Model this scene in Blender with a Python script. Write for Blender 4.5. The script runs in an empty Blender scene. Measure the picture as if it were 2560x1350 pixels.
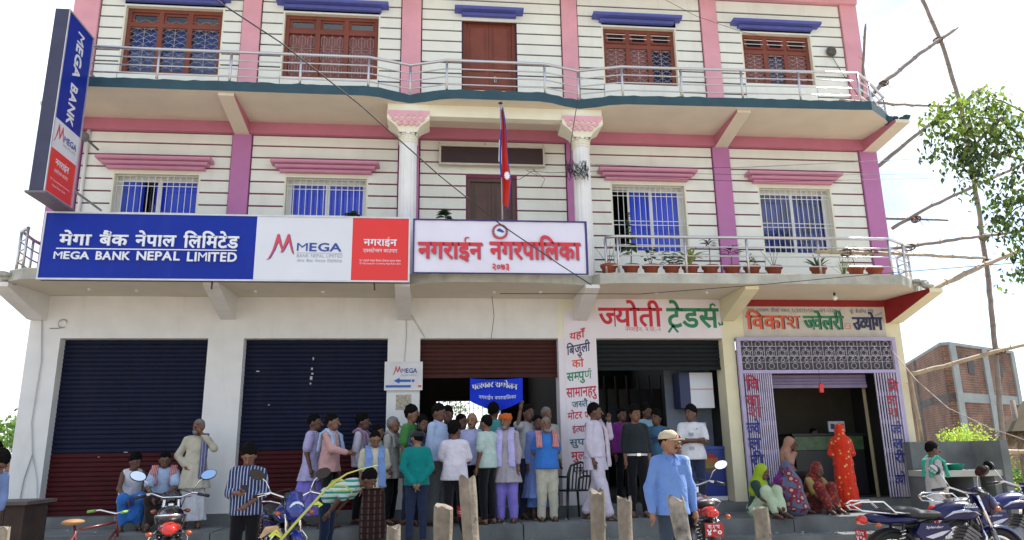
import bpy, math, random
import numpy as np
from math import sin, cos, pi, radians, sqrt
from mathutils import Vector, Matrix, Euler

sc = bpy.context.scene
COL = sc.collection
# ------------------------------------------------------------------ camera
EYE = 1.6
F_PX = 1850.0
_y = np.array([-195.0, 460.0, F_PX]); _y /= np.linalg.norm(_y)
_x = np.array([18200.0, 171.0, F_PX]); _x -= _x.dot(_y) * _y; _x /= np.linalg.norm(_x)
_z = np.cross(_x, _y)
cam_d = bpy.data.cameras.new('camera'); cam = bpy.data.objects.new('camera', cam_d); COL.objects.link(cam)
cam_d.sensor_width = 36.0; cam_d.lens = F_PX / 2560.0 * 36.0
cam_d.clip_start = 0.05; cam_d.clip_end = 3000.0
Rm = Matrix(((_x[0], -_x[1], -_x[2]), (_y[0], -_y[1], -_y[2]), (_z[0], -_z[1], -_z[2])))
cam.matrix_world = Matrix.Translation((0, 0, EYE)) @ Rm.to_4x4()
sc.camera = cam
# ------------------------------------------------------------------ light
SUN_DIR = Vector((0.56, 0.25, 0.79)).normalized()
elev = math.asin(SUN_DIR.z); azim = math.atan2(SUN_DIR.x, SUN_DIR.y)
w = bpy.data.worlds.new('World'); sc.world = w; w.use_nodes = True
nt = w.node_tree; nt.nodes.clear()
out = nt.nodes.new('ShaderNodeOutputWorld')
sky = nt.nodes.new('ShaderNodeTexSky'); sky.sky_type = 'NISHITA'; sky.sun_disc = False
sky.sun_elevation = elev; sky.sun_rotation = azim
sky.air_density = 1.0; sky.dust_density = 0.4
bg = nt.nodes.new('ShaderNodeBackground'); bg.inputs[1].default_value = 0.12
nt.links.new(sky.outputs[0], bg.inputs[0])
cl = nt.nodes.new('ShaderNodeBackground'); cl.inputs[0].default_value = (0.90, 0.95, 1.0, 1); cl.inputs[1].default_value = 0.80
tc = nt.nodes.new('ShaderNodeTexCoord'); mp = nt.nodes.new('ShaderNodeMapping')
mp.inputs['Scale'].default_value = (1.0, 1.0, 2.2); mp.inputs['Location'].default_value = (0.4, 1.2, 0.3)
nz = nt.nodes.new('ShaderNodeTexNoise'); nz.inputs['Scale'].default_value = 2.2; nz.inputs['Detail'].default_value = 7
nz.inputs['Roughness'].default_value = 0.55
rp = nt.nodes.new('ShaderNodeValToRGB'); rp.color_ramp.elements[0].position = 0.38; rp.color_ramp.elements[1].position = 0.62
rp.color_ramp.elements[0].color = (0.0, 0.0, 0.0, 1)
mx = nt.nodes.new('ShaderNodeMixShader')
nt.links.new(tc.outputs['Generated'], mp.inputs[0]); nt.links.new(mp.outputs[0], nz.inputs['Vector'])
nt.links.new(nz.outputs['Fac'], rp.inputs[0]); nt.links.new(rp.outputs[0], mx.inputs[0])
nt.links.new(bg.outputs[0], mx.inputs[1]); nt.links.new(cl.outputs[0], mx.inputs[2]); nt.links.new(mx.outputs[0], out.inputs[0])
sd = bpy.data.lights.new('sun', 'SUN'); sd.energy = 4.2; sd.angle = radians(0.6); sd.color = (1.0, 0.95, 0.87)
so = bpy.data.objects.new('sun', sd); COL.objects.link(so)
so.rotation_euler = SUN_DIR.to_track_quat('Z', 'Y').to_euler(); so.location = (6, 4, 25)
sc.view_settings.view_transform = 'Standard'; sc.view_settings.look = 'None'
sc.view_settings.exposure = 1.05; sc.view_settings.gamma = 1.0
try: sc.view_settings.use_curve_mapping = False
except Exception: pass

rnd = random.Random(7)
def ray(px, py):
    d = np.array([px - 1280.0, py - 675.0, F_PX]); return np.array([d @ _x, d @ _y, d @ _z])
def at(px, py, Y):          # the place seen there, Y metres away
    r = ray(px, py); s = Y / r[1]; return Vector((r[0] * s, Y, r[2] * s + EYE))

# ------------------------------------------------------------------ materials
MATS = {}
def mat(name, col, rough=0.7, metal=0.0, var=0.12, scale=6.0, bump=0.0, bscale=None, spec=0.5, stain=0.0, stain_col=(0.25, 0.22, 0.18), coat=0.0, alpha=None):
    if name in MATS: return MATS[name]
    m = bpy.data.materials.new(name); m.use_nodes = True; n = m.node_tree; b = n.nodes['Principled BSDF']
    b.inputs['Roughness'].default_value = rough; b.inputs['Metallic'].default_value = metal
    b.inputs['Specular IOR Level'].default_value = spec; b.inputs['Coat Weight'].default_value = coat
    if alpha is not None: b.inputs['Alpha'].default_value = alpha
    t = n.nodes.new('ShaderNodeTexCoord'); z = n.nodes.new('ShaderNodeTexNoise')
    z.inputs['Scale'].default_value = scale; z.inputs['Detail'].default_value = 6; n.links.new(t.outputs['Object'], z.inputs['Vector'])
    r = n.nodes.new('ShaderNodeValToRGB'); r.color_ramp.elements[0].position = 0.3; r.color_ramp.elements[1].position = 0.7
    d = 1 - var; r.color_ramp.elements[0].color = (col[0] * d, col[1] * d, col[2] * d, 1)
    u = 1 + var * 0.6; r.color_ramp.elements[1].color = (min(1, col[0] * u), min(1, col[1] * u), min(1, col[2] * u), 1)
    n.links.new(z.outputs['Fac'], r.inputs[0]); last = r.outputs[0]
    if stain > 0:
        mp = n.nodes.new('ShaderNodeMapping'); mp.inputs['Scale'].default_value = (1.6, 1.6, 0.35)
        z2 = n.nodes.new('ShaderNodeTexNoise'); z2.inputs['Scale'].default_value = 1.7; z2.inputs['Detail'].default_value = 9; z2.inputs['Roughness'].default_value = 0.7
        r2 = n.nodes.new('ShaderNodeValToRGB'); r2.color_ramp.elements[0].position = 0.52; r2.color_ramp.elements[1].position = 0.78
        r2.color_ramp.elements[0].color = (0, 0, 0, 1); r2.color_ramp.elements[1].color = (stain, stain, stain, 1)
        mix = n.nodes.new('ShaderNodeMixRGB'); mix.inputs[2].default_value = (*stain_col, 1)
        n.links.new(t.outputs['Object'], mp.inputs[0]); n.links.new(mp.outputs[0], z2.inputs['Vector']); n.links.new(z2.outputs['Fac'], r2.inputs[0])
        n.links.new(r2.outputs[0], mix.inputs[0]); n.links.new(last, mix.inputs[1]); last = mix.outputs[0]
    n.links.new(last, b.inputs['Base Color'])
    if bump > 0:
        zb = n.nodes.new('ShaderNodeTexNoise'); zb.inputs['Scale'].default_value = bscale or scale * 5; zb.inputs['Detail'].default_value = 5
        bp = n.nodes.new('ShaderNodeBump'); bp.inputs['Strength'].default_value = bump; bp.inputs['Distance'].default_value = 0.01
        n.links.new(t.outputs['Object'], zb.inputs['Vector']); n.links.new(zb.outputs['Fac'], bp.inputs['Height']); n.links.new(bp.outputs[0], b.inputs['Normal'])
    MATS[name] = m; return m

def cloth(name, cols, kind='plain', scale=30.0, rough=0.9, width=0.35, axis='X', bump=0.8):
    """woven cloth: plain, stripes along one axis, checks, printed dots"""
    if name in MATS: return MATS[name]
    m = bpy.data.materials.new(name); m.use_nodes = True; n = m.node_tree; b = n.nodes['Principled BSDF']
    b.inputs['Roughness'].default_value = rough; b.inputs['Specular IOR Level'].default_value = 0.2
    b.inputs['Sheen Weight'].default_value = 0.15
    t = n.nodes.new('ShaderNodeTexCoord'); sp = n.nodes.new('ShaderNodeSeparateXYZ'); n.links.new(t.outputs['Object'], sp.inputs[0])
    def band(ax, sc_, wd):
        mu = n.nodes.new('ShaderNodeMath'); mu.operation = 'MULTIPLY'; mu.inputs[1].default_value = sc_
        fr = n.nodes.new('ShaderNodeMath'); fr.operation = 'FRACT'; lt = n.nodes.new('ShaderNodeMath'); lt.operation = 'LESS_THAN'; lt.inputs[1].default_value = wd
        n.links.new(sp.outputs[ax], mu.inputs[0]); n.links.new(mu.outputs[0], fr.inputs[0]); n.links.new(fr.outputs[0], lt.inputs[0]); return lt.outputs[0]
    def mixc(f, c1, c2):
        x = n.nodes.new('ShaderNodeMixRGB'); n.links.new(f, x.inputs[0])
        for i, c in ((1, c1), (2, c2)):
            if isinstance(c, tuple): x.inputs[i].default_value = (*c, 1)
            else: n.links.new(c, x.inputs[i])
        return x.outputs[0]
    if kind == 'plain':
        last = None
        rgb = n.nodes.new('ShaderNodeRGB'); rgb.outputs[0].default_value = (*cols[0], 1); last = rgb.outputs[0]
    elif kind == 'stripe': last = mixc(band(axis, scale, width), cols[0], cols[1])
    elif kind == 'check':
        l1 = mixc(band('X', scale, width), cols[0], cols[1]); last = mixc(band('Z', scale, width), l1, cols[-1])
    else:
        v = n.nodes.new('ShaderNodeTexVoronoi'); v.inputs['Scale'].default_value = scale; n.links.new(t.outputs['Object'], v.inputs['Vector'])
        lt = n.nodes.new('ShaderNodeMath'); lt.operation = 'LESS_THAN'; lt.inputs[1].default_value = width; n.links.new(v.outputs['Distance'], lt.inputs[0])
        last = mixc(lt.outputs[0], cols[0], cols[1])
        if len(cols) > 2:
            lt2 = n.nodes.new('ShaderNodeMath'); lt2.operation = 'LESS_THAN'; lt2.inputs[1].default_value = width * 0.55; n.links.new(v.outputs['Distance'], lt2.inputs[0])
            last = mixc(lt2.outputs[0], last, cols[2])
    z = n.nodes.new('ShaderNodeTexNoise'); z.inputs['Scale'].default_value = 5; z.inputs['Detail'].default_value = 5; n.links.new(t.outputs['Object'], z.inputs['Vector'])
    mr = n.nodes.new('ShaderNodeMapRange'); mr.inputs[1].default_value = 0.25; mr.inputs[2].default_value = 0.75; mr.inputs[3].default_value = 0.82; mr.inputs[4].default_value = 1.08
    n.links.new(z.outputs['Fac'], mr.inputs[0])
    mul = n.nodes.new('ShaderNodeVectorMath'); mul.operation = 'SCALE'; n.links.new(last, mul.inputs[0]); n.links.new(mr.outputs[0], mul.inputs['Scale'])
    n.links.new(mul.outputs[0], b.inputs['Base Color'])
    z2 = n.nodes.new('ShaderNodeTexNoise'); z2.inputs['Scale'].default_value = 7; z2.inputs['Detail'].default_value = 4; z2.inputs['Distortion'].default_value = 1.6
    bp = n.nodes.new('ShaderNodeBump'); bp.inputs['Strength'].default_value = bump; bp.inputs['Distance'].default_value = 0.03
    n.links.new(t.outputs['Object'], z2.inputs['Vector']); n.links.new(z2.outputs['Fac'], bp.inputs['Height']); n.links.new(bp.outputs[0], b.inputs['Normal'])
    MATS[name] = m; return m

def leafify(m, col, f=0.45):
    n = m.node_tree; b = n.nodes['Principled BSDF']; o = n.nodes['Material Output']; t = n.nodes.new('ShaderNodeBsdfTranslucent'); t.inputs[0].default_value = (*col, 1)
    x = n.nodes.new('ShaderNodeMixShader'); x.inputs[0].default_value = f; n.links.new(b.outputs[0], x.inputs[1]); n.links.new(t.outputs[0], x.inputs[2]); n.links.new(x.outputs[0], o.inputs[0]); return m
def glass_mat(name, tint=(0.6, 0.75, 0.9), refl=0.12):
    if name in MATS: return MATS[name]
    m = bpy.data.materials.new(name); m.use_nodes = True; n = m.node_tree; n.nodes.clear()
    o = n.nodes.new('ShaderNodeOutputMaterial'); tr = n.nodes.new('ShaderNodeBsdfTransparent'); tr.inputs[0].default_value = (*tint, 1)
    g = n.nodes.new('ShaderNodeBsdfGlossy'); g.inputs['Roughness'].default_value = 0.03
    fr = n.nodes.new('ShaderNodeFresnel'); fr.inputs[0].default_value = 1.5
    ad = n.nodes.new('ShaderNodeMath'); ad.operation = 'ADD'; ad.inputs[1].default_value = refl; ad.use_clamp = True
    x = n.nodes.new('ShaderNodeMixShader'); n.links.new(fr.outputs[0], ad.inputs[0]); n.links.new(ad.outputs[0], x.inputs[0])
    n.links.new(tr.outputs[0], x.inputs[1]); n.links.new(g.outputs[0], x.inputs[2]); n.links.new(x.outputs[0], o.inputs[0])
    MATS[name] = m; return m

def brick_mat():
    m = bpy.data.materials.new('brickwork'); m.use_nodes = True; n = m.node_tree; b = n.nodes['Principled BSDF']; b.inputs['Roughness'].default_value = 0.9
    t = n.nodes.new('ShaderNodeTexCoord'); br = n.nodes.new('ShaderNodeTexBrick')
    br.inputs['Color1'].default_value = (0.20, 0.085, 0.052, 1); br.inputs['Color2'].default_value = (0.13, 0.06, 0.045, 1); br.inputs['Mortar'].default_value = (0.2, 0.16, 0.13, 1)
    br.inputs['Scale'].default_value = 1.0; br.inputs['Mortar Size'].default_value = 0.012; br.inputs['Brick Width'].default_value = 0.24; br.inputs['Row Height'].default_value = 0.085
    cb = n.nodes.new('ShaderNodeCombineXYZ'); sp = n.nodes.new('ShaderNodeSeparateXYZ'); ad = n.nodes.new('ShaderNodeMath'); ad.operation = 'ADD'
    n.links.new(t.outputs['Object'], sp.inputs[0]); n.links.new(sp.outputs[0], ad.inputs[0]); n.links.new(sp.outputs[1], ad.inputs[1])
    n.links.new(ad.outputs[0], cb.inputs[0]); n.links.new(sp.outputs[2], cb.inputs[1]); n.links.new(cb.outputs[0], br.inputs[0])
    z = n.nodes.new('ShaderNodeTexNoise'); z.inputs['Scale'].default_value = 1.3; z.inputs['Detail'].default_value = 8; n.links.new(t.outputs['Object'], z.inputs['Vector'])
    mr = n.nodes.new('ShaderNodeMapRange'); mr.inputs[1].default_value = .3; mr.inputs[2].default_value = .7; mr.inputs[3].default_value = 0.6; mr.inputs[4].default_value = 1.25
    n.links.new(z.outputs['Fac'], mr.inputs[0]); v = n.nodes.new('ShaderNodeVectorMath'); v.operation = 'SCALE'
    n.links.new(br.outputs[0], v.inputs[0]); n.links.new(mr.outputs[0], v.inputs['Scale']); n.links.new(v.outputs[0], b.inputs['Base Color'])
    bp = n.nodes.new('ShaderNodeBump'); bp.inputs['Strength'].default_value = 0.6; bp.inputs['Distance'].default_value = 0.02; bp.invert = True
    n.links.new(br.outputs['Fac'], bp.inputs['Height']); n.links.new(bp.outputs[0], b.inputs['Normal']); MATS['brickwork'] = m; return m

# ------------------------------------------------------------------ objects
def tag(o, label=None, cat=None, group=None, kind=None):
    if label: o['label'] = label
    if cat: o['category'] = cat
    if group: o['group'] = group
    if kind: o['kind'] = kind
    return o
def empty(name, loc, label, cat, group=None, rz=0.0):
    o = bpy.data.objects.new(name, None); COL.objects.link(o); o.location = loc; o.rotation_euler = (0, 0, rz)
    o.empty_display_size = 0.2
    return tag(o, label, cat, group)
ORG = {}
class MB:
    def __init__(s): s.v = []; s.f = []; s.mi = []; s.cur = 0; s.sm = []; s.smooth = False
    def add(s, vs, fs):
        b = len(s.v); s.v += [tuple(p) for p in vs]; s.f += [tuple(b + i for i in f) for f in fs]
        s.mi += [s.cur] * len(fs); s.sm += [s.smooth] * len(fs); return s
    def box(s, x0, x1, y0, y1, z0, z1, M=None):
        p = [(x, y, z) for z in (z0, z1) for y in (y0, y1) for x in (x0, x1)]
        if M is not None: p = [tuple(M @ Vector(q)) for q in p]
        return s.add(p, [(0, 2, 3, 1), (4, 5, 7, 6), (0, 1, 5, 4), (2, 6, 7, 3), (0, 4, 6, 2), (1, 3, 7, 5)])
    def prism(s, poly, a, b, axis='Z'):
        n = len(poly)
        def q(u, v, w): return {'Z': (u, v, w), 'Y': (u, w, v), 'X': (w, u, v)}[axis]
        vs = [q(u, v, a) for u, v in poly] + [q(u, v, b) for u, v in poly]
        fs = [tuple(range(n))[::-1], tuple(range(n, 2 * n))] + [(i, (i + 1) % n, n + (i + 1) % n, n + i) for i in range(n)]
        return s.add(vs, fs)
    def tube(s, pts, r, n=8, cap=True):
        pts = [Vector(p) for p in pts]; k = len(pts)
        rs = r if isinstance(r, (list, tuple)) else [r] * k
        vs = []; up = None
        for i, p in enumerate(pts):
            d = (pts[min(i + 1, k - 1)] - pts[max(i - 1, 0)])
            d = d.normalized() if d.length > 1e-9 else Vector((0, 0, 1))
            if up is None:
                a = Vector((0, 0, 1)) if abs(d.z) < 0.9 else Vector((1, 0, 0)); u = d.cross(a).normalized()
            else:
                u = (up - d * up.dot(d)); u = u.normalized() if u.length > 1e-6 else d.orthogonal().normalized()
            up = u; v2 = d.cross(u)
            for j in range(n):
                a = 2 * pi * j / n; vs.append(p + (u * cos(a) + v2 * sin(a)) * rs[i])
        fs = [(i * n + j, i * n + (j + 1) % n, (i + 1) * n + (j + 1) % n, (i + 1) * n + j) for i in range(k - 1) for j in range(n)]
        sv = s.smooth; s.smooth = n > 5
        s.add(vs, fs)
        s.smooth = False
        if cap:
            b = len(s.v) - len(vs); s.f += [tuple(b + j for j in range(n))[::-1], tuple(b + (k - 1) * n + j for j in range(n))]; s.mi += [s.cur] * 2; s.sm += [False] * 2
        s.smooth = sv; return s
    def lathe(s, prof, c=(0, 0, 0), n=16, M=None):
        c = Vector(c); vs = []
        for r, z in prof:
            for j in range(n):
                a = 2 * pi * j / n; q = Vector((r * cos(a), r * sin(a), z)); vs.append((M @ q if M is not None else q) + c)
        k = len(prof); fs = [(i * n + j, i * n + (j + 1) % n, (i + 1) * n + (j + 1) % n, (i + 1) * n + j) for i in range(k - 1) for j in range(n)]
        sv = s.smooth; s.smooth = True; s.add(vs, fs); s.smooth = sv; return s
    def sphere(s, c, r, n=10, m=7):
        r = r if isinstance(r, (tuple, list)) else (r, r, r)
        vs = [(c[0] + r[0] * sin(pi * i / m) * cos(2 * pi * j / n), c[1] + r[1] * sin(pi * i / m) * sin(2 * pi * j / n), c[2] + r[2] * cos(pi * i / m)) for i in range(m + 1) for j in range(n)]
        fs = [(i * n + j, (i + 1) * n + j, (i + 1) * n + (j + 1) % n, i * n + (j + 1) % n) for i in range(m) for j in range(n)]
        sv = s.smooth; s.smooth = True; s.add(vs, fs); s.smooth = sv; return s
    def mesh(s, name, mats, off=(0, 0, 0)):
        me = bpy.data.meshes.new(name)
        ox, oy, oz = off
        me.from_pydata([(p[0] - ox, p[1] - oy, p[2] - oz) for p in s.v], [], s.f)
        for m in (mats if isinstance(mats, (list, tuple)) else [mats]): me.materials.append(m)
        if any(s.mi): me.polygons.foreach_set('material_index', s.mi)
        me.polygons.foreach_set('use_smooth', s.sm); me.update(); return me
    def build(s, name, mats, parent=None, loc=None):
        """loc given: world coordinates, object origin there. Children of a thing at location L: world coords minus L"""
        off = tuple(parent.location) if parent is not None and parent.parent is None and s_world(parent) else (0, 0, 0)
        if loc is not None: off = loc
        me = s.mesh(name, mats, off)
        o = bpy.data.objects.new(name, me); COL.objects.link(o)
        if parent is not None: o.parent = parent
        if loc is not None: o.location = loc
        return o
def s_world(p): return p.get('_w', 0) == 1
def worldthing(name, loc, label, cat, group=None):
    o = empty(name, loc, label, cat, group); o['_w'] = 1; return o
def sub(parent, name, mb, m):            # sub-part: grand-child given in world coordinates
    root = parent.parent if parent.parent else parent
    L = tuple(root.location) if s_world(root) else (0, 0, 0)
    o = bpy.data.objects.new(name, mb.mesh(name, m, L)); COL.objects.link(o); o.parent = parent; return o

# ------------------------------------------------------------------ lettering
ALL = sorted(set('मेगा बैंक नेपाल लिमिटेड MEGA BANK NEPAL LIMITED नगराईन एक्सटेन्सन काउन्टर २०७३ ज्योती ट्रेडर्स न.पा.-यहाँ बिजुली को सम्पुर्ण सामानहरु जस्तै :- मोटर पम्प ईत्यादि सुपर मुल्य विकाश ज्वेलरी उद्योग उदय नारायण जीको पसल ९८४४११०१३६,०४१-५२३७५१ प्रो बैजन्ति देवि पत्रकार सम्मेलन ४१० HERO HONDA Splendor अञचटणथधभषृशझफघछ ना.२१प ९५६७३७ "वर्ग"राष्ट्रबाटइजाजतप्राप्तसंस्था "D" Class Institution Licensed by Rastra Bank'))
GL = {}
def glyphs(off):
    objs = []
    for ch in ALL:
        c = bpy.data.curves.new('glyph', 'FONT'); c.body = ch; c.offset = off; c.resolution_u = 3
        o = bpy.data.objects.new('glyph', c); COL.objects.link(o); objs.append((ch, o, c))
    dg = bpy.context.evaluated_depsgraph_get()
    for ch, o, c in objs:
        e = o.evaluated_get(dg); me = e.to_mesh()
        GL[(ch, off)] = ([(v.co.x, v.co.y) for v in me.vertices], [tuple(p.vertices) for p in me.polygons])
        e.to_mesh_clear()
    for ch, o, c in objs: bpy.data.objects.remove(o); bpy.data.curves.remove(c)
for _o in (0.0, 0.022): glyphs(_o)
REGULAR = set('ािेैोौींँुूृ्')
def clip(vs, fs, xc):       # half letter: keep what lies left of the stem
    nv = []; nf = []
    for f in fs:
        P = [vs[i] for i in f]; Q = []
        for i in range(len(P)):
            a, b = P[i - 1], P[i]
            ia, ib = a[0] <= xc, b[0] <= xc
            if ia != ib:
                t = (xc - a[0]) / (b[0] - a[0]); Q.append((xc, a[1] + t * (b[1] - a[1])))
            if ib: Q.append(b)
        if len(Q) >= 3:
            k = len(nv); nv += Q; nf.append(tuple(range(k, k + len(Q))))
    return nv, nf
def compose(s, off):
    """~ after a letter: half form. ^ after: reph hook above. = after: ra stroke below. ि is written before its letter"""
    vs = []; fs = []; pen = 0.0; i = 0; chars = list(s)
    last_x = 0.0
    while i < len(chars):
        ch = chars[i]
        if ch == ' ': pen += 0.33; i += 1; continue
        if ch == '^':
            x = pen - 0.30; P = [(x, .60), (x + .02, .78), (x + .14, .82), (x + .24, .74), (x + .2, .70), (x + .13, .75), (x + .08, .73), (x + .07, .6)]
            k = len(vs); vs += P; fs.append(tuple(range(k, k + 8))); i += 1; continue
        if ch == '=':
            x = pen - 0.34
            for sgn in (-1, 1):
                P = [(x, .10), (x + sgn * .2, -.16), (x + sgn * .13, -.19), (x - sgn * .03, .02)]
                k = len(vs); vs += P; fs.append(tuple(range(k, k + 4)))
            i += 1; continue
        g = GL.get((ch, 0.0 if ch in 'शणM' else off))
        if g is None: i += 1; continue
        gv, gf = g
        if not gv: i += 1; continue
        mxx = max(p[0] for p in gv); wd = mxx - off
        if ch in 'ेैुूृंँ्': adv = 0.0
        elif ch == 'ी': adv = 0.26
        elif ch == 'ि': adv = 0.26
        elif ch in 'ाोौ': adv = 0.27
        elif ch.isascii() or ch in '०१२३४५६७८९': adv = wd + 0.07
        else: adv = wd
        half = i + 1 < len(chars) and chars[i + 1] == '~'
        if half:
            gv, gf = clip(gv, gf, wd - 0.16); adv = wd - 0.17; i += 1
        k = len(vs); vs += [(p[0] + pen, p[1]) for p in gv]; fs += [tuple(k + q for q in f) for f in gf]
        pen += adv; i += 1
    return vs, fs
def lettering(parent, s, p0, u, v, width, height, m, bold=True, name='lettering', depth=0.004, line=None, slant=0.0, base=None, mb=None, nrm=None):
    """p0 = lower left of the headline-to-baseline box, u / v unit vectors, width in metres, height from baseline to headline"""
    off = 0.022 if bold else 0.0
    vs, fs = compose(s, off)
    if not vs: return None
    x0 = min(p[0] for p in vs); x1 = max(p[0] for p in vs)
    dev = any(ord(c) > 0x900 for c in s)
    sx = width / (x1 - x0); sy = height / (0.62 if dev else 0.69)
    p0 = Vector(p0); u = Vector(u); v = Vector(v); n = u.cross(v)
    own = mb is None
    if own: mb = MB()
    pts = [p0 + u * ((p[0] - x0) * sx + slant * p[1] * sy) + v * (p[1] * sy) + n * depth for p in vs]
    bk = [p - n * (depth - 0.0015) for p in pts]
    mb.add(pts, fs)
    k = len(pts); edge = {}
    for f in fs:
        for i in range(len(f)):
            a, b = f[i - 1], f[i]; edge[(a, b)] = edge.get((a, b), 0) + 1
    side = [(a, b) for (a, b) in edge if (b, a) not in edge]
    if depth > 0.006:
        vv = []; ff = []
        for a, b in side:
            j = len(vv); vv += [pts[a], pts[b], bk[b], bk[a]]; ff.append((j + 1, j, j + 3, j + 2))
        mb.add(vv, ff)
    if own:
        if parent.parent is not None: return sub(parent, name, mb, m)
        return mb.build(name, m, parent)
UX = Vector((1, 0, 0)); UZ = Vector((0, 0, 1))

# ------------------------------------------------------------------ palette
white_plaster = mat('white_plaster', (0.72, 0.71, 0.70), 0.85, var=0.06, scale=3, bump=0.15, bscale=60, stain=0.38, stain_col=(0.50, 0.46, 0.38))
cream_plaster = mat('cream_plaster', (0.76, 0.74, 0.60), 0.85, var=0.05, scale=4, bump=0.12, bscale=70, stain=0.10, stain_col=(0.5, 0.46, 0.36))
band_paint = mat('band_paint', (0.77, 0.79, 0.73), 0.8, var=0.06, scale=2.2, bump=0.15, bscale=50, stain=0.45, stain_col=(0.55, 0.52, 0.44))
groove_maroon = mat('groove_maroon', (0.20, 0.03, 0.09), 0.8)
groove_navy = mat('groove_navy', (0.035, 0.02, 0.05), 0.8)
pink_paint = mat('pink_paint', (0.70, 0.34, 0.41), 0.8, var=0.12, scale=2, bump=0.1, bscale=60, stain=0.35, stain_col=(0.6, 0.4, 0.38))
mauve_paint = mat('mauve_paint', (0.46, 0.17, 0.38), 0.7, var=0.06, scale=4, bump=0.1, bscale=60)
rose_paint = mat('rose_paint', (0.50, 0.17, 0.25), 0.7, var=0.06, scale=4, bump=0.1, bscale=60)
hood_mauve = mat('hood_mauve', (0.60, 0.27, 0.40), 0.7, var=0.06, scale=5, bump=0.1, bscale=60)
hood_blue = mat('hood_blue', (0.09, 0.11, 0.40), 0.7, var=0.10, scale=6, bump=0.1, bscale=60)
teal_paint = mat('teal_paint', (0.02, 0.065, 0.09), 0.7, var=0.15, scale=5, bump=0.1)
soffit_paint = mat('soffit_paint', (0.68, 0.62, 0.51), 0.85, var=0.06, scale=2, bump=0.1, stain=0.15, stain_col=(0.5, 0.42, 0.3))
concrete = mat('concrete', (0.16, 0.17, 0.17), 0.9, var=0.35, scale=2.2, bump=0.6, bscale=22, stain=0.6, stain_col=(0.16, 0.15, 0.13))
old_concrete = mat('old_concrete', (0.42, 0.42, 0.37), 0.9, var=0.2, scale=5, bump=0.5, bscale=25, stain=0.4, stain_col=(0.14, 0.13, 0.11))
wood_door = mat('wood_door', (0.20, 0.050, 0.030), 0.65, var=0.2, scale=3, bump=0.15)
wood_dark = mat('wood_dark', (0.10, 0.055, 0.045), 0.6, var=0.2, scale=3, bump=0.15)
steel = mat('steel', (0.55, 0.54, 0.56), 0.28, metal=0.9, var=0.05)
steel_dull = mat('steel_dull', (0.40, 0.38, 0.38), 0.4, metal=0.8, var=0.1)
white_metal = mat('white_metal', (0.72, 0.73, 0.74), 0.4, var=0.04)
chrome = mat('chrome', (0.75, 0.75, 0.77), 0.12, metal=1.0, var=0.02)
black_plastic = mat('black_plastic', (0.015, 0.015, 0.017), 0.4, var=0.1)
rubber = mat('rubber', (0.018, 0.017, 0.016), 0.85, var=0.2, bump=0.2)
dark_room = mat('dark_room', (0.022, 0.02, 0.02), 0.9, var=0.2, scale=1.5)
blue_curtain = mat('blue_curtain', (0.008, 0.08, 0.85), 0.7, var=0.15, scale=2)
window_glass = glass_mat('window_glass', (0.80, 0.86, 1.0), 0.0)
clear_dark = glass_mat('dark_glass', (0.25, 0.28, 0.30), 0.06)
sign_blue = mat('sign_blue', (0.006, 0.026, 0.30), 0.5, spec=0.2, var=0.10, scale=1.2, stain=0.12, stain_col=(0.08, 0.12, 0.4))
sign_white = mat('sign_white', (0.66, 0.68, 0.74), 0.35, var=0.04, scale=1.5)
sign_red = mat('sign_red', (0.70, 0.025, 0.02), 0.35, var=0.06, scale=1.5)
letter_white = mat('letter_white', (0.72, 0.75, 0.82), 0.4, var=0.02)
letter_red = mat('letter_red', (0.62, 0.02, 0.04), 0.5, var=0.05)
letter_blue = mat('letter_blue', (0.03, 0.06, 0.30), 0.5, var=0.05)
letter_grey = mat('letter_grey', (0.32, 0.34, 0.42), 0.5, var=0.05)
black_paint = mat('black_paint', (0.02, 0.02, 0.03), 0.6, var=0.1)
paint_crimson = mat('paint_crimson', (0.55, 0.02, 0.05), 0.6, var=0.12, scale=9)
paint_green = mat('paint_green', (0.02, 0.22, 0.10), 0.6, var=0.12, scale=9)
paint_navy = mat('paint_navy', (0.03, 0.04, 0.13), 0.6, var=0.12, scale=9)
paint_orange = mat('paint_orange', (0.65, 0.10, 0.04), 0.6, var=0.12, scale=9)
lilac = mat('lilac', (0.42, 0.36, 0.55), 0.6, var=0.10, scale=6, bump=0.1)
yellow_wall = mat('yellow_wall', (0.74, 0.68, 0.47), 0.85, var=0.05, scale=4, bump=0.12, bscale=70, stain=0.12, stain_col=(0.45, 0.4, 0.26))
lilac_white = mat('lilac_white', (0.74, 0.69, 0.74), 0.8, var=0.04, scale=4, bump=0.1, bscale=70)
terracotta = mat('terracotta', (0.30, 0.07, 0.035), 0.85, var=0.2, scale=9, bump=0.2)
bamboo_m = mat('bamboo', (0.36, 0.28, 0.18), 0.6, var=0.25, scale=8, bump=0.2)
bamboo_grey = mat('bamboo_grey', (0.22, 0.18, 0.155), 0.65, var=0.25, scale=8, bump=0.2)
wood_grey = mat('wood_grey', (0.19, 0.16, 0.125), 0.8, var=0.45, scale=10, bump=0.5, stain=0.6, stain_col=(0.08, 0.07, 0.06))
leaf_g = mat('leaf_green', (0.07, 0.15, 0.03), 0.5, var=0.35, scale=3)
leaf_d = mat('leaf_dark', (0.025, 0.07, 0.022), 0.5, var=0.3, scale=4)
wire_m = mat('wire', (0.02, 0.02, 0.022), 0.5)
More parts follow.
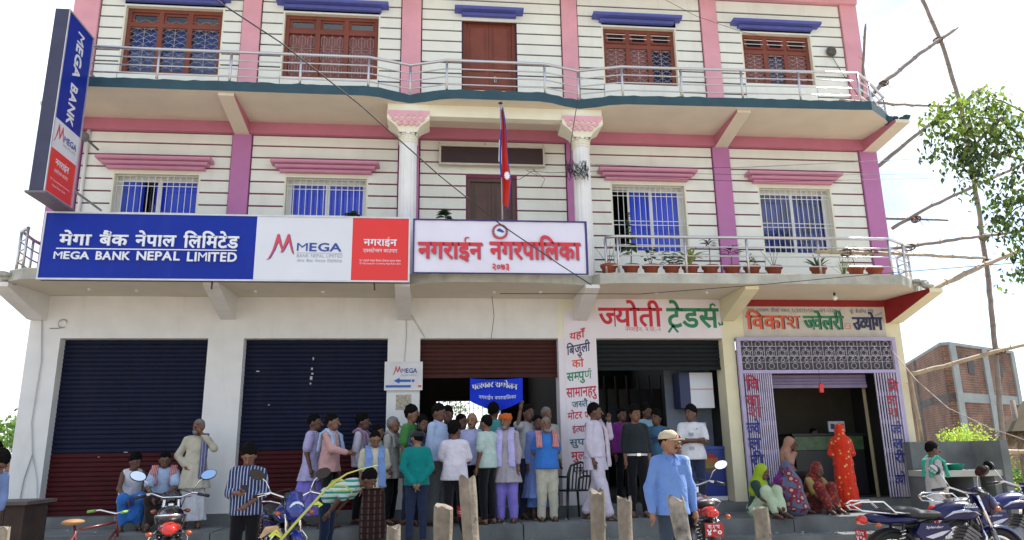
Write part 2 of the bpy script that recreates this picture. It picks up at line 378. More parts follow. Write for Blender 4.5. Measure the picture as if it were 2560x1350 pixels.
# ================================================================== GROUND
def struct(name, mb, m): o = mb.build(name, m); o['kind'] = 'structure'; return o
earth = mat('earth', (0.40, 0.34, 0.27), 0.95, var=0.22, scale=0.8, bump=0.5, bscale=6, stain=0.3, stain_col=(0.25, 0.2, 0.14))
g = MB()
xs = [-400, -60, -20] + [-14 + i for i in range(29)] + [22, 60, 400]; ys = [-300, -30] + [-4 + 0.8 * i for i in range(21)] + [12.7, 16, 24, 40, 90, 600]
vs = [(x, y, 0.165 - .07 * min(1, max(0, (x - 3) / 2)) * (1 if y < 11.3 else 0) + (0.03 * sin(x * 1.3 + y * 0.7) + 0.02 * sin(x * 3.1 - y * 2.3) if (abs(x) < 14 and -4 < y < 12) else 0)) for y in ys for x in xs]
nx = len(xs); g.smooth = True
g.add(vs, [(j * nx + i, j * nx + i + 1, (j + 1) * nx + i + 1, (j + 1) * nx + i) for j in range(len(ys) - 1) for i in range(nx - 1)])
struct('ground', g, earth)
# terrace of the building and its lower step, broken into poured bays
def slabs(name, xs, y0, y1, z0, z1, m):
    for i in range(len(xs) - 1):
        b = MB(); dz = rnd.uniform(-0.006, 0.006)
        n = 10; e = [(xs[i] + 0.008 + (xs[i + 1] - xs[i] - 0.016) * k / n, y0 + rnd.uniform(-0.012, 0.012)) for k in range(n + 1)]
        b.prism(e + [(xs[i + 1] - 0.008, y1), (xs[i] + 0.008, y1)], z0, z1 + dz); struct(name, b, m)
slabs('terrace', [-9.2, -6.1, -3.2, -0.6, 1.35, 3.0, 5.6, 8.9], 11.65, 12.93, 0.02, 0.545, concrete)
slabs('step', [-9.2, -5.0, -1.9, 0.9, 2.6, 5.0, 8.9], 11.25, 11.64, 0.02, 0.325, concrete)
# ================================================================== BUILDING
B = worldthing('commercial_building', (1.0, 13.0, 0.0), 'three storey cream building with pink pilasters, two balconies and shop shutters below', 'building')
def bp(name, mb, m): return mb.build(name, m, B)
def bbox(name, m, *a): b = MB().box(*a); return bp(name, b, m)
W0, W1 = -6.75, 8.73
BACK = 20.0
# ground floor: plinth, piers, lintel
OPEN = [(-6.24, -3.85), (-3.26, -0.82), (-0.26, 2.19), (2.88, 5.23), (5.46, 8.53)]
bbox('plinth', concrete, W0 + .1, W1 - .02, 12.94, 13.35, 0.02, 0.715)
ZO = 3.575
def pier(x0, x1, m, z0=0.715):
    bbox('pier', m, x0, x1, 13.0, 13.38, z0, ZO)
pier(W0, -6.24, white_plaster); pier(-3.85, -3.26, white_plaster); pier(-0.82, -0.26, white_plaster)
pier(2.19, 2.88, lilac_white); pier(5.23, 5.46, yellow_wall); pier(8.53, W1, yellow_wall)
bbox('lintel_wall', white_plaster, W0, 2.19, 13.0, 13.38, ZO, 4.30)
bbox('lintel_wall', cream_plaster, 2.19, 5.23, 13.0, 13.38, ZO, 4.30)
bbox('lintel_wall', yellow_wall, 5.23, W1, 13.0, 13.38, ZO, 4.30)
bbox('painted_panel', lilac_white, 2.30, 2.88, 12.994, 12.999, 0.73, 4.07)
bbox('painted_panel', lilac_white, 2.88, 5.235, 12.993, 12.998, ZO, 4.30)
bbox('painted_panel', mat('sign_plaster', (0.55, 0.52, 0.46), .85, var=.1, stain=.3), 5.66, 8.43, 12.994, 12.999, 3.60, 4.17)
bbox('painted_band', mat('red_band', (0.28, 0.012, 0.014), 0.7, var=0.12), 5.60, W1 - .06, 12.985, 12.998, 4.175, 4.30)
# poster ghost and cable on the second pier
bbox('poster_remains', mat('paper_remains', (0.42, 0.38, 0.30), .9, var=.4, scale=25), -0.66, -0.40, 12.995, 12.999, 2.34, 2.60)
# inside walls of the ground floor
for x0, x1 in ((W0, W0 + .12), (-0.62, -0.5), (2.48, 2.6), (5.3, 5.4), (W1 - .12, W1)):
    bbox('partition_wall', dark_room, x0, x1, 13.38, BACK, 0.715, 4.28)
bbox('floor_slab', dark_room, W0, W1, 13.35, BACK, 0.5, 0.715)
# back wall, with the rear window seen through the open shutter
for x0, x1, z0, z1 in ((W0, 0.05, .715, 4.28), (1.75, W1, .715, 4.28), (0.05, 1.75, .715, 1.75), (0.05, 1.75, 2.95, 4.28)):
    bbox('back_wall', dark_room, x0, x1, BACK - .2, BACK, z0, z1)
g = MB()
for i in range(15): g.box(0.1 + i * .115, 0.115 + i * .115, BACK - .24, BACK - .225, 1.75, 2.95)
for z in (2.0, 2.4, 2.75): g.box(0.05, 1.75, BACK - .226, BACK - .212, z, z + .015)
bp('rear_window_grille', g, white_metal)
# shutters: corrugated curtains of steel slats
shutter_m = mat('shutter_base', (0.012, 0.014, 0.05), 0.45, var=0.2, scale=4)
def shutter(x0, x1, z0, z1, y, cols, name='shutter', pitch=0.075, split=None):
    b = MB(); z = z0; prev = None
    n = max(2, int(round((z1 - z0) / pitch))); p = (z1 - z0) / n
    for i in range(n):
        za = z0 + i * p
        prof = [(y, za), (y - .004, za + .004), (y - .016, za + p * .3), (y - .016, za + p * .7), (y - .004, za + p - .004), (y, za + p)]
        b.cur = 1 if (split is not None and za + p / 2 < split) else 0
        for k in range(5):
            (ya, a), (yb, c) = prof[k], prof[k + 1]
            b.add([(x0, ya, a), (x1, ya, a), (x1, yb, c), (x0, yb, c)], [(0, 1, 2, 3)])
    b.cur = 0
    b.box(x0, x1, y + .002, y + .02, z0, z1)
    o = bp(name, b, cols)
    bar = MB().box(x0, x1, y - .03, y - .018, z0 - .0, z0 + .06)
    sub(o, 'bottom_bar', bar, cols[-1]); return o
sh_navy = mat('shutter_navy', (0.002, 0.005, 0.026), 0.7, spec=0.3, var=0.25, scale=5, stain=0.25, stain_col=(0.04, 0.03, 0.05), bump=0.1)
sh_red = mat('shutter_red', (0.055, 0.002, 0.004), 0.7, spec=0.3, var=0.25, scale=5, stain=0.3, stain_col=(0.04, 0.02, 0.02), bump=0.1)
sh_brown = mat('shutter_brown', (0.055, 0.014, 0.011), 0.7, spec=0.3, var=0.2, scale=5, stain=0.2, stain_col=(0.05, 0.03, 0.03), bump=0.1)
sh_slate = mat('shutter_slate', (0.006, 0.009, 0.012), 0.7, spec=0.3, var=0.2, scale=5, bump=0.1)
sh_lilac = mat('shutter_lilac', (0.22, 0.17, 0.28), 0.5, var=0.15, scale=5, bump=0.1)
shutter(-6.24, -3.85, 0.716, ZO, 13.2, [sh_navy, sh_red], split=1.67)
shutter(-3.26, -0.82, 0.716, ZO, 13.2, [sh_navy, sh_red], split=1.68)
shutter(-0.26, 2.19, 2.90, ZO, 13.2, [sh_brown])
shutter(2.88, 5.23, 3.02, ZO, 13.2, [sh_slate])
shutter(6.02, 8.02, 2.68, 2.93, 13.2, [sh_lilac], pitch=.06)
# chipped paint on the second shutter
b = MB()
for x, z, ww, hh in ((-2.12, 3.22, .02, .05), (-2.14, 3.05, .03, .04), (-2.13, 2.97, .035, .03), (-2.15, 2.88, .04, .06), (-2.15, 2.80, .025, .03), (-3.06, 3.02, .05, .02), (-2.83, 2.45, .03, .015), (-5.1, 1.7, .06, .012), (-4.9, 1.67, .03, .01), (-5.5, 1.63, .03, .01)):
    b.box(x, x + ww, 13.181, 13.183, z, z + hh)
o = bp('bare_patches', b, mat('bare_metal', (0.4, 0.42, 0.45), .5)); o['kind'] = 'stuff'
# beams at the top of each storey and pilasters
PIL = [(W0, -6.30), (-3.70, -3.37), (-0.70, -0.33), (2.45, 2.76), (5.34, 5.67), (8.37, W1)]
for x0, x1 in PIL:
    bbox('pilaster', mauve_paint, x0, x1, 12.955, 13.04, 4.49, 7.335)
    bbox('pilaster', pink_paint, x0, x1, 12.955, 13.04, 7.73, 10.62)
bbox('beam', rose_paint, W0, W1, 12.90, 13.3, 7.337, 7.545)
bbox('beam', pink_paint, W0, W1, 12.90, 13.3, 10.622, 10.9)
# masonry behind the plaster bands (shows in the grooves)
WIN1 = [(-5.72, -4.22), (-2.75, -1.25), (3.28, 4.76), (6.20, 7.70)]
WIN2 = [(-5.87, -4.05, 8.52), (-2.96, -1.12, 8.54), (3.26, 4.80, 8.63), (6.16, 7.68, 8.76)]
DOOR1 = (0.56, 1.48); DOOR2 = (0.48, 1.53)
def masonry(m, zb, zt, holes):
    x = W0
    for (a, c, z0, z1) in sorted(holes):
        bbox('storey_wall', m, x, a, 13.03, 13.28, zb, zt)
        if z0 > zb: bbox('storey_wall', m, a, c, 13.03, 13.28, zb, z0)
        if z1 < zt: bbox('storey_wall', m, a, c, 13.03, 13.28, z1, zt)
        x = c
    bbox('storey_wall', m, x, W1, 13.03, 13.28, zb, zt)
H1 = [(a, c, 5.17, 6.56) for a, c in WIN1] + [(*DOOR1, 4.49, 6.61)]
H2 = [(a, c, z, 9.93) for a, c, z in WIN2] + [(*DOOR2, 7.73, 9.98)]
masonry(groove_maroon, 4.49, 7.337, H1); masonry(groove_navy, 7.73, 10.622, H2)
bbox('storey_wall', cream_plaster, W0, W0 + .02, 13.29, BACK, 0.5, 11); bbox('storey_wall', cream_plaster, W1 - .02, W1, 13.29, BACK, 0.5, 11)
BAYS = [(-6.30, -3.70), (-3.37, -0.70), (-0.33, 2.45), (2.76, 5.34), (5.67, 8.37)]
def bands(zs, holes, gap, m):
    """holes: x0,x1,zlow,zhigh areas without bands (window, sill and hood)"""
    for bi, (x0, x1) in enumerate(BAYS):
        for k in range(len(zs) - 1):
            za, zb = zs[k] + gap / 2, zs[k + 1] - gap / 2
            segs = [(x0 + .022, x1 - .022)]
            for (a, c, hz0, hz1) in holes:
                if a > x0 and c < x1 and (za + zb) / 2 > hz0 and (za + zb) / 2 < hz1:
                    segs = [(x0 + .022, a), (c, x1 - .022)]
            for a, c in segs: bbox('plaster_band', m, a, c, 13.0, 13.029, za, zb)
zs1 = [4.50] + [4.81 + .2315 * i for i in range(-1, 11)]; zs1[1] = 4.58; zs1 = [z for z in zs1 if z < 7.15] + [7.335]
zs2 = [7.74, 7.815] + [8.04 + .230 * i for i in range(0, 12)]; zs2 = [z for z in zs2 if z < 10.5] + [10.62]
M1 = [(a, c, 4.4, 6.60) for a, c in WIN1] + [(DOOR1[0] - .02, DOOR1[1] + .02, 4.4, 6.66)]
M2 = [(a, c, 7.6, 9.95) for a, c, z in WIN2] + [(DOOR2[0] - .02, DOOR2[1] + .02, 7.6, 9.98)]
bands(zs1, M1, 0.032, band_paint); bands(zs2, M2, 0.032, band_paint)
for a, c in WIN1:
    top = min(z for z in zs1 if z > 6.56) - .013
    bbox('sill_panel', band_paint, a + .012, c - .012, 13.001, 13.029, 4.50, 5.17)
    bbox('window_header', cream_plaster, a, c, 13.0, 13.029, 6.561, 6.66)
    for x, s in ((a, 1), (c, -1)): bbox('window_reveal', cream_plaster, *sorted((x, x + s * .03)), 13.002, 13.28, 5.17, 6.56)
    bbox('window_reveal', cream_plaster, a + .03, c - .03, 13.002, 13.28, 6.53, 6.56); bbox('window_reveal', cream_plaster, a + .03, c - .03, 13.002, 13.28, 5.17, 5.20)
for a, c, z in WIN2:
    bbox('sill_panel', band_paint, a + .012, c - .012, 13.001, 13.029, 7.74, z)
    bbox('window_header', cream_plaster, a, c, 13.0, 13.029, 9.931, 10.06)
    for x, s in ((a, 1), (c, -1)): bbox('window_reveal', cream_plaster, *sorted((x, x + s * .03)), 13.002, 13.28, z, 9.93)
    bbox('window_reveal', cream_plaster, a + .03, c - .03, 13.002, 13.28, 9.90, 9.93)
# hoods over windows: stepped mouldings
def hood(x0, x1, z0, z1, m, n=3, depth=0.26):
    b = MB(); h = (z1 - z0) / n
    for i in range(n):
        t = i / (n - 1.0); ins = (1 - t) * 0.14; d = 0.10 + (depth - .10) * t
        prof = [(12.999, z0 + i * h), (12.999 - d + .02, z0 + i * h), (12.999 - d, z0 + i * h + h * .3), (12.999 - d, z0 + (i + 1) * h - .012), (12.999 - d + .03, z0 + (i + 1) * h), (12.999, z0 + (i + 1) * h)]
        b.prism([(p[0], p[1]) for p in prof], x0 + ins, x1 - ins, axis='X')
    return bp('window_hood', b, m)
for x0, x1 in ((-5.95, -4.0), (-2.97, -1.05), (3.04, 4.93), (5.95, 7.84)): hood(x0, x1, 6.60, 6.79, hood_mauve)
for x0, x1 in ((-5.98, -3.95), (-3.08, -0.96), (0.32, 1.67), (3.07, 4.88), (5.96, 7.82)): hood(x0, x1, 9.965, 10.10, hood_blue, n=2, depth=.22)
# ------------------------------------------------ windows, first floor
def sub_s(o, name, mb, m): return sub(o, name, mb, m)
def frame_mb(x0, x1, z0, z1, y0, y1, t):
    return MB().box(x0, x0 + t, y0, y1, z0, z1).box(x1 - t, x1, y0, y1, z0, z1).box(x0 + t, x1 - t, y0, y1, z1 - t, z1).box(x0 + t, x1 - t, y0, y1, z0, z0 + t)
def window1(a, c, gapside):
    a += .03; c -= .03; z0, z1 = 5.20, 6.53
    o = bp('window', frame_mb(a, c, z0, z1, 13.20, 13.25, .045), white_metal)
    mid = (a + c) / 2
    spans = [(a + .045, mid - .0), (mid + .0, c - .045)]
    if gapside: spans = [(a + .34, a + .34 + .46), (a + .34 + .46, c - .045)]
    for i, (u, v) in enumerate(spans):
        y = 13.205 + i * .02
        sub(o, 'sash', frame_mb(u, v, z0 + .045, z1 - .045, y - .012, y + .008, .035), white_metal)
        sub(o, 'pane', MB().box(u + .035, v - .035, y - .003, y + .001, z0 + .08, z1 - .08), window_glass)
    # curtain hangs in folds behind the glass
    b = MB(); b.smooth = True; xs = []; cx0 = a + .05 if not gapside else a + .38
    segs = [(cx0, c - .05)]
    if a < -5: segs = [(a + .05, a + .42), (a + .62, c - .05)]
    for u, v in segs:
        n = int((v - u) / .022); P = []
        for i in range(n + 1):
            x = u + (v - u) * i / n; P.append((x, 13.285 + .018 * sin(i * 0.9 + .6 * sin(i * .23))))
        vs = [(x, y, z0 + .05) for x, y in P] + [(x, y, z1 - .05) for x, y in P]
        b.add(vs, [(i, i + 1, n + 2 + i, n + 1 + i) for i in range(n)])
    sub(o, 'curtain', b, mat('curtain_tree_reflection', (.010, .035, .30), .7, var=.85, scale=5) if a > 6 else blue_curtain)  # last curtain: dark mottled blue paints in a tree's reflection on the glass
    bb = MB(); n = int((c - a) / .105)
    for i in range(n + 1):
        x = a + .02 + (c - a - .04) * i / n; bb.tube([(x, 13.08, z0), (x, 13.08, z1)], .007, 5)
    for z in (z1 - .02, z1 - .13, z1 - .21, z0 + .62, z0 + .54, z0 + .15, z0 + .02): bb.box(a, c, 13.066, 13.074, z, z + .012)
    for x in (a, c): bb.box(min(x, x + (.012 if x == a else -.012)), max(x, x + (.012 if x == a else -.012)), 13.075, 13.2, z0 + .2, z0 + .212)
    sub(o, 'grille', bb, white_metal)
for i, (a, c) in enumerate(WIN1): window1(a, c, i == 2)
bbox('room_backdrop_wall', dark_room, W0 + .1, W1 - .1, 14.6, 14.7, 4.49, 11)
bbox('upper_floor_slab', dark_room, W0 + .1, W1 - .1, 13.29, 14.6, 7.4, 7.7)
# ------------------------------------------------ windows, top floor: three lights each with a fanlight
def arcs(b, cx, zc, r, a0, a1, y, t=.005, n=8):
    pts = [(cx + r * cos(radians(a0 + (a1 - a0) * i / n)), y, zc + r * sin(radians(a0 + (a1 - a0) * i / n))) for i in range(n + 1)]
    b.tube(pts, t, 4, cap=False)
def window2(idx, a, c, z0):
    a += .03; c -= .03; z1 = 9.90; zt = z1 - (.38 if idx > 1 else .34)
    f = frame_mb(a, c, z0, z1, 13.10, 13.19, .075); third = (c - a - .15) / 3
    for k in (1, 2): x = a + .075 + third * k; f.box(x - .045, x + .045, 13.10, 13.19, z0 + .075, z1 - .075)
    f.box(a + .075, c - .075, 13.098, 13.192, zt - .045, zt + .045)
    o = bp('window', f, wood_door)
    for k in range(3):
        u = a + .075 + third * k + (.045 if k else 0); v = a + .075 + third * (k + 1) - (.045 if k < 2 else 0)
        tilt = idx > 1
        s = MB(); zz0, zz1 = zt + .047, z1 - .077
        M = Matrix.Translation((0, 13.15, zz1)) @ Matrix.Rotation(radians(-14 if tilt else 0), 4, 'X')
        hh = zz1 - zz0; t = .045
        for q in ((u, u + t, -hh, 0), (v - t, v, -hh, 0), (u + t, v - t, -t, 0), (u + t, v - t, -hh, -hh + t)):
            s.box(q[0], q[1], -.02, .02, q[2], q[3], M)
        sub(o, 'fanlight_sash', s, wood_door)
        sub(o, 'pane', MB().box(u + t, v - t, -.004, .004, -hh + t, -t, M), clear_dark)
        if tilt:
            r_ = MB()
            for z in (zz1 - .04, zz1 - .13): r_.tube([(u, 13.09, z), (v, 13.09, z)], .007, 5)
            sub(o, 'fanlight_bar', r_, white_metal)
        # lower light: casement or curtain behind an ornamental grille
        zl0, zl1 = z0 + .077, zt - .047
        if idx == 1 or (idx in (2, 3) and (k == 0 or (k == 1 and idx == 2) or (k == 2 and idx == 3))):
            cs = MB(); cs.box(u + .005, v - .005, 13.155, 13.175, zl0, zl1)
            cs.box(u + .06, v - .06, 13.145, 13.154, zl0 + .08, (zl0 + zl1) / 2 - .04); cs.box(u + .06, v - .06, 13.145, 13.154, (zl0 + zl1) / 2 + .04, zl1 - .08)
            sub(o, 'shutter_leaf', cs, mat('leaf_brown', (0.20, 0.075, 0.07), .6, var=.15))
        elif idx in (0, 2, 3):
            sub(o, 'pane', MB().box(u, v, 13.16, 13.166, zl0, zl1), window_glass)
        gr = MB(); y = 13.125; w3 = v - u
        if idx == 1:
            nn = 6
            for j in range(nn + 1):
                x = u + w3 * j / nn; gr.tube([(x, y, zl0), (x, y, zl1)], .0035, 4, cap=False) if j % 2 else None
            rows = 3; hh2 = (zl1 - zl0) / rows
            for rr in range(rows):
                for j in range(3):
                    cx = u + w3 * (j + .5) / 3; q = w3 / 6 * .72; zc = zl0 + hh2 * (rr + .5)
                    gr.tube([(cx, y, zc + hh2 * .5), (cx, y, zc + hh2 * .40), (cx - q, y, zc + hh2 * .24), (cx - q, y, zc - hh2 * .24), (cx, y, zc - hh2 * .40), (cx + q, y, zc - hh2 * .24), (cx + q, y, zc + hh2 * .24), (cx, y, zc + hh2 * .40)], .004, 4, cap=False)
            for zz in (zl0 + hh2, zl0 + 2 * hh2): gr.tube([(u, y, zz), (v, y, zz)], .004, 4)
        else:
            gr.tube([((u + v) / 2, y, zl0), ((u + v) / 2, y, zl1)], .005, 4)
            rows = 7; hh2 = (zl1 - zl0) / rows; R_ = w3 / 4
            for rr in range(rows + 1):
                for j in range(2): arcs(gr, u + w3 * (j + .5) / 2, zl0 + hh2 * rr - R_ * .25, R_ * 1.12, 25, 155, y, .004)
                for j in range(3):
                    cx = u + w3 * j / 2
                    if j < 2: arcs(gr, cx + 0 * R_, zl0 + hh2 * (rr + .5) - R_ * .3, R_ * 1.1, 20, 88, y, .0035)
                    if j > 0: arcs(gr, cx, zl0 + hh2 * (rr + .5) - R_ * .3, R_ * 1.1, 92, 160, y, .0035)
            gr.tube([(u, y, zl1 - .01), (v, y, zl1 - .01)], .004, 4)
        sub(o, 'grille', gr, mat('grille_rust' if idx else 'grille_pale', (0.50, 0.36, 0.36) if idx else (.4, .38, .42), .5))
    if idx == 0:
        b = MB(); b.smooth = True; n = 60; P = [(a + .08 + (c - a - .16) * i / n, 13.24 + .015 * sin(i * .9)) for i in range(n + 1)]
        for (za, zb, cc) in ((z0 + .1, z0 + .55, 1), (z0 + .55, zt, 0)):
            b.cur = cc; b.add([(x, y, za) for x, y in P] + [(x, y, zb) for x, y in P], [(i, i + 1, n + 2 + i, n + 1 + i) for i in range(n)])
        sub(o, 'curtain', b, [mat('curtain_navy', (.008, .03, .22), .8, var=.4, scale=3), mat('curtain_grey', (.30, .27, .30), .9, var=.4, scale=5)])
for i, (a, c, z) in enumerate(WIN2): window2(i, a, c, z)
# ------------------------------------------------ doors
def door(x0, x1, z0, z1, m, rows, y=13.10):
    o = bp('door', frame_mb(x0, x1, z0 - .1, z1, y, y + .1, .07), m)
    mid = (x0 + x1) / 2
    for (u, v) in ((x0 + .072, mid - .003), (mid + .003, x1 - .072)):
        b = MB().box(u, v, y + .045, y + .08, z0, z1 - .072); H = z1 - .07 - z0; zc = z0 + .06
        for fr in rows:
            h = (H - .06 * (len(rows) + 1)) * fr
            b.box(u + .07, v - .07, y + .030, y + .044, zc + .02, zc + h - .02); b.box(u + .10, v - .10, y + .020, y + .029, zc + .05, zc + h - .05)
            zc += h + .06
        sub(o, 'door_leaf', b, m)
    return o
d2 = door(*DOOR2, 7.74, 9.98, wood_door, (0.30, 0.18, 0.52))
b = MB(); b.box(1.10, 1.13, 13.105, 13.118, 8.72, 8.75).tube([(1.105, 13.10, 8.73), (1.105, 13.10, 8.62), (1.135, 13.10, 8.62), (1.135, 13.10, 8.73)], .01, 6)
sub(d2, 'handle', b, steel)
door(*DOOR1, 4.50, 6.61, wood_dark, (0.5, 0.5), y=13.05)
# ------------------------------------------------ balcony slabs
def wavy_slab(name, pts, z0, z1, m_top, m_edge, edge_low, edge_up, seed):
    r = random.Random(seed); P = []
    for i in range(len(pts) - 1):          # subdivide so that the paint line can wander
        a, c = Vector((*pts[i], 0)), Vector((*pts[i + 1], 0)); n = max(1, int((c - a).length / .12))
        P += [tuple((a + (c - a) * k / n).xy) for k in range(n)]
    P.append(pts[-1]); n = len(P)
    b = MB(); b.prism(P + [(P[-1][0], 13.03), (P[0][0], 13.03)], z0, z1); o = bp(name, b, m_top)
    e = MB(); f = MB()
    off = .006
    lowz = [edge_low] * n; upz = [edge_up + r.uniform(-.012, .014) for _ in range(n)]
    vs = [(x, y - off, z0 - .0015) for x, y in P] + [(x, y - off, u) for (x, y), u in zip(P, upz)] + [(x, y + .05, u + .004) for (x, y), u in zip(P, upz)]
    e.add(vs, [(i, i + 1, n + i + 1, n + i) for i in range(n - 1)] + [(n + i, n + i + 1, 2 * n + i + 1, 2 * n + i) for i in range(n - 1)])
    sub(o, 'edge_band', e, m_edge); return o
ED2 = [(-6.70, 12.95), (-6.45, 12.2), (-6.2, 11.85), (-6.0, 11.72), (-1.25, 11.72), (-1.0, 11.76), (-.75, 11.88), (-.48, 11.96), (-.2, 11.88), (.05, 11.77), (.3, 11.72), (1.75, 11.72), (2.0, 11.77), (2.25, 11.88), (2.53, 11.96), (2.8, 11.88), (3.05, 11.77), (3.35, 11.72), (7.55, 11.64), (7.86, 11.62), (8.33, 11.97), (8.95, 12.55), (8.95, 12.95)]
wavy_slab('balcony_slab', ED2, 7.548, 7.722, soffit_paint, teal_paint, 7.5, 7.72, 3)
ED1 = [(-6.78, 12.95), (-6.72, 12.3), (-6.60, 11.93), (-6.3, 11.74), (-1.2, 11.72), (-.7, 11.8), (-.48, 11.93), (-.1, 11.78), (.3, 11.7), (1.7, 11.7), (2.1, 11.78), (2.62, 11.95), (2.72, 11.78), (2.95, 11.7), (7.97, 11.64), (8.33, 11.93), (8.95, 12.5), (8.95, 12.95)]
wavy_slab('balcony_slab', ED1, 4.302, 4.478, soffit_paint, old_concrete, 4.3, 4.47, 4)
bbox('unseen_roof_slab', soffit_paint, -7.0, 8.95, 11.75, BACK, 10.92, 11.08)  # roof and parapet are out of view, added to cast the building's shadow
bbox('unseen_roof_parapet', pink_paint, -6.8, 8.8, 11.85, 11.97, 11.082, 11.9)
# cantilever brackets: deep at the wall, thin at the edge
def bracket(x0, x1, y_out, ztop, deep, thin, m, side_m=None, dx=0.0):
    b = MB(); pro = [(13.0, ztop), (y_out, ztop), (y_out, ztop - thin), (12.9, ztop - deep), (13.0, ztop - deep)]
    vs = [(x0 + dx * (13.0 - y) / (13.0 - y_out), y, z) for y, z in pro] + [(x1 + dx * (13.0 - y) / (13.0 - y_out), y, z) for y, z in pro]
    b.add(vs, [(0, 1, 2, 3, 4), (9, 8, 7, 6, 5)][:1] + [(9, 8, 7, 6, 5)]); b.cur = 1
    n = 5
    b.add(vs, [(i, (i + 1) % n, n + (i + 1) % n, n + i)[::-1] for i in range(n)])
    return bp('bracket', b, [side_m or m, m])
for x in (-3.535, 5.505):
    bracket(x - .13, x + .13, 11.78, 7.547, .23, .05, soffit_paint, rose_paint)
bracket(8.42, 8.70, 11.95, 7.547, .24, .06, soffit_paint, rose_paint, dx=.1)
bracket(W0 + .02, W0 + .3, 12.3, 7.547, .24, .06, soffit_paint, rose_paint)
for x, m, sm in ((-3.535, white_plaster, None), (-.54, white_plaster, None), (2.60, white_plaster, None), (5.36, yellow_wall, None)):
    bracket(x - .12, x + .12, 11.82, 4.301, .40, .06, m, sm)
bracket(8.46, 8.71, 11.90, 4.301, .44, .07, yellow_wall, mat('red_band', (0, 0, 0)), dx=.18)
bracket(W0 + .0, W0 + .26, 11.95, 4.301, .42, .07, white_plaster, None, dx=-.12)
bbox('beam', cream_plaster, -.30, 2.40, 11.98, 12.16, 7.33, 7.547)
for x in (-3.535, 5.505): bracket(x - .13, x + .13, 11.85, 10.918, .28, .1, soffit_paint, pink_paint)
# soffit corner broken concrete
for (cx, cy, cz, sx, seed) in ((8.62, 12.05, 4.40, 1, 5), (-6.72, 12.0, 4.36, -1, 6), (8.62, 12.1, 7.60, 1, 8)):
    r = random.Random(seed); b = MB()
    for k in range(9):
        a = (cx + r.uniform(-.16, .16), cy + r.uniform(-.16, .1), cz + r.uniform(-.05, .06)); b.sphere(a, (r.uniform(.05, .12), r.uniform(.05, .12), r.uniform(.03, .06)), 6, 4)
    bp('broken_edge', b, old_concrete if cz < 7 else teal_paint)
# stains of tube fittings under the first slab
for x, y in ((-5.6, 12.4), (-3.0, 12.5), (-1.9, 12.5), (1.0, 12.45), (3.85, 12.4), (4.75, 12.35), (-4.9, 12.5), (1.8, 12.4)):
    b = MB().lathe([(0.0, -.03), (.03, -.03), (.035, 0)], (x, y, 4.301), 8); bp('ceiling_fitting', b, white_metal)
# ------------------------------------------------ two fluted columns with lotus capitals
def column(cx, cy):
    col = MB(); n = 48; prof = [(4.48, .165), (4.6, .16), (7.0, .15), (7.05, .15)]; col.smooth = False
    vs = []
    for z, r in prof:
        for j in range(n):
            a = 2 * pi * j / n; rr = r * (1 - .055 * (j % 4 == 0)); vs.append((cx + rr * cos(a), cy + rr * sin(a), z))
    col.add(vs, [(i * n + j, i * n + (j + 1) % n, (i + 1) * n + (j + 1) % n, (i + 1) * n + j) for i in range(len(prof) - 1) for j in range(n)])
    o = bp('column', col, mat('column_white', (0.74, 0.74, 0.74), .8, var=.06, scale=5, bump=.15, stain=.35, stain_col=(.5, .47, .42)))
    rg = MB()
    for z in (6.88, 6.93, 6.98): rg.lathe([(.15, z - .018), (.168, z - .008), (.168, z + .008), (.15, z + .018)], (cx, cy, 0), 24)
    for j in range(12):
        a = 2 * pi * j / 12; c_, s_ = cos(a), sin(a); r0 = .155
        P = [(-.035, 7.0), (.035, 7.0), (.03, 7.06), (0, 7.10), (-.03, 7.06)]
        rg.add([(cx + r0 * c_ - t * s_, cy + r0 * s_ + t * c_, z) for t, z in P] + [(cx + (r0 + .018) * c_ - t * s_, cy + (r0 + .018) * s_ + t * c_, z) for t, z in P], [(5, 6, 7, 8, 9), (0, 1, 6, 5), (1, 2, 7, 6), (2, 3, 8, 7), (3, 4, 9, 8)])
    sub(o, 'collar', rg, cream_plaster)
    # capital: square bell that flares with a concave curve
    cp = MB(); prof = [(.15, 7.03), (.17, 7.07), (.20, 7.12), (.27, 7.18), (.345, 7.23), (.365, 7.25)]
    cp.cur = 0; vs = []
    for h, z in prof: vs += [(cx - h, cy - .17 - (h - .15) * .25, z), (cx + h, cy - .17 - (h - .15) * .25, z), (cx + h, cy + .17 + (h - .15) * .5, z), (cx - h, cy + .17 + (h - .15) * .5, z)]
    k = len(prof); cp.add(vs, [(i * 4 + j, i * 4 + (j + 1) % 4, (i + 1) * 4 + (j + 1) % 4, (i + 1) * 4 + j) for i in range(k - 1) for j in range(4)])
    cp.box(cx - .365, cx + .365, cy - .23, cy + .27, 7.25, 7.40); cp.box(cx - .36, cx + .36, cy - .20, cy + .26, 7.40, 7.546)
    sub(o, 'capital', cp, cream_plaster)
    pt = MB()
    pt.box(cx - .367, cx + .367, cy - .236, cy - .2305, 7.335, 7.405)
    for row, (z, n_, hw) in enumerate(((7.335, 6, .33), (7.265, 5, .29), (7.195, 4, .20))):
        for j in range(n_):
            x = cx - hw + 2 * hw * (j + .5) / n_; q = hw / n_ * 1.0; yy = cy - .246 + row * .014
            P = [(-q, 0), (q, 0), (q * .9, -.03), (0, -.072), (-q * .9, -.03)]
            if row: P = [(-q, -.01), (0, .01), (q, -.01), (q * .9, -.035), (0, -.068), (-q * .9, -.035)]
            m_ = len(P)
            pt.add([(x + t, yy, z + d) for t, d in P] + [(x + t, yy + .02, z + d) for t, d in P], [tuple(range(m_))[::-1]] + [(i, (i + 1) % m_, m_ + (i + 1) % m_, m_ + i) for i in range(m_)])
    sub(o, 'petals', pt, mat('petal_pink', (0.68, 0.36, 0.42), .8, var=.08))
column(-.50, 12.17); column(2.57, 12.17)
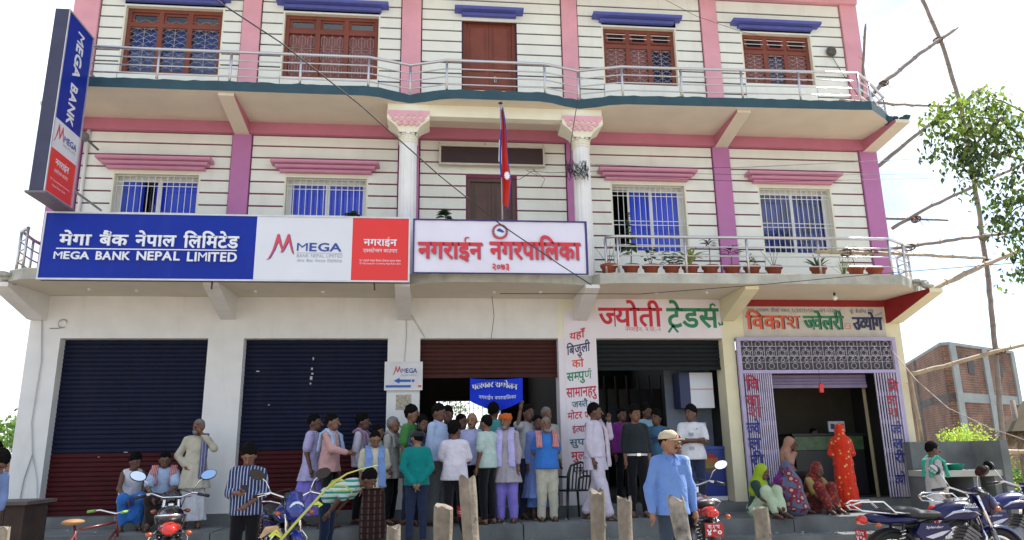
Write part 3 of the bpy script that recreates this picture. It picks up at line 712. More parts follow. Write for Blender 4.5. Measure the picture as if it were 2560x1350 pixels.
# ------------------------------------------------ railings
def railing(pts, ztop, zbot, zmid, label, post_every=None, extra=None, m=steel):
    c = pts[len(pts) // 2]
    o = worldthing('balcony_railing', (c[0], c[1], zbot), label, 'railing')
    for i, (x, y) in enumerate(pts):
        MB().tube([(x, y, zbot), (x, y, ztop)], .021, 10).build('post', m, o)
    MB().tube([(x, y, ztop + .012) for x, y in pts], .027, 10).build('top_rail', m, o)
    for z in zmid: MB().tube([(x, y, z) for x, y in pts], .0125, 8).build('rail', m, o)
    return o
R2 = [(-6.5, 12.85), (-6.2, 12.1), (-5.86, 11.80), (-4.68, 11.80), (-3.5, 11.80), (-2.34, 11.80), (-1.19, 11.80), (-.48, 12.02), (.16, 11.80), (1.89, 11.80), (2.53, 12.0), (3.29, 11.79), (4.38, 11.78), (5.50, 11.75), (6.58, 11.72), (7.72, 11.70), (8.12, 12.0), (8.80, 12.6), (8.80, 12.94)]
railing(R2, 8.31, 7.722, (7.86, 8.01, 8.16), 'long steel railing of the upper balcony zigzagging round the columns')
R1 = [(2.86, 11.86), (3.05, 11.78), (4.22, 11.77), (5.30, 11.75), (6.58, 11.74), (7.86, 11.70), (8.32, 12.0), (8.82, 12.6), (8.82, 12.94)]
railing(R1, 5.12, 4.478, (4.63, 4.80, 4.96), 'steel railing of the lower balcony in front of the potted plants')
R0 = [(-6.35, 11.80), (-6.55, 12.0), (-6.62, 12.5), (-6.62, 12.92)]
railing(R0, 5.12, 4.478, (4.63, 4.80, 4.96), 'short steel railing end sticking out left of the blue bank sign')
# drain pipe on the left, thin crack lines and cables on piers
b = MB().tube([(-6.2, 12.97, 4.5), (-6.2, 12.97, 7.33)], .03, 8); bp('drain_pipe', b, white_plaster)
b = MB().tube([(-.52, 12.99, 4.25), (-.50, 12.99, 3.6), (-.53, 12.99, 3.16)], .006, 5); bp('cable', b, steel_dull)
b = MB().tube([tuple(at(1002, 733, 12.6)), tuple(at(1030, 790, 12.97)), tuple(at(1062, 843, 12.98))], .006, 5); bp('cable', b, steel_dull)
b = MB().tube([(-6.6, 12.98, 4.2), (-6.48, 12.98, 3.2), (-6.5, 12.98, 2.2), (-6.42, 12.98, 1.7), (-6.5, 12.98, 1.3), (-6.52, 12.98, .9)], .009, 5); bp('cable', b, steel_dull)
b = MB().tube([(-6.42, 12.98, 1.7), (-6.3, 12.98, 1.3), (-6.25, 12.98, .95)], .007, 5); bp('cable', b, steel_dull)
b = MB(); 
for k in range(14): a = k / 13 * 1.6 * pi; b.tube([(-6.22 + .07 * cos(a), 12.97, 3.82 + .07 * sin(a)), (-6.22 + .07 * cos(a + .4), 12.97, 3.82 + .07 * sin(a + .4))], .006, 4)
b.tube([(-6.42, 12.98, 3.74), (-6.3, 12.98, 3.74), (-6.22, 12.97, 3.75)], .006, 4); bp('cable', b, steel_dull)
# ------------------------------------------------ jewellery shop gate
def jew():
    o = worldthing('folding_gate', (7.0, 12.9, .72), 'lilac steel folding gate with scrolled fanlight and blue hand lettering', 'gate')
    b = MB(); y0, y1 = 12.90, 12.96
    b.box(5.46, 8.53, y0, y1, 3.52, 3.585); b.box(5.46, 5.53, y0, y1, .72, 3.52); b.box(8.46, 8.53, y0, y1, .72, 3.52); b.box(5.53, 8.46, y0, y1, 2.925, 2.985)
    b.build('frame', lilac, o)
    g = MB(); y = 12.93; n = 13; w_ = (8.46 - 5.53) / n
    for i in range(n + 1):
        x = 5.53 + w_ * i; g.tube([(x, y, 2.99), (x, y, 3.52)], .006, 4)
    for z in (3.24, 3.42, 3.13): g.tube([(5.53, y, z), (8.46, y, z)], .005, 4)
    for i in range(n):
        cx = 5.53 + w_ * (i + .5)
        for r_, zc in ((.075, 3.30), (.045, 3.30), (.05, 3.06), (.03, 3.17), (.05, 3.46)):
            arcs(g, cx, zc, r_, 0, 360, y, .005, 14)
        for s in (-1, 1):
            arcs(g, cx + s * .055, 3.38, .055, 90 if s > 0 else -90, 330 if s > 0 else 90, y, .0045, 8)
            arcs(g, cx + s * .05, 3.21, .045, -90, 200, y, .0045, 8)
    g.build('fanlight_scrolls', mat('scroll_paint', (0.50, 0.46, 0.56), .6), o)
    MB().box(5.53, 8.46, 13.0, 13.01, 2.99, 3.52).build('fanlight_mesh', mat('mesh_dark', (0.08, .075, .08), .8), o)
    for x0, x1, nb in ((5.56, 6.04, 13), (8.03, 8.45, 9)):
        for i in range(nb):
            x = x0 + (x1 - x0) * i / (nb - 1)
            MB().box(x - .009, x + .009, 12.88, 12.905, .74, 2.92).build('gate_bar', mat('bar_lilac', (.52, .47, .62), .55, var=.15), o)
        c_ = MB()
        for z in (1.0, 1.5, 2.0, 2.5):
            for i in range(nb - 1):
                xa = x0 + (x1 - x0) * i / (nb - 1); xb = x0 + (x1 - x0) * (i + 1) / (nb - 1)
                c_.tube([(xa, 12.91, z), (xb, 12.91, z + .09)], .006, 4); c_.tube([(xa, 12.91, z + .09), (xb, 12.91, z)], .006, 4)
        c_.build('cross_link', lilac, o)
    return o
gate = jew()
# ================================================================== SIGNS
def tpx(parent, s, x0, yh, x1, yb, Y, m, **k):
    a = at(x0, yb, Y); c = at(x1, yb, Y); h = at((x0 + x1) / 2, yh, Y).z - at((x0 + x1) / 2, yb, Y).z
    return lettering(parent, s, (a.x, Y, (a.z + c.z) / 2), UX, UZ, c.x - a.x, h, m, **k)
# mega bank name board
S = worldthing('bank_sign', (-3.2, 11.5, 4.25), 'long lightbox sign in blue, white and red with raised bank lettering over the shutters', 'sign')
yb = 11.50
X0, X1, X2, X3 = -5.96, -2.81, -1.325, -.42
MB().box(X0, X3, yb, yb + .13, 4.245, 5.30).build('case', mat('sign_case', (.10, .06, .07), .5), S)
MB().box(X0, X1, yb - .008, yb - .001, 4.26, 5.285).build('blue_panel', sign_blue, S)
MB().box(X1, X2, yb - .008, yb - .001, 4.26, 5.285).build('white_panel', sign_white, S)
MB().box(X2, X3 - .015, yb - .008, yb - .001, 4.26, 5.285).build('red_panel', sign_red, S)
f = MB(); 
for a in ((X0 - .01, X3 + .01, 5.285, 5.31), (X0 - .01, X3 + .01, 4.235, 4.262)): f.box(a[0], a[1], yb - .02, yb - .0085, a[2], a[3])
f.box(X3 - .018, X3 + .01, yb - .02, yb - .0085, 4.262, 5.285); f.box(X0 - .012, X0 + .012, yb - .02, yb - .0085, 4.262, 5.285)
f.build('frame', mat('alu_frame', (.6, .58, .6), .4, metal=.6), S)
YF = yb - .0085
def raised(s, *a, **k): return tpx(S, s, *a, depth=.028, **k)
raised('मेगा', 148, 588, 228, 613, YF, letter_white); raised('बैंक', 248, 589, 320, 614, YF, letter_white)
raised('नेपाल', 338, 590, 440, 616, YF, letter_white); raised('िलिमटेड', 458, 592, 597, 620, YF, letter_white)
a = at(141, 621, YF); c = at(592, 627, YF); MB().box(a.x, c.x, YF - .012, YF, a.z - .008, a.z + .008).build('underline', letter_white, S)
raised('MEGA', 135, 630, 224, 648, YF, letter_white); raised('BANK', 240, 630, 326, 650, YF, letter_white)
raised('NEPAL', 342, 630, 450, 651, YF, letter_white); raised('LIMITED', 468, 632, 592, 654, YF, letter_white)
def swoosh(parent, x0, yt, x1, ybm, Y, m1, m2, flip=False):
    """two leaping strokes of the bank's mark"""
    A = at(x0, ybm, Y); C = at(x1, yt, Y); W_ = C.x - A.x; H_ = C.z - A.z
    def poly(P, m, dy):
        b = MB(); b.add([(A.x + u * W_, Y - dy, A.z + v * H_) for u, v in P], [tuple(range(len(P)))])
        b.build('logo_stroke', m, parent)
    s1 = [(0, 0), (.10, .10), (.22, .40), (.36, .98), (.42, 1.0), (.60, .38), (.58, .28), (.52, .44), (.40, .72), (.30, .40), (.14, .08)]
    s2 = [(.50, .28), (.56, .40), (.66, .72), (.74, .98), (.80, 1.0), (1.0, .22), (.93, .30), (.78, .74), (.70, .52), (.62, .36)]
    poly([(u + .03, v - .02) for u, v in s1], m2, .0035); poly([(u + .03, v - .02) for u, v in s2], m2, .0032)
    poly(s1, m1, .006); poly(s2, m1, .0065)
swoosh(S, 665, 585, 737, 650, YF, mat('logo_red', (.6, .05, .07), .4), letter_blue)
tpx(S, 'MEGA', 742, 608, 854, 628, YF, letter_blue, depth=.006)
tpx(S, 'BANK NEPAL LIMITED', 742, 635, 856, 644, YF, letter_grey, bold=False)
a = at(742, 632, YF); c = at(856, 632, YF); MB().box(a.x, c.x, YF - .004, YF, a.z - .003, a.z + .003).build('underline', letter_grey, S)
tpx(S, 'मेगा बैंक नेपाल िलिमटेड', 742, 650, 855, 656, YF, letter_grey, bold=False)
tpx(S, 'नगराईन', 909, 599, 992, 614, YF, letter_white, depth=.006)
tpx(S, 'एक~सटेन~सन काउन~टर', 908, 623, 993, 631, YF, letter_white, bold=False)
tpx(S, '"क" वर्गको राष्ट्र बैंकबाट ईजाजत प्राप्त संस्था', 898, 650, 1002, 654, YF, letter_white, bold=False)
tpx(S, '"D" Class Institution Licensed by Nepal Rastra Bank', 898, 657, 1002, 661, YF, letter_white, bold=False)
for x in (530, 935):
    p = at(x, 700, 11.6); MB().tube([(p.x, 11.62, 4.30), (p.x + .02, 11.55, 4.12)], .014, 6).build('bracket', mat('rust', (.12, .04, .03), .8), S)
# projecting vertical lightbox
V = worldthing('vertical_sign', (-5.82, 11.28, 5.42), 'tall slanting-topped blue lightbox projecting from the upper left corner of the facade', 'sign')
xf = -5.72; yn, yf = 10.86, 11.70; z0, z1 = 5.42, 8.42
MB().box(xf - .20, xf, yn, yf, z0, z1).build('case', mat('case_navy', (.035, .035, .08), .45, var=.15), V)
for (a, c, m, nm) in ((z0 + 1.20, z1 - .03, sign_blue, 'blue_panel'), (z0 + .72, z0 + 1.20, sign_white, 'white_panel'), (z0 + .03, z0 + .72, sign_red, 'red_panel')):
    MB().box(xf + .001, xf + .006, yn + .02, yf - .02, a, c).build(nm, m, V)
    MB().box(xf - .206, xf - .201, yn + .02, yf - .02, a, c).build(nm, m, V)
f = MB()
for a in ((yn - .006, yn + .02, z0, z1), (yf - .02, yf + .006, z0, z1), (yn + .02, yf - .02, z0, z0 + .028), (yn + .02, yf - .02, z1 - .028, z1)): f.box(xf + .0065, xf + .02, *a)
f.build('frame', mat('alu_frame', (0, 0, 0)), V)
MB().box(xf - .24, xf + .05, yn - .03, yf + .03, z0 - .035, z0 - .002).build('drip_tray', mat('tray', (.16, .14, .18), .5), V)
UY = Vector((0, 1, 0)); xx = xf + .0065
def side_text(s, y0, z_base, width, h, m, **k): return lettering(V, s, (xx, y0, z_base), UY, UZ, width, h, m, **k)
lettering(V, 'MEGA', (xx, 11.20, 8.24), -UZ, UY, .78, .20, letter_white, depth=.01)
lettering(V, 'BANK', (xx, 11.20, 7.34), -UZ, UY, .68, .20, letter_white, depth=.01)
sw = V
for P_, m_, d_ in (([(0, 0), (.10, .10), (.22, .40), (.36, .98), (.42, 1.0), (.60, .38), (.58, .28), (.40, .72), (.30, .40), (.14, .08)], mat('logo_red', (0, 0, 0)), .004), ([(.50, .28), (.56, .40), (.66, .72), (.74, .98), (.80, 1.0), (1.0, .22), (.93, .30), (.78, .74), (.62, .36)], mat('logo_red', (0, 0, 0)), .004)):
    b = MB(); b.add([(xx + d_, yn + .06 + u * .3, z0 + .82 + v * .32) for u, v in P_], [tuple(range(len(P_)))]); b.build('logo_stroke', m_, V)
side_text('MEGA', yn + .36, z0 + .93, .40, .10, letter_blue); side_text('BANK NEPAL LIMITED', yn + .36, z0 + .86, .40, .035, letter_grey, bold=False)
side_text('नगराईन', yn + .2, z0 + .50, .42, .09, letter_white); side_text('एक~सटेन~सन काउन~टर', yn + .2, z0 + .38, .42, .05, letter_white, bold=False)
side_text('"D" Class Institution Licensed by', yn + .12, z0 + .24, .6, .03, letter_white, bold=False); side_text('Nepal Rastra Bank', yn + .2, z0 + .16, .4, .03, letter_white, bold=False)
MB().tube([(-5.8, 11.7, 7.9), (-5.8, 12.9, 7.9)], .02, 6).tube([(-5.8, 11.7, 5.8), (-5.8, 12.9, 5.8)], .02, 6).build('bracket', steel_dull, V)
MB().sphere((-6.0, 12.4, 6.95), .09, 8, 6).tube([(-6.0, 12.4, 6.95), (-6.0, 12.95, 6.95)], .02, 6).build('lamp', mat('lamp_grey', (.15, .15, .16), .6), V)
# municipality banner
N = worldthing('municipality_banner', (1.05, 11.5, 4.41), 'white stretched banner with red lettering and round emblem between the two columns', 'banner')
b = MB(); n = 30; m_ = 10; b.smooth = True
vs = []
for j in range(m_ + 1):
    for i in range(n + 1):
        u, v = i / n, j / m_; vs.append((-.35 + 2.80 * u, 11.50 + .010 * sin(u * 9 + v * 3) * sin(v * 3.1) + .004 * sin(u * 40 + v * 11), 4.41 + .86 * v))
b.add(vs, [(j * (n + 1) + i, j * (n + 1) + i + 1, (j + 1) * (n + 1) + i + 1, (j + 1) * (n + 1) + i) for j in range(m_) for i in range(n)])
b.build('sheet', mat('banner_white', (.70, .68, .80), .55, var=.05, scale=2, bump=.1, bscale=5), N)
f = MB(); navy = mat('frame_navy', (.03, .02, .16), .5)
for a in ((-.37, 2.47, 5.27, 5.292), (-.37, 2.47, 4.39, 4.402)): f.box(a[0], a[1], 11.48, 11.52, a[2], a[3])
f.box(-.37, -.345, 11.48, 11.52, 4.402, 5.27); f.box(2.435, 2.47, 11.48, 11.52, 4.402, 5.27); f.build('frame', navy, N)
YN = 11.482
sh_w = mat('letter_shadow', (.22, .16, .24), .6)
for s, a in (('नगराईन', (1044, 607, 1206, 645)), ('नगरपािलका', (1224, 607, 1452, 647))):
    tpx(N, s, a[0] + 2, a[1] + 2, a[2] + 2, a[3] + 2, YN, sh_w, depth=.002, bold=True, name='letter_shadow')
    tpx(N, s, *a, YN, letter_red, depth=.008)
tpx(N, '२०७३', 1231, 660, 1273, 675, YN, letter_red, depth=.008, bold=True)
ec = at(1250, 579, YN); b = MB()
for k in range(22):
    a = 2 * pi * k / 22; r = .115
    b.add([(ec.x + r * cos(a) + dx * .022, YN - .003, ec.z + r * sin(a) + dz * .022) for dx, dz in ((-1, 0), (0, -1), (1, 0), (0, 1))], [(0, 1, 2, 3)])
b.build('emblem_wreath', mat('wreath', (.35, .04, .08), .6), N)
b = MB(); b.add([(ec.x + .085 * cos(2 * pi * k / 20), YN - .002, ec.z + .085 * sin(2 * pi * k / 20)) for k in range(20)], [tuple(range(20))]); b.build('emblem_disc', sign_white, N)
b = MB(); b.add([(ec.x + u, YN - .004, ec.z + v) for u, v in ((-.06, .02), (-.02, .055), (.01, .05), (.05, .02), (.075, -.01), (.04, -.02), (0, -.005), (-.03, .0))], [tuple(range(8))]); b.build('emblem_mountain', letter_blue, N)
b = MB(); P = [(-.10, -.06), (-.05, -.1), (.05, -.1), (.10, -.06), (.11, -.085), (.05, -.125), (-.05, -.125), (-.11, -.085)]
b.add([(ec.x + u, YN - .005, ec.z + v) for u, v in P], [tuple(range(8))]); b.build('emblem_ribbon', letter_red, N)
# LED board above the door
L = worldthing('display_board', (1.02, 12.86, 6.8), 'dark unlit display board in a thin pale frame above the balcony door', 'display')
MB().box(.08, 1.98, 12.88, 12.95, 6.84, 7.16).build('screen', mat('led_dark', (.035, .012, .012), .5, var=.1), L)
f = frame_mb(.04, 2.02, 6.80, 7.20, 12.865, 12.95, .035); f.build('frame', mat('pale_frame', (.55, .5, .42), .5), L)
b = MB()
for x in (.05, .9, 2.0): b.tube([(x, 12.93, 7.2), (x, 12.93, 7.27)], .008, 5)
b.build('hanger', steel_dull, L)
# flag on its pole
Fl = worldthing('flagpole', (1.08, 11.62, 5.3), 'slim flagpole standing behind the banner', 'flagpole')
MB().tube([(1.09, 11.62, 4.5), (1.08, 11.62, 7.42)], .014, 8).build('pole', mat('pole_grey', (.35, .33, .36), .5), Fl)
MB().sphere((1.08, 11.62, 7.44), (.04, .04, .02), 8, 5).build('finial', black_paint, Fl)
fb = MB(); fb.smooth = True; n, m_ = 12, 26; vs = []
for j in range(m_ + 1):
    v = j / m_; wd = .03 + .18 * min(1, v * 1.4) if v < .75 else .20 - .25 * (v - .75)
    for i in range(n + 1):
        u = i / n; vs.append((1.085 + wd * u * .72 + .012 * sin(v * 9), 11.60 - .05 * sin(u * 8 + v * 3) * (0.3 + u), 7.32 - 1.70 * v - .10 * u * v))
fb.add(vs, [(j * (n + 1) + i, j * (n + 1) + i + 1, (j + 1) * (n + 1) + i + 1, (j + 1) * (n + 1) + i) for j in range(m_) for i in range(n)])
flag_red = cloth('flag_red', [(0.55, 0.02, 0.012)]); flag = fb.build('flag', flag_red)
tag(flag, 'furled red flag with white sun and blue hem hanging from the slim pole', 'flag')
b = MB(); pts = [vs[j * (n + 1) + n] for j in range(m_ + 1)]; b.tube(pts, .012, 5); pts = [vs[j * (n + 1)] for j in range(m_ + 1)]; b.tube([(p[0] - .012, p[1] - .01, p[2]) for p in pts[6:20]], .016, 5)
b.build('hem', cloth('flag_blue', [(.03, .05, .30)]), flag)
b = MB(); c0 = Vector((1.165, 11.52, 6.08)); P = []
for k in range(24): a = 2 * pi * k / 24; r = .085 if k % 2 == 0 else .055; P.append((c0.x + r * cos(a) * .65, c0.y, c0.z + r * sin(a)))
b.add(P, [tuple(range(24))]); b.build('sun_emblem', letter_white, flag)
b = MB(); b.add([(1.045, 11.585, 6.75), (1.085, 11.58, 6.72), (1.085, 11.58, 6.30), (1.03, 11.585, 6.36)], [(0, 1, 2, 3)]); b.build('white_fold', letter_white, flag)
# small direction sign on the pier
D = worldthing('direction_sign', (-.53, 12.95, 2.68), 'small white bank sign with a blue arrow on the pier between shutters', 'sign')
MB().box(-.85, -.22, 12.955, 12.995, 2.68, 3.15).build('panel', mat('panel_grey', (.62, .62, .64), .45), D)
frame_mb(-.86, -.21, 2.67, 3.16, 12.945, 12.955, .015).build('frame', mat('alu_frame', (0, 0, 0)), D)
YD = 12.954
swoosh(D, 981, 915, 1003, 938, YD, mat('logo_red', (0, 0, 0)), letter_blue)
tpx(D, 'MEGA', 1004, 921, 1043, 932, YD, letter_blue); tpx(D, 'BANK NEPAL', 1004, 936, 1043, 940, YD, letter_grey, bold=False)
b = MB(); a = at(984, 952, YD); c = at(1036, 952, YD)
b.box(a.x + .09, c.x - .06, YD - .003, YD - .0005, a.z - .022, a.z + .022); b.add([(a.x, YD - .003, a.z), (a.x + .1, YD - .003, a.z - .05), (a.x + .1, YD - .003, a.z + .05)], [(0, 1, 2)]); b.box(c.x - .045, c.x, YD - .003, YD - .0005, a.z - .022, a.z + .022)
b.build('arrow', mat('arrow_blue', (.02, .10, .45), .5), D)
b = MB(); a = at(964, 966, YD); c = at(1027, 966, YD); b.box(a.x, c.x, YD - .003, YD - .0005, a.z - .02, a.z + .02); b.build('blue_bar', mat('arrow_blue', (0, 0, 0)), D)
a = at(1045, 966, YD); MB().box(a.x, -.225, YD - .003, YD - .0005, a.z - .012, a.z + .02).build('red_bar', sign_red, D)
# blue cloth banner hanging from the half open shutter
Cb = MB(); Cb.smooth = True; n = 24; m_ = 10; vs = []
a0, a1 = at(1175, 946, 12.82), at(1306, 948, 12.82); WD = a1.x - a0.x
for j in range(m_ + 1):
    for i in range(n + 1):
        u, v = i / n, j / m_; lo = at(1178, 1001, 12.82).z if u < .02 else None
        drop = .38 + .17 * (1 - abs(u - .5) * 2) ** .8 if True else 0
        vs.append((a0.x + WD * u, 12.82 + .03 * sin(u * 11 + v * 2) * v + .015 * sin(u * 5), a0.z - .02 * sin(u * pi) - drop * v))
Cb.add(vs, [(j * (n + 1) + i, j * (n + 1) + i + 1, (j + 1) * (n + 1) + i + 1, (j + 1) * (n + 1) + i) for j in range(m_) for i in range(n)])
cbn = worldthing('cloth_banner', (1.06, 12.8, 2.3), 'bright blue pointed cloth banner with white lettering hanging under the brown shutter', 'banner')
Cb.build('sheet', cloth('banner_blue', [(0.01, 0.04, 0.62)]), cbn)
def arch(s, x0, yh, x1, yb, Y, m, parent, sag):
    ob = tpx(parent, s, x0, yh, x1, yb, Y, m, bold=False); me = ob.data; xs_ = [v.co.x for v in me.vertices]; lo, hi = min(xs_), max(xs_)
    for v in me.vertices: t = (v.co.x - lo) / (hi - lo) * 2 - 1; v.co.z += sag * (1 - t * t); v.co.y += 0
for sx in (0, 1.6):
    arch('पत~रकार सम~मेलन', 1180 + sx, 962, 1292 + sx, 975, 12.775, letter_white, cbn, .05)
arch('नगराईन नगरपािलका', 1197, 988, 1290, 996, 12.775, letter_white, cbn, -.02)
# painted shop names (lettering belongs to the building)
def paint(s, x0, yh, x1, yb, m, Y=12.9925, **k): return tpx(B, s, x0, yh, x1, yb, Y, m, **{**dict(name='painted_lettering', depth=.002), **k})
paint('ज~योती', 1497, 771, 1658, 815, paint_crimson)
paint('ट=ेडर्स'.replace('र्स', 'स^'), 1668, 772, 1800, 818, paint_green)
b = MB(); a = at(1797, 815, 12.99); b.tube([(a.x, 12.991, a.z + .07), (a.x + .02, 12.991, a.z + .02), (a.x + .07, 12.991, a.z + .03), (a.x + .07, 12.991, a.z + .09)], [.012, .02, .02, .008], 6)
bp('painted_lettering', b, paint_green)
paint('नगराईन. न.पा.-२', 1563, 819, 1652, 828, paint_crimson, bold=False)
def paintr(s, x0, yh, x1, yb, m, rot, **k):
    o = paint(s, x0, yh, x1, yb, m, **k)
    if o is None: return
    me = o.data; cx = sum(v.co.x for v in me.vertices) / len(me.vertices)
    for v in me.vertices: v.co.z += (v.co.x - cx) * rot
for s, x0, yh, x1, yb, m, r in (('यहाँ', 1424, 830, 1464, 846, paint_crimson, .22), ('िबजुली', 1417, 862, 1476, 882, paint_navy, .2), ('को', 1430, 900, 1460, 918, paint_orange, .12),
        ('सम~पुणर्'.replace('णर्', 'ण^'), 1417, 930, 1480, 950, paint_green, .12), ('सामानहरु', 1416, 968, 1492, 990, paint_crimson, .08), ('जस~तै', 1430, 1003, 1470, 1017, mat('paint_teal', (.02, .15, .2), .6), .1), (':-', 1475, 1000, 1486, 1010, paint_navy, 0),
        ('मोटर', 1419, 1031, 1456, 1047, paint_crimson, .1), ('पम~प', 1462, 1029, 1487, 1045, paint_crimson, .1), ('ईत~यािद', 1431, 1065, 1476, 1080, mat('paint_mag', (.35, .02, .08), .6), .05), ('सुपर', 1424, 1098, 1474, 1113, mat('paint_teal', (0, 0, 0)), .05), ('मुल~य', 1428, 1130, 1476, 1148, paint_crimson, .02), ('पमप', 1434, 1168, 1470, 1184, paint_navy, 0)):
    paintr(s, x0, yh, x1, yb, m, r)
for dx, m in ((3, black_paint), (0, None)):
    paint('िवकाश', 1866 + dx, 790, 2001 + dx, 822, m or paint_orange, depth=.0015 if dx else .004)
    paint('ज~वेलरी', 2010 + dx, 791, 2110 + dx, 823, m or paint_green, depth=.0015 if dx else .004)
    paint('उद~योग', 2133 + dx, 794, 2206 + dx, 824, m or paint_navy, depth=.0015 if dx else .004)
a = at(2113, 822, 12.99)
frame_mb(a.x, a.x + .11, a.z, a.z + .1, 12.988, 12.991, .008).box(a.x, a.x + .11, 12.988, 12.991, a.z + .05, a.z + .056).build('painted_safe', paint_orange, B)
paint('उदय नारायण जीको पसल,', 1868, 772, 1976, 780, paint_navy, bold=False); paint('९८४४११०१३६ , ०४१-५२३७५१', 1980, 772, 2102, 781, paint_navy, bold=False)
paint("पो=: बैजिन~त देिव", 2124, 775, 2184, 783, paint_navy, bold=False)
paintr('नारायण', 2186, 784, 2206, 788, paint_navy, .4, bold=False)
# letters down the gate sides
def gl(s, x0, yh, x1, yb, m, rot=0):
    o = tpx(gate, s, x0, yh, x1, yb, 12.872, m, bold=True, depth=.003); return o
crim = mat('gate_crimson', (.33, .015, .05), .6); ink = mat('gate_ink', (.02, .025, .20), .6)
for s, y, m, x in (('िव', 953, crim, 1865), ('का', 993, crim, 1867), ('श', 1022, crim, 1872), ('ज~वे', 1062, ink, 1868), ('ल', 1100, ink, 1872), ('री', 1142, ink, 1878), ('उ', 1180, ink, 1884), ('द~यो', 1200, ink, 1893)):
    gl(s, x, y - 4, x + 34, y + 22, m)
for s, y, m, x in (('िव', 958, crim, 2222), ('का', 992, crim, 2219), ('श', 1022, crim, 2222), ('ज~वे', 1065, ink, 2230), ('ल', 1100, ink, 2234), ('री', 1136, ink, 2238), ('द~यो', 1190, ink, 2240)):
    gl(s, x, y - 2, x + 26, y + 20, m)
# ================================================================== INSIDE THE SHOPS
Fz = worldthing('chest_freezer', (4.72, 13.6, .715), 'deep blue chest freezer with a round picture on its front inside the right hand shop', 'freezer')
blu = mat('freezer_blue', (.012, .03, .22), .4, var=.15, scale=4)
MB().box(4.28, 5.20, 13.30, 13.95, .80, 1.60).build('body', blu, Fz)
MB().box(4.27, 5.21, 13.29, 13.96, 1.605, 1.66).build('lid', mat('freezer_lid', (.02, .05, .3), .4), Fz)
MB().box(4.27, 5.21, 13.285, 13.96, .72, .795).build('base', sign_white, Fz)
b = MB(); c0 = at(1775, 1158, 13.29)
for k, (r, mm) in enumerate(((.17, 0),)):
    for j in range(4):
        z0_, z1_ = -r + j * r / 2, -r + (j + 1) * r / 2; P = []
        for t in range(7):
            zz = z0_ + (z1_ - z0_) * t / 6; P.append((sqrt(max(0, r * r - zz * zz)), zz))
        b.cur = j; V_ = [(c0.x - q, 13.296, c0.z + zz) for q, zz in P] + [(c0.x + q, 13.296, c0.z + zz) for q, zz in P[::-1]]
        b.add(V_, [tuple(range(len(V_)))])
b.build('picture', [mat('pic_a', (.10, .08, .05), .6), mat('pic_b', (.28, .20, .06), .6, var=.4, scale=20), mat('pic_c', (.35, .12, .03), .6, var=.4, scale=20), mat('pic_d', (.30, .02, .02), .6)], Fz)
bx = worldthing('wall_cabinet', (4.9, 13.7, 2.3), 'pale boxy wall cabinet with a dark side hung above the blue freezer', 'cabinet')
MB().box(4.72, 5.16, 13.45, 13.85, 2.35, 3.0).build('body', sign_white, bx); MB().box(4.52, 4.715, 13.45, 13.85, 2.35, 3.0).build('dark_side', mat('cab_navy', (.02, .03, .1), .5), bx)
MB().box(4.72, 5.16, 13.440, 13.449, 2.69, 2.70).build('door_gap', paint_crimson, bx)
m5 = worldthing('electric_meter', (5.0, 13.9, 1.9), 'small switch box with a cable on the pale shop wall', 'meter')
MB().box(4.96, 5.08, 13.75, 13.82, 1.92, 2.1).build('body', white_metal, m5); MB().tube([(5.02, 13.78, 1.92), (5.0, 13.78, 1.8), (5.06, 13.78, 1.75)], .008, 5).build('cable', black_plastic, m5)
bbox('shop_side_wall', mat('shop_pale', (.20, .23, .28), .8, var=.1), 4.4, 5.29, 13.97, 14.0, .716, 4.2)
sr = worldthing('shop_rack', (3.7, 16.0, .715), 'dim rack of hanging goods at the back of the right hand shop', 'rack')
for k in range(9): 
    MB().box(2.9 + k * .25, 2.93 + k * .25, 15.9, 15.95, .72, 3.2).build('upright', mat('upright_dark', (.04, .04, .045), .7), sr)
    if k < 8: MB().box(2.95 + k * .25, 3.12 + k * .25, 15.8, 15.9, 1.3 + (k * 37 % 5) * .2, 2.9).build('hanging_goods', mat('goods%d' % (k % 3), [(.03, .03, .035), (.05, .04, .03), (.02, .025, .03)][k % 3], .6), sr)
# jewellery counter
ct = worldthing('shop_counter', (7.6, 14.2, .715), 'dark glass topped counter in the jewellery shop behind the red sari', 'counter')
MB().box(6.9, 8.3, 14.0, 14.5, .72, 1.55).build('cabinet', mat('counter_dark', (.02, .02, .025), .4), ct); MB().box(6.85, 8.35, 13.95, 14.55, 1.83, 1.87).build('top', black_plastic, ct)
MB().box(6.9, 8.3, 13.99, 14.0, 1.56, 1.82).build('display_glass', mat('display_green', (.06, .12, .05), .3, var=.5, scale=8), ct)
bbox('shop_side_wall', mat('shop_dusty', (.06, .05, .035), .9), 6.3, 8.6, 14.75, 14.8, .716, 3.6)
lp = MB().box(7.62, 7.95, 13.98, 14.02, 1.90, 2.10); o = lp.build('boxed_item', mat('item_white', (.5, .52, .58), .5)); tag(o, 'small white box with red print standing on the jewellery counter', 'box')
MB().box(7.80, 7.93, 13.972, 13.979, 1.95, 2.05).build('red_print', sign_red, o)
MB().box(7.66, 7.74, 13.972, 13.979, 1.95, 2.05).build('dark_print', paint_navy, o)
o = MB().tube([(8.05, 13.3, .72), (8.02, 13.3, 2.9)], .035, 4).build('door_post', mat('post_wood', (.25, .2, .12), .8), B)
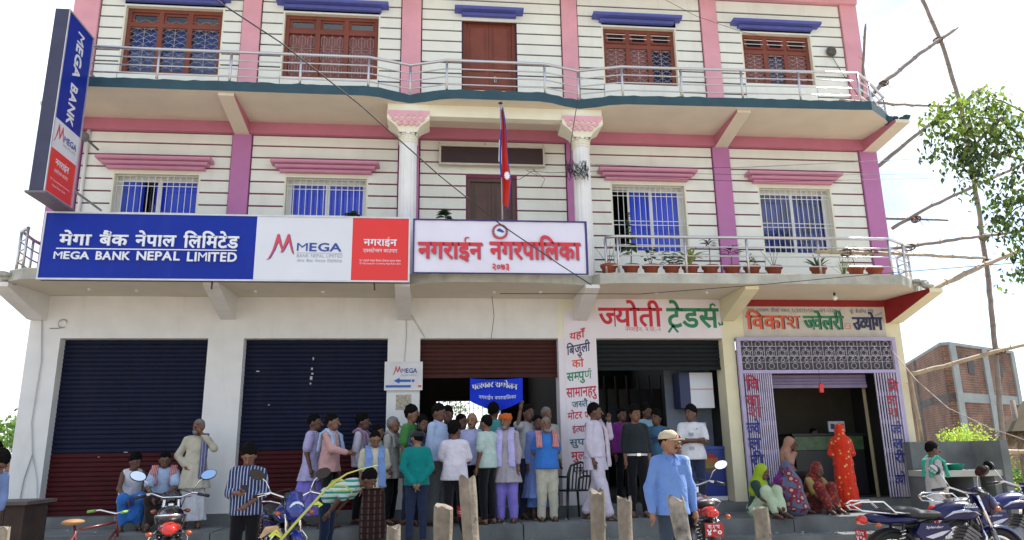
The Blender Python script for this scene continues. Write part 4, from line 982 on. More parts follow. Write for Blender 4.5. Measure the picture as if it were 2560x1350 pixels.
# plastic chair by the sign pier
def chair(x, y, z, rz, label, m):
    o = empty('plastic_chair', (x, y, z), label, 'chair', rz=rz)
    for sx in (-1, 1):
        for sy in (-1, 1): MB().tube([(sx * .24, sy * .22, 0), (sx * .20, sy * .18, .43)], [.016, .022], 6).build('leg', m, o)
    MB().box(-.22, .22, -.21, .21, .43, .455).build('seat', m, o)
    b = MB()
    for i in range(7): u = -.19 + .38 * i / 6; b.tube([(u, .20, .46), (u * 1.05, .25, .68), (u * .95, .28, .86 - .25 * u * u * 3)], .014, 5)
    b.tube([(-.21, .2, .45), (-.23, .26, .7), (-.18, .28, .84), (0, .29, .89), (.18, .28, .84), (.23, .26, .7), (.21, .2, .45)], .02, 6); b.build('backrest', m, o)
    for sx in (-1, 1): MB().tube([(sx * .23, .22, .66), (sx * .25, .0, .66), (sx * .24, -.18, .62), (sx * .22, -.2, .43)], .018, 6).build('armrest', m, o)
green_pl = mat('plastic_green', (.006, .02, .014), .45)
chair(2.28, 12.55, .545, radians(200), 'dark green plastic chair against the pier painted with red and green words', green_pl)
# bulbs
for px, py, Y, z, lab in ((2087, 745, 12.2, None, 'bare white bulb hanging under the red painted band'), (2052, 970, 12.8, None, 'small bulb hanging on a wire over the jewellery doorway')):
    p = at(px, py, Y); o = worldthing('light_bulb', tuple(p), lab, 'bulb')
    s = 1 if Y < 12.5 else .7
    MB().sphere(tuple(p), .045 * s, 10, 8).build('globe', mat('bulb_white', (.8, .8, .78), .3), o); MB().lathe([(.02 * s, .035), (.022 * s, .08), (.012 * s, .1)], tuple(p), 8).build('socket', black_plastic, o)
    MB().tube([(p.x, p.y, p.z + .09), (p.x, p.y, 4.3 if Y < 12.5 else 3.5)], .004, 4).build('wire', wire_m, o)
p = at(2052, 963, 12.78); o = MB().box(p.x - .035, p.x + .035, 12.76, 12.80, p.z - .13, p.z + .02).build('padlock_tag', sign_red); tag(o, 'small red packet hanging in the middle of the jewellery doorway', 'packet')
# round dark fitting by the top right pilaster
p = at(2079, 128, 12.93); o = MB().sphere((p.x, 12.94, p.z), (.11, .07, .11), 10, 7).build('round_fitting', mat('fitting_grey', (.10, .095, .09), .9, var=.4, scale=20, bump=.5)); tag(o, 'round dark fitting on the top floor wall beside the last pink pilaster', 'lamp')
MB().tube([(p.x, 12.95, p.z - .1), (p.x + .2, 12.96, p.z - .5), (p.x + .45, 12.95, p.z - .95)], .008, 4).build('cable', wire_m, o)
# ================================================================== PEOPLE
def nets(F, org, h):
    """surface nets over a sampled distance field"""
    s = F < 0; nx, ny, nz = F.shape
    c = np.zeros((nx - 1, ny - 1, nz - 1), int)
    for a in (0, 1):
        for b in (0, 1):
            for d in (0, 1): c += s[a:nx - 1 + a, b:ny - 1 + b, d:nz - 1 + d]
    act = (c > 0) & (c < 8); idx = -np.ones(act.shape, int); ii = np.argwhere(act); idx[act] = np.arange(len(ii))
    acc = np.zeros((len(ii), 3)); cnt = np.zeros(len(ii))
    i, j, k = ii.T
    cor = [(a, b, d) for a in (0, 1) for b in (0, 1) for d in (0, 1)]
    for p in cor:
        for ax in range(3):
            if p[ax] == 0:
                q = list(p); q[ax] = 1
                f0 = F[i + p[0], j + p[1], k + p[2]]; f1 = F[i + q[0], j + q[1], k + q[2]]
                m = (f0 < 0) != (f1 < 0); t = np.where(m, f0 / np.where(m, f0 - f1, 1), 0)
                pt = np.zeros((len(ii), 3)); pt[:] = p; pt[:, ax] += t
                acc += pt * m[:, None]; cnt += m
    V = (ii + acc / cnt[:, None]) * h + org
    Q = []
    def quads(mask, flip, cells):
        e = np.argwhere(mask)
        if not len(e): return
        q = np.stack([idx[tuple((e + o).T)] for o in cells], 1); fl = flip[tuple(e.T)]
        q[fl] = q[fl][:, ::-1]; Q.append(q)
    S = s
    m = (S[:-1, 1:-1, 1:-1] != S[1:, 1:-1, 1:-1]); quads(m, ~S[:-1, 1:-1, 1:-1] & m, [(0, 0, 0), (0, 1, 0), (0, 1, 1), (0, 0, 1)])
    m = (S[1:-1, :-1, 1:-1] != S[1:-1, 1:, 1:-1]); quads(m, S[1:-1, :-1, 1:-1] & m, [(0, 0, 0), (1, 0, 0), (1, 0, 1), (0, 0, 1)])
    m = (S[1:-1, 1:-1, :-1] != S[1:-1, 1:-1, 1:]); quads(m, ~S[1:-1, 1:-1, :-1] & m, [(0, 0, 0), (1, 0, 0), (1, 1, 0), (0, 1, 0)])
    return V, (np.concatenate(Q) if Q else np.zeros((0, 4), int))
def npmesh(name, V, Q, mats, mi=None):
    me = bpy.data.meshes.new(name); me.vertices.add(len(V)); me.vertices.foreach_set('co', np.asarray(V, np.float32).ravel())
    me.loops.add(Q.size); me.polygons.add(len(Q)); me.loops.foreach_set('vertex_index', Q.ravel().astype(np.int32))
    me.polygons.foreach_set('loop_start', np.arange(0, Q.size, 4, dtype=np.int32)); me.polygons.foreach_set('loop_total', np.full(len(Q), 4, np.int32))
    me.polygons.foreach_set('use_smooth', np.ones(len(Q), bool))
    for m in mats: me.materials.append(m)
    if mi is not None: me.polygons.foreach_set('material_index', mi.astype(np.int32))
    me.update(calc_edges=True); me.validate(); return me
# primitives: ('c', a, b, ra, rb) tapered limb, ('e', centre, radii, rotation or None), ('k', z0, z1, (cx0,cy0,rx0,ry0), (cx1,cy1,rx1,ry1), folds) draped cone
def field(P, prims, k=0.03):
    F = None
    for p in prims:
        if p[0] == 'c':
            a, b = np.array(p[1]), np.array(p[2]); ab = b - a; t = np.clip(((P - a) @ ab) / max(1e-9, ab @ ab), 0, 1)
            d = np.linalg.norm(P - a - t[..., None] * ab, axis=-1) - (p[3] + (p[4] - p[3]) * t)
        elif p[0] == 'e':
            q = P - np.array(p[1])
            if p[3] is not None: q = q @ p[3]
            r = np.array(p[2]); k0 = np.linalg.norm(q / r, axis=-1); k1 = np.linalg.norm(q / (r * r), axis=-1); d = k0 * (k0 - 1) / np.maximum(k1, 1e-6)
        else:
            z0, z1, e0, e1, fo = p[1:6]; P0 = P
            if len(p) > 6: P = p[6](P)
            t = np.clip((P[..., 2] - z0) / (z1 - z0), 0, 1)
            cx, cy, rx, ry = [e0[i] + (e1[i] - e0[i]) * t for i in range(4)]
            dx, dy = (P[..., 0] - cx), (P[..., 1] - cy)
            if fo: 
                th = np.arctan2(dy, dx); am = 1 + fo[0] * (1 - t * fo[2]) * np.sin(fo[1] * th + 3 * np.sin(P[..., 2] * 3.1) + fo[1]) + fo[0] * .5 * (1 - t * fo[2]) * np.sin(fo[1] * 2.3 * th + 1.7)
                rx = rx * am; ry = ry * am
            q = np.sqrt((dx / rx) ** 2 + (dy / ry) ** 2); d = (q - 1) * np.minimum(rx, ry)
            d = np.maximum(d, np.maximum(z0 - P[..., 2], P[..., 2] - z1)); P = P0
        if F is None: F = d
        else:
            hh = np.clip(.5 + .5 * (F - d) / k, 0, 1); F = F * (1 - hh) + d * hh - k * hh * (1 - hh)
    return F
def bounds(prims):
    lo = []; hi = []
    for p in prims:
        if p[0] == 'c':
            for c, r in ((p[1], p[3]), (p[2], p[4])): lo.append([x - r for x in c]); hi.append([x + r for x in c])
        elif p[0] == 'e': r = max(p[2]); lo.append([x - r for x in p[1]]); hi.append([x + r for x in p[1]])
        elif len(p) > 6: continue
        else:
            for z, e in ((p[1], p[3]), (p[2], p[4])): lo.append([e[0] - e[2] * 1.2, e[1] - e[3] * 1.2, z]); hi.append([e[0] + e[2] * 1.2, e[1] + e[3] * 1.2, z])
    return np.min(lo, 0), np.max(hi, 0)
def blob(prims, vox=.016, k=.03, cut=None, wr=0.0, seed=0, wscale=1.0):
    lo, hi = bounds(prims); lo = lo - 2.5 * vox - wr; hi = hi + 2.5 * vox + wr
    n = np.ceil((hi - lo) / vox).astype(int) + 1
    G = np.stack(np.meshgrid(*[lo[i] + vox * np.arange(n[i]) for i in range(3)], indexing='ij'), -1)
    F = field(G, prims, k)
    if wr:
        s = seed * 1.37; X, Y, Z = G[..., 0] * wscale, G[..., 1] * wscale, G[..., 2] * wscale
        F = F + wr * (np.sin(17 * Z + 9 * X + 3 * np.sin(7 * Y + s) + s) * .5 + np.sin(31 * X - 13 * Z + 2.1 * np.sin(11 * Z + s)) * .35 + np.sin(23 * Y + 19 * Z + s * 2) * .3)
    if cut is not None: F = np.maximum(F, cut(G))
    return nets(F, lo, vox)
SKINS = [mat('skin_a', (0.185, 0.086, 0.050), .55, var=.12, scale=9), mat('skin_b', (0.115, 0.052, 0.032), .55, var=.12, scale=9), mat('skin_c', (0.25, 0.125, 0.075), .55, var=.12, scale=9)]
HAIR_B = mat('hair_black', (.006, .005, .005), .95, spec=.1, var=.3, scale=40, bump=.5, bscale=90); HAIR_G = mat('hair_grey', (.20, .19, .19), .95, spec=.1, var=.3, scale=40, bump=.5, bscale=90)
EYE_W = mat('eye_white', (.30, .27, .24), .4); EYE_D = mat('eye_dark', (.01, .008, .006), .3); LIP = mat('lip', (.14, .045, .035), .5)
SANDAL = mat('sandal', (.05, .03, .02), .6)
ARMS = {'apart': ((.262, .03, 1.11), (.268, -.03, .865)), 'hang': ((.215, .02, 1.11), (.215, -.05, .87)), 'behind': ((.235, .07, 1.13), (.05, .16, .90)), 'crossed': ((.215, -.07, 1.14), (-.10, -.20, 1.17)),
        'phone': ((.225, .01, 1.13), (.06, -.27, 1.14)), 'face': ((.30, -.13, 1.24), (.05, -.13, 1.50)), 'clasp': ((.235, -.02, 1.13), (.05, -.20, 1.0)),
        'wave': ((.29, -.10, 1.40), (.24, -.12, 1.63)), 'raise': ((.24, -.15, 1.22), (.12, -.20, 1.42)), 'knees': ((.22, -.22, 1.20), (.10, -.42, 1.10)),
        'drop': ((.20, -.10, 1.15), (.19, -.20, .95)), 'fwd': ((.22, -.12, 1.17), (.17, -.34, 1.12)), 'hip': ((.30, .05, 1.13), (.17, -.05, .98)), 'lap': ((.22, -.06, 1.13), (.06, -.26, 1.0))}
LEGS = {'stand': (((-.095, -.01, .50), (-.105, .03, .08)), ((.095, -.01, .50), (.105, .03, .08))),
        'walk': (((-.095, -.12, .52), (-.10, -.22, .10)), ((.095, .04, .50), (.10, .22, .12))),
        'stride': (((-.12, -.16, .53), (-.14, -.42, .08)), ((.095, .02, .50), (.10, .10, .08))),
        'chair': (((-.13, -.42, .50), (-.13, -.40, .08)), ((.13, -.42, .50), (.13, -.38, .08))),
        'floor': (((-.15, -.33, .46), (-.11, -.46, .08)), ((.15, -.33, .44), (.11, -.48, .08))),
        'cross': (((-.32, -.22, .18), (.04, -.34, .08)), ((.32, -.22, .18), (-.04, -.40, .07)))}
def person(loc, h, rz, label, skin=0, arms=('hang', 'hang'), legs='stand', lean=0.0, head=(0, 0), top=None, bottom=None, hair='short', hair_m=None, beard=None, extra=(), scarf=None, group='people gathered before the building', feet=True, stout=1.0, veil=None):
    """local frame: faces -Y; arms = (arm on -X side, arm on +X side)"""
    root = empty('person', loc, label, 'person', group, rz=radians(rz)); s = h / 1.70; sd_ = (hash(label) if False else sum(map(ord, label))) % 97
    root.scale = (s, s, s)
    HIP = np.array([0, 0, .93]); dz = {'chair': -.47, 'floor': -.80, 'cross': -.82}.get(legs, 0.0); po = np.array([0, 0, dz]); la = radians(lean)
    def T(p):
        q = np.array(p, float) - HIP; y = q[1] * cos(la) - q[2] * sin(la); z = q[1] * sin(la) + q[2] * cos(la); return tuple(np.array([q[0], y, z]) + HIP + po)
    def Ti(G):           # world -> trunk frame
        q = G - HIP - po; y = q[..., 1] * cos(la) + q[..., 2] * sin(la); z = -q[..., 1] * sin(la) + q[..., 2] * cos(la)
        return np.stack([q[..., 0], y, z], -1) + HIP
    Rl = np.array(Matrix.Rotation(-la, 3, 'X').transposed().transposed()) if la else None
    rotT = np.array(Matrix.Rotation(la, 3, 'X')) if la else None
    st = stout * .90; L = LEGS[legs]; yaw, pit = radians(head[0]), radians(head[1])
    hc = T((0, -.02, 1.575)); RH = np.array((Matrix.Rotation(yaw, 3, 'Z') @ Matrix.Rotation(la * .6 + pit, 3, 'X')))
    def Hd(p): return tuple(np.array(hc) + RH @ (np.array(p) * 1.07))
    sh = [T((sx * .150, 0, 1.375)) for sx in (-1, 1)]
    el = []; wr_ = []
    for i, sx in enumerate((-1, 1)):
        e, w_ = ARMS[arms[i]]; el.append(T((sx * e[0] * .9, e[1], e[2]))); wr_.append(T((sx * w_[0] * .92, w_[1], w_[2])))
    hips = [tuple(np.array([sx * .080, 0, .91]) + po) for sx in (-1, 1)]
    kn = [L[0][0], L[1][0]]; an = [L[0][1], L[1][1]]
    # ---- body: one surface
    body = [('e', T((0, .0, .97)), (.15 * st, .11 * st, .12), rotT), ('e', T((0, .0, 1.27)), (.155 * st, .105 * st, .19), rotT), ('c', T((-.11, 0, 1.39)), T((.11, 0, 1.39)), .052, .052), ('c', T((0, .01, 1.38)), Hd((0, .01, -.05)), .058, .052)]
    for i in (0, 1):
        body += [('c', sh[i], el[i], .047, .038), ('c', el[i], wr_[i], .038, .026), ('c', hips[i], kn[i], .082, .052), ('c', kn[i], an[i], .05, .036),
                 ('c', an[i], (an[i][0] * 1.08, an[i][1] - .13, .03), .034, .024), ('c', an[i], (an[i][0], an[i][1] + .03, .035), .036, .03)]
    V1, Q1 = blob(body, .02, .03)
    hd = [('e', Hd((0, .005, .02)), (.082, .103, .115), RH), ('e', Hd((0, -.035, -.055)), (.056, .062, .064), RH), ('c', Hd((0, -.095, .012)), Hd((0, -.118, -.028)), .010, .017), ('c', Hd((-.03, -.085, .03)), Hd((.03, -.085, .03)), .014, .014),
          ('e', Hd((-.078, .005, -.005)), (.010, .02, .032), RH), ('e', Hd((.078, .005, -.005)), (.010, .02, .032), RH), ('c', Hd((0, .01, -.06)), T((0, .01, 1.43)), .05, .052)]
    V2, Q2 = blob(hd, .011, .018)
    Vs = [V1, V2]; Qs = [Q1, Q2 + len(V1)]; M_ = [np.zeros(len(Q1)), np.zeros(len(Q2))]; nv = len(V1) + len(V2)
    mb = MB()
    for sx in (-1, 1):
        mb.cur = 1; mb.sphere(Hd((sx * .031, -.086, .012)), (.012, .012, .007), 8, 6)
        mb.cur = 2; mb.sphere(Hd((sx * .031, -.0955, .012)), (.0062, .0062, .0062), 6, 5)
        mb.cur = 2; mb.tube([Hd((sx * .014, -.101, .034)), Hd((sx * .032, -.098, .039)), Hd((sx * .05, -.085, .033))], .0045, 5)
    mb.cur = 3; mb.tube([Hd((-.022, -.092, -.058)), Hd((0, -.099, -.056)), Hd((.022, -.092, -.058))], [.004, .007, .004], 6)
    if beard == 'moustache': mb.cur = 2; mb.tube([Hd((-.028, -.093, -.047)), Hd((0, -.105, -.042)), Hd((.028, -.093, -.047))], [.004, .009, .004], 6)
    # hands: palm and five fingers
    mb.cur = 0
    for i, sx in enumerate((-1, 1)):
        w_ = Vector(wr_[i]); d = (w_ - Vector(el[i])).normalized()
        a = arms[i]
        if a in ('crossed',): d = Vector((-sx * 1, -.1, .05)).normalized()
        side = Vector((0, 1, 0)) if abs(d.y) < .8 else Vector((0, 0, 1))
        if a in ('hang', 'drop', 'hip'): side = Vector((0, -1, 0))
        u = (side - d * side.dot(d)).normalized(); nrm = d.cross(u) * (sx if a in ('hang', 'drop') else 1); 
        pc = w_ + d * .045
        mb.tube([w_ - d * .01, w_ + d * .025, pc + d * .025, pc + d * .045], [.024, .030, .034, .026], 8)
        for f in range(4):
            l = (.070, .078, .072, .056)[f]; off = (f - 1.5) * .0165
            b0 = w_ + d * .078 + u * -off; c1 = b0 + d * l * .5 - nrm * .006; c2 = b0 + d * l * .88 - nrm * .022
            mb.tube([b0 - d * .02, b0, c1, c2], [.009, .0092, .0085, .0065], 6)
        t0 = w_ + d * .03 + u * .026; mb.tube([t0 - u * .01, t0 + d * .02 + u * .018, t0 + d * .045 + u * .022 - nrm * .008], [.011, .0105, .008], 6)
    V3 = np.array(mb.v); quad = [f for f in mb.f]; 
    body_me = npmesh('body', np.concatenate(Vs), np.concatenate(Qs), [SKINS[skin], EYE_W, EYE_D, LIP])
    bo = bpy.data.objects.new('body', body_me); COL.objects.link(bo)
    import bmesh
    bm = bmesh.new(); bm.from_mesh(body_me); vv = [bm.verts.new(p) for p in mb.v]
    for f, m_, s_ in zip(mb.f, mb.mi, mb.sm):
        try: fc = bm.faces.new([vv[q] for q in f]); fc.material_index = m_; fc.smooth = True
        except ValueError: pass
    bm.to_mesh(body_me); bm.free(); bo.parent = root
    def child(name, V, Q, m):
        o = bpy.data.objects.new(name, npmesh(name, V, Q, [m])); COL.objects.link(o); o.parent = root; return o
    # ---- hair
    hm = hair_m or HAIR_B
    if hair != 'none' and not veil:
        nr = np.array([0, .585, .81]); 
        big = {'short': .010, 'thick': .024, 'thin': .005, 'long': .02}[hair]
        c_ = {'short': .010, 'thick': .002, 'thin': .024, 'long': -.01}[hair]
        hp = [('e', Hd((0, .010 + big * .3, .028 + big * .75)), (.084 + big * .45, .106 + big * .3, .113 + big * .45), RH)]
        if hair == 'long': hp.append(('e', Hd((0, .07, -.08)), (.06, .045, .12), RH))
        def hc_(G): q = (G - np.array(hc)) @ RH; return -(q @ nr) + c_ + .008 * np.sin(q[..., 0] * 70 + sd_) + .9 * np.maximum(0, .03 - np.abs(q[..., 1] + .012)) * (np.abs(q[..., 0]) > .06) * -1
        if hair == 'long':
            def hc_(G): q = (G - np.array(hc)) @ RH; return np.minimum(-(q @ nr) + c_, -(q[..., 1] - .03))
        V, Q = blob(hp, .010, .02, hc_, wr=.003 if hair != 'thick' else .007, seed=sd_, wscale=4); child('hair', V, Q, hm)
    if beard and beard != 'moustache':
        V, Q = blob([('e', Hd((0, -.06, -.075)), (.05, .05, .05), RH)], .010, .02, lambda G: ((G - np.array(hc)) @ RH)[..., 2] + .062, wr=.004, wscale=3); child('beard', V, Q, HAIR_G)
    # ---- clothes
    if bottom:
        kind, m_ = bottom[0], bottom[1]
        if kind in ('trousers', 'loose', 'shorts'):
            a = .014 if kind != 'loose' else .036; pr = [('e', T((0, 0, .955)), (.152 * st + .02, .118 * st + .015, .12), rotT)]
            for i in (0, 1):
                k2 = kn[i]; pr.append(('c', hips[i], k2, .085 + a, .052 + a))
                if kind != 'shorts': pr.append(('c', k2, (an[i][0], an[i][1], an[i][2] + .02), .052 + a, .040 + a * .9))
            V, Q = blob(pr, .018, .03, lambda G: Ti(G)[..., 2] - 1.03, wr=.007 if kind == 'loose' else .004, seed=sd_); o = child('trousers' if kind != 'shorts' else 'shorts', V, Q, m_)
        elif kind in ('lungi', 'dhoti', 'skirt'):
            hem = bottom[2] if len(bottom) > 2 else .14
            if legs in ('chair', 'floor', 'cross'):
                pr = [('e', T((0, 0, .955)), (.18, .15, .13), rotT)]
                for i in (0, 1): pr += [('c', hips[i], kn[i], .12, .085), ('c', kn[i], (an[i][0] * .9, an[i][1] + .02, an[i][2] + .05), .08, .07)]
                pr.append(('c', (0, -.2, .35 + dz * .1 + .1), (0, -.38, .2), .10, .08))
                V, Q = blob(pr, .02, .07, None, wr=.01, seed=sd_)
            else:
                mx_ = (an[0][1] + an[1][1]) / 2; ry = .13 + abs(an[0][1] - an[1][1]) * .45
                pr = [('k', hem, 1.02, (0, mx_ * .8, .215, ry), (0, 0, .165 * st, .125 * st), (.075, 7, .75))]
                V, Q = blob(pr, .018, .03, None, wr=.003, seed=sd_)
            child(kind if kind != 'skirt' else 'skirt', V, Q, m_)
    if top:
        kind, m_ = top[0], top[1]; opt = top[2] if len(top) > 2 else {}
        slv = opt.get('sleeve', 'long'); hem = opt.get('hem', .86 if kind != 'kurta' else .60); fl = opt.get('flare', 0.0 if kind != 'kurta' else .05); a = .024 if kind != 'tee' else .022
        lo_ = .026 if bottom and bottom[0] == 'loose' else .006
        pr = [('e', T((0, 0, 1.27)), (.158 * st + a, .112 * st + a, .20), rotT), ('e', T((0, 0, 1.00)), (.165 * st + a, .125 * st + a, .20), rotT), ('k', hem, 1.28, (0, 0, max(.176 * st + a, .203) + lo_, max(.140 * st + a, .150) + lo_), (0, .005, .150 * st + a, .100 * st + a), (.03, 5, .9), Ti), ('c', T((-.105, .005, 1.385)), T((.105, .005, 1.385)), .052 + a * .6, .052 + a * .6), ('c', T((-.06, .015, 1.42)), T((.06, .015, 1.42)), .045, .045)]
        for i in (0, 1):
            if slv == 'none': continue
            if slv == 'long': pr += [('c', sh[i], el[i], .056 + a * .5, .044 + a * .6), ('c', el[i], tuple(np.array(el[i]) + (np.array(wr_[i]) - np.array(el[i])) * .93), .045 + a * .6, .034 + a * .5)]
            elif slv == 'rolled': pr += [('c', sh[i], el[i], .056 + a * .5, .046 + a * .6), ('c', el[i], tuple(np.array(el[i]) + (np.array(wr_[i]) - np.array(el[i])) * .35), .046 + a * .6, .046 + a * .5)]
            else: pr += [('c', sh[i], tuple(np.array(sh[i]) + (np.array(el[i]) - np.array(sh[i])) * .74), .058 + a * .6, .056 + a * .9)]
        V, Q = blob(pr, .0165, .018, lambda G: np.maximum(hem + .03 - Ti(G)[..., 2] if kind != 'kurta' else .9 - Ti(G)[..., 2], (Ti(G)[..., 2] - 1.455)), wr=.009, seed=sd_, wscale=.9)
        o = child('shirt' if kind != 'kurta' else 'kurta', V, Q, m_)
        if kind == 'kurta' and legs not in ('chair', 'floor', 'cross'):
            V, Q = blob([('k', hem, 1.0, (0, 0, .20 + fl, .155 + fl), (0, 0, .158 * st + a, .12 * st + a), (.05, 6, .8))], .0165, .03, None, wr=.003, seed=sd_)
            o2 = bpy.data.objects.new('kurta_skirt', npmesh('kurta_skirt', V, Q, [m_])); COL.objects.link(o2); o2.parent = o
        if opt.get('collar'):
            c = MB()
            for sx in (-1, 1): c.tube([T((0, .055, 1.468)), T((sx * .055, .02, 1.47)), T((sx * .045, -.06, 1.44)), T((sx * .055, -.105, 1.395))], [.014, .014, .013, .006], 6)
            q = c.build('collar', m_); q.parent = o
        if opt.get('buttons'):
            c = MB()
            for z in (1.36, 1.27, 1.18, 1.09, 1.0): c.sphere(T((0, -.140 * st if z > 1.1 else -.142 * st, z)), (.006, .004, .006), 6, 4)
            q = c.build('button', EYE_W); q.parent = o
            c = MB(); c.box(-.004, .004, -.0035, .0035, -.24, .24, Matrix.Translation(T((.012, -.139 * st, 1.16)))); q = c.build('placket', m_); q.parent = o
        if opt.get('pocket'):
            c = MB(); c.box(.05, .13, -.143 * st, -.12, 1.24, 1.34); q = c.build('pocket', m_); q.parent = o
        if opt.get('print'):
            c = MB()
            for k_, (x, z, ww, hh) in enumerate(opt['print']):
                c.box(x, x + ww, -.150, -.13, z, z + hh)
            q = c.build('chest_print', mat('print_navy', (.03, .04, .15), .6)); q.parent = o
    if scarf:
        m_, style = scarf; pr = []
        paths = []
        if style == 'neck':
            for sx in (-1, 1): paths.append([(sx * .02, .085, 1.455), (sx * .085, .05, 1.475), (sx * .10, -.07, 1.43), (sx * .09, -.14, 1.30), (sx * .105, -.155, 1.10), (sx * .11, -.165, .88)])
        elif style == 'left': paths.append([(.06, .13, 1.22), (.10, .08, 1.44), (.125, -.04, 1.465), (.12, -.14, 1.32), (.115, -.16, 1.1), (.11, -.18, .78)])
        elif style == 'right': paths.append([(-.06, .13, 1.22), (-.10, .08, 1.44), (-.125, -.04, 1.465), (-.12, -.14, 1.32), (-.115, -.16, 1.1), (-.11, -.18, .92)])
        elif style == 'shoulder': paths += [[(-.13, .14, 1.15), (-.13, .10, 1.40), (-.15, 0, 1.465), (-.17, -.1, 1.38), (-.17, -.15, 1.15)], [(.13, .14, 1.15), (.13, .10, 1.40), (.15, 0, 1.465), (.17, -.1, 1.38), (.17, -.15, 1.15)]]
        elif style == 'short': paths += [[(-.11, .10, 1.42), (-.14, 0, 1.47), (-.145, -.11, 1.39), (-.14, -.14, 1.22)], [(.11, .10, 1.42), (.14, 0, 1.47), (.145, -.11, 1.39), (.14, -.14, 1.22)]]
        elif style == 'wrap': paths += [[(-.16, -.05, 1.43), (-.06, .11, 1.45), (.1, .11, 1.44), (.17, .0, 1.42), (.2, .02, 1.2), (.2, .03, .98)], [(.10, -.02, 1.46), (.13, -.13, 1.32), (.08, -.17, 1.14), (.10, -.17, .95)]]
        for pt in paths:
            for o_ in ((-.03, 0), (0, -.008), (.03, 0)) if style != 'wrap' else ((-.05, 0), (-.015, -.01), (.02, -.005), (.05, 0)):
                for a, b in zip(pt[:-1], pt[1:]): pr.append(('c', T((a[0] + o_[0], a[1] * st + o_[1], a[2])), T((b[0] + o_[0] * 1.2, b[1] * st + o_[1], b[2])), .020, .021))
        V, Q = blob(pr, .013, .012, None, wr=.003, seed=sd_, wscale=2); child('scarf', V, Q, m_)
    if veil:                       # cloth drawn over head and shoulders
        m_, full = veil
        pr = [('e', Hd((0, .02, .03)), (.095, .115, .125), RH), ('c', Hd((0, .05, -.05)), T((0, .05, 1.36)), .095, .14), ('e', T((0, .02, 1.28)), (.20, .15, .20), rotT)]
        if full: pr += [('k', .10, 1.45, (0, .02, .23, .19), (0, .02, .15, .12), (.05, 8, .8))]
        nrm_ = np.array([0, -1, 0.12])
        def vc(G):
            q = (G - np.array(hc)) @ RH; return (-np.sqrt(q[..., 0] ** 2 * 1.6 + (q[..., 2] + .02) ** 2) + .080) if False else np.maximum(np.where(q[..., 1] < -.01, .078 - np.sqrt(q[..., 0] ** 2 * 1.5 + (q[..., 2] + .015) ** 2 * .8), -1), -1)
        if full != 'closed': V, Q = blob(pr, .016, .04, vc, wr=.006, seed=sd_, wscale=1.4)
        else: V, Q = blob(pr, .016, .05, None, wr=.007, seed=sd_, wscale=1.4)
        child('veil', V, Q, m_)
    if feet:
        for i in (0, 1):
            f_ = MB(); x, y = an[i][0], an[i][1]; f_.box(x - .045, x + .045, y - .19, y + .07, .0, .018); f_.tube([(x - .042, y - .10, .02), (x, y - .11, .062), (x + .042, y - .10, .02)], .010, 6); q = f_.build('sandal', SANDAL, root)
    root['_T'] = 0; del root['_T']
    return root, dict(T=T, Hd=Hd, RH=RH, wr=wr_, kn=kn, an=an, hc=hc, child=child, s=s)
def cap(info, m, peak_dir=1, brim=True, logo=None):
    Hd, RH = info['Hd'], info['RH']
    V, Q = blob([('e', Hd((0, .005, .045)), (.098, .118, .100), RH)], .011, .02, lambda G: -(((G - np.array(info['hc'])) @ RH) @ np.array([0, .12, .99])) + .040); o = info['child']('cap', V, Q, m)
    if brim:
        b = MB(); n = 10; R = .092
        P = [(R * cos(pi + pi * i / n), -.080 + R * 1.05 * sin(pi + pi * i / n)) for i in range(n + 1)]
        top_ = [Hd((x, y, .056 - (abs(x) * .18))) for x, y in P]; bo_ = [Hd((x, y, .048 - (abs(x) * .18))) for x, y in P]
        b.add(top_ + bo_, [tuple(range(n + 1)), tuple(range(n + 1, 2 * n + 2))[::-1]] + [(i, i + 1, n + 2 + i, n + 1 + i) for i in range(n)]); q = b.build('peak', m); q.parent = o
    if logo:
        b = MB(); b.tube([Hd((-.018, -.107, .085)), Hd((-.018, -.112, .055)), Hd((-.018, -.107, .085)), Hd((.0, -.112, .075)), Hd((.018, -.107, .085)), Hd((.018, -.112, .055))], .004, 5); q = b.build('cap_badge', logo); q.parent = o
    return o
def head_at(px, py, Y, z0): return at(px, py, Y).z - z0
def standing(px, py, Y, z0, rz, label, **k):
    """px, py: where the top of the head is seen; z0: level of the floor under the feet"""
    p = at(px, py, Y); h = p.z - z0
    return person((p.x, Y, z0), h, rz, label, **k)
c_white = cloth('cloth_white', [(.62, .62, .66)]); c_cream = cloth('cloth_cream', [(.50, .47, .38)]); c_khaki = cloth('cloth_ecru', [(.47, .43, .34)])
c_lav = cloth('cloth_lavender', [(.42, .38, .62)]); c_lav2 = cloth('cloth_violet', [(.22, .18, .60)]); c_lblue = cloth('cloth_lightblue', [(.36, .46, .66)])
c_blue = cloth('cloth_blue', [(.035, .16, .50)]); c_sky = cloth('cloth_sky', [(.13, .25, .62)]); c_teal = cloth('cloth_teal', [(.0, .19, .18)]); c_mint = cloth('cloth_mint', [(.44, .56, .52)])
c_green = cloth('cloth_green', [(.05, .20, .05)]); c_pink = cloth('cloth_pink', [(.52, .30, .29)]); c_black = cloth('cloth_black', [(.006, .006, .009)]); c_navy = cloth('cloth_navy', [(.02, .03, .07)])
c_grey = cloth('cloth_grey', [(.10, .11, .12)]); c_dgrey = cloth('cloth_dark_grey', [(.018, .024, .028)]); c_jeans = cloth('cloth_jeans', [(.008, .018, .05)]); c_brown = cloth('cloth_brown', [(.03, .02, .02)])
c_purple = cloth('cloth_purple', [(.16, .02, .18)]); c_rose = cloth('cloth_rose', [(.45, .10, .16)])
c_vstripe = cloth('cloth_pinstripe', [(.015, .03, .11), (.40, .43, .52)], 'stripe', 26, width=.30); c_hstripe = cloth('cloth_greenstripe', [(.55, .66, .62), (.03, .25, .17)], 'stripe', 13, width=.42, axis='Z')
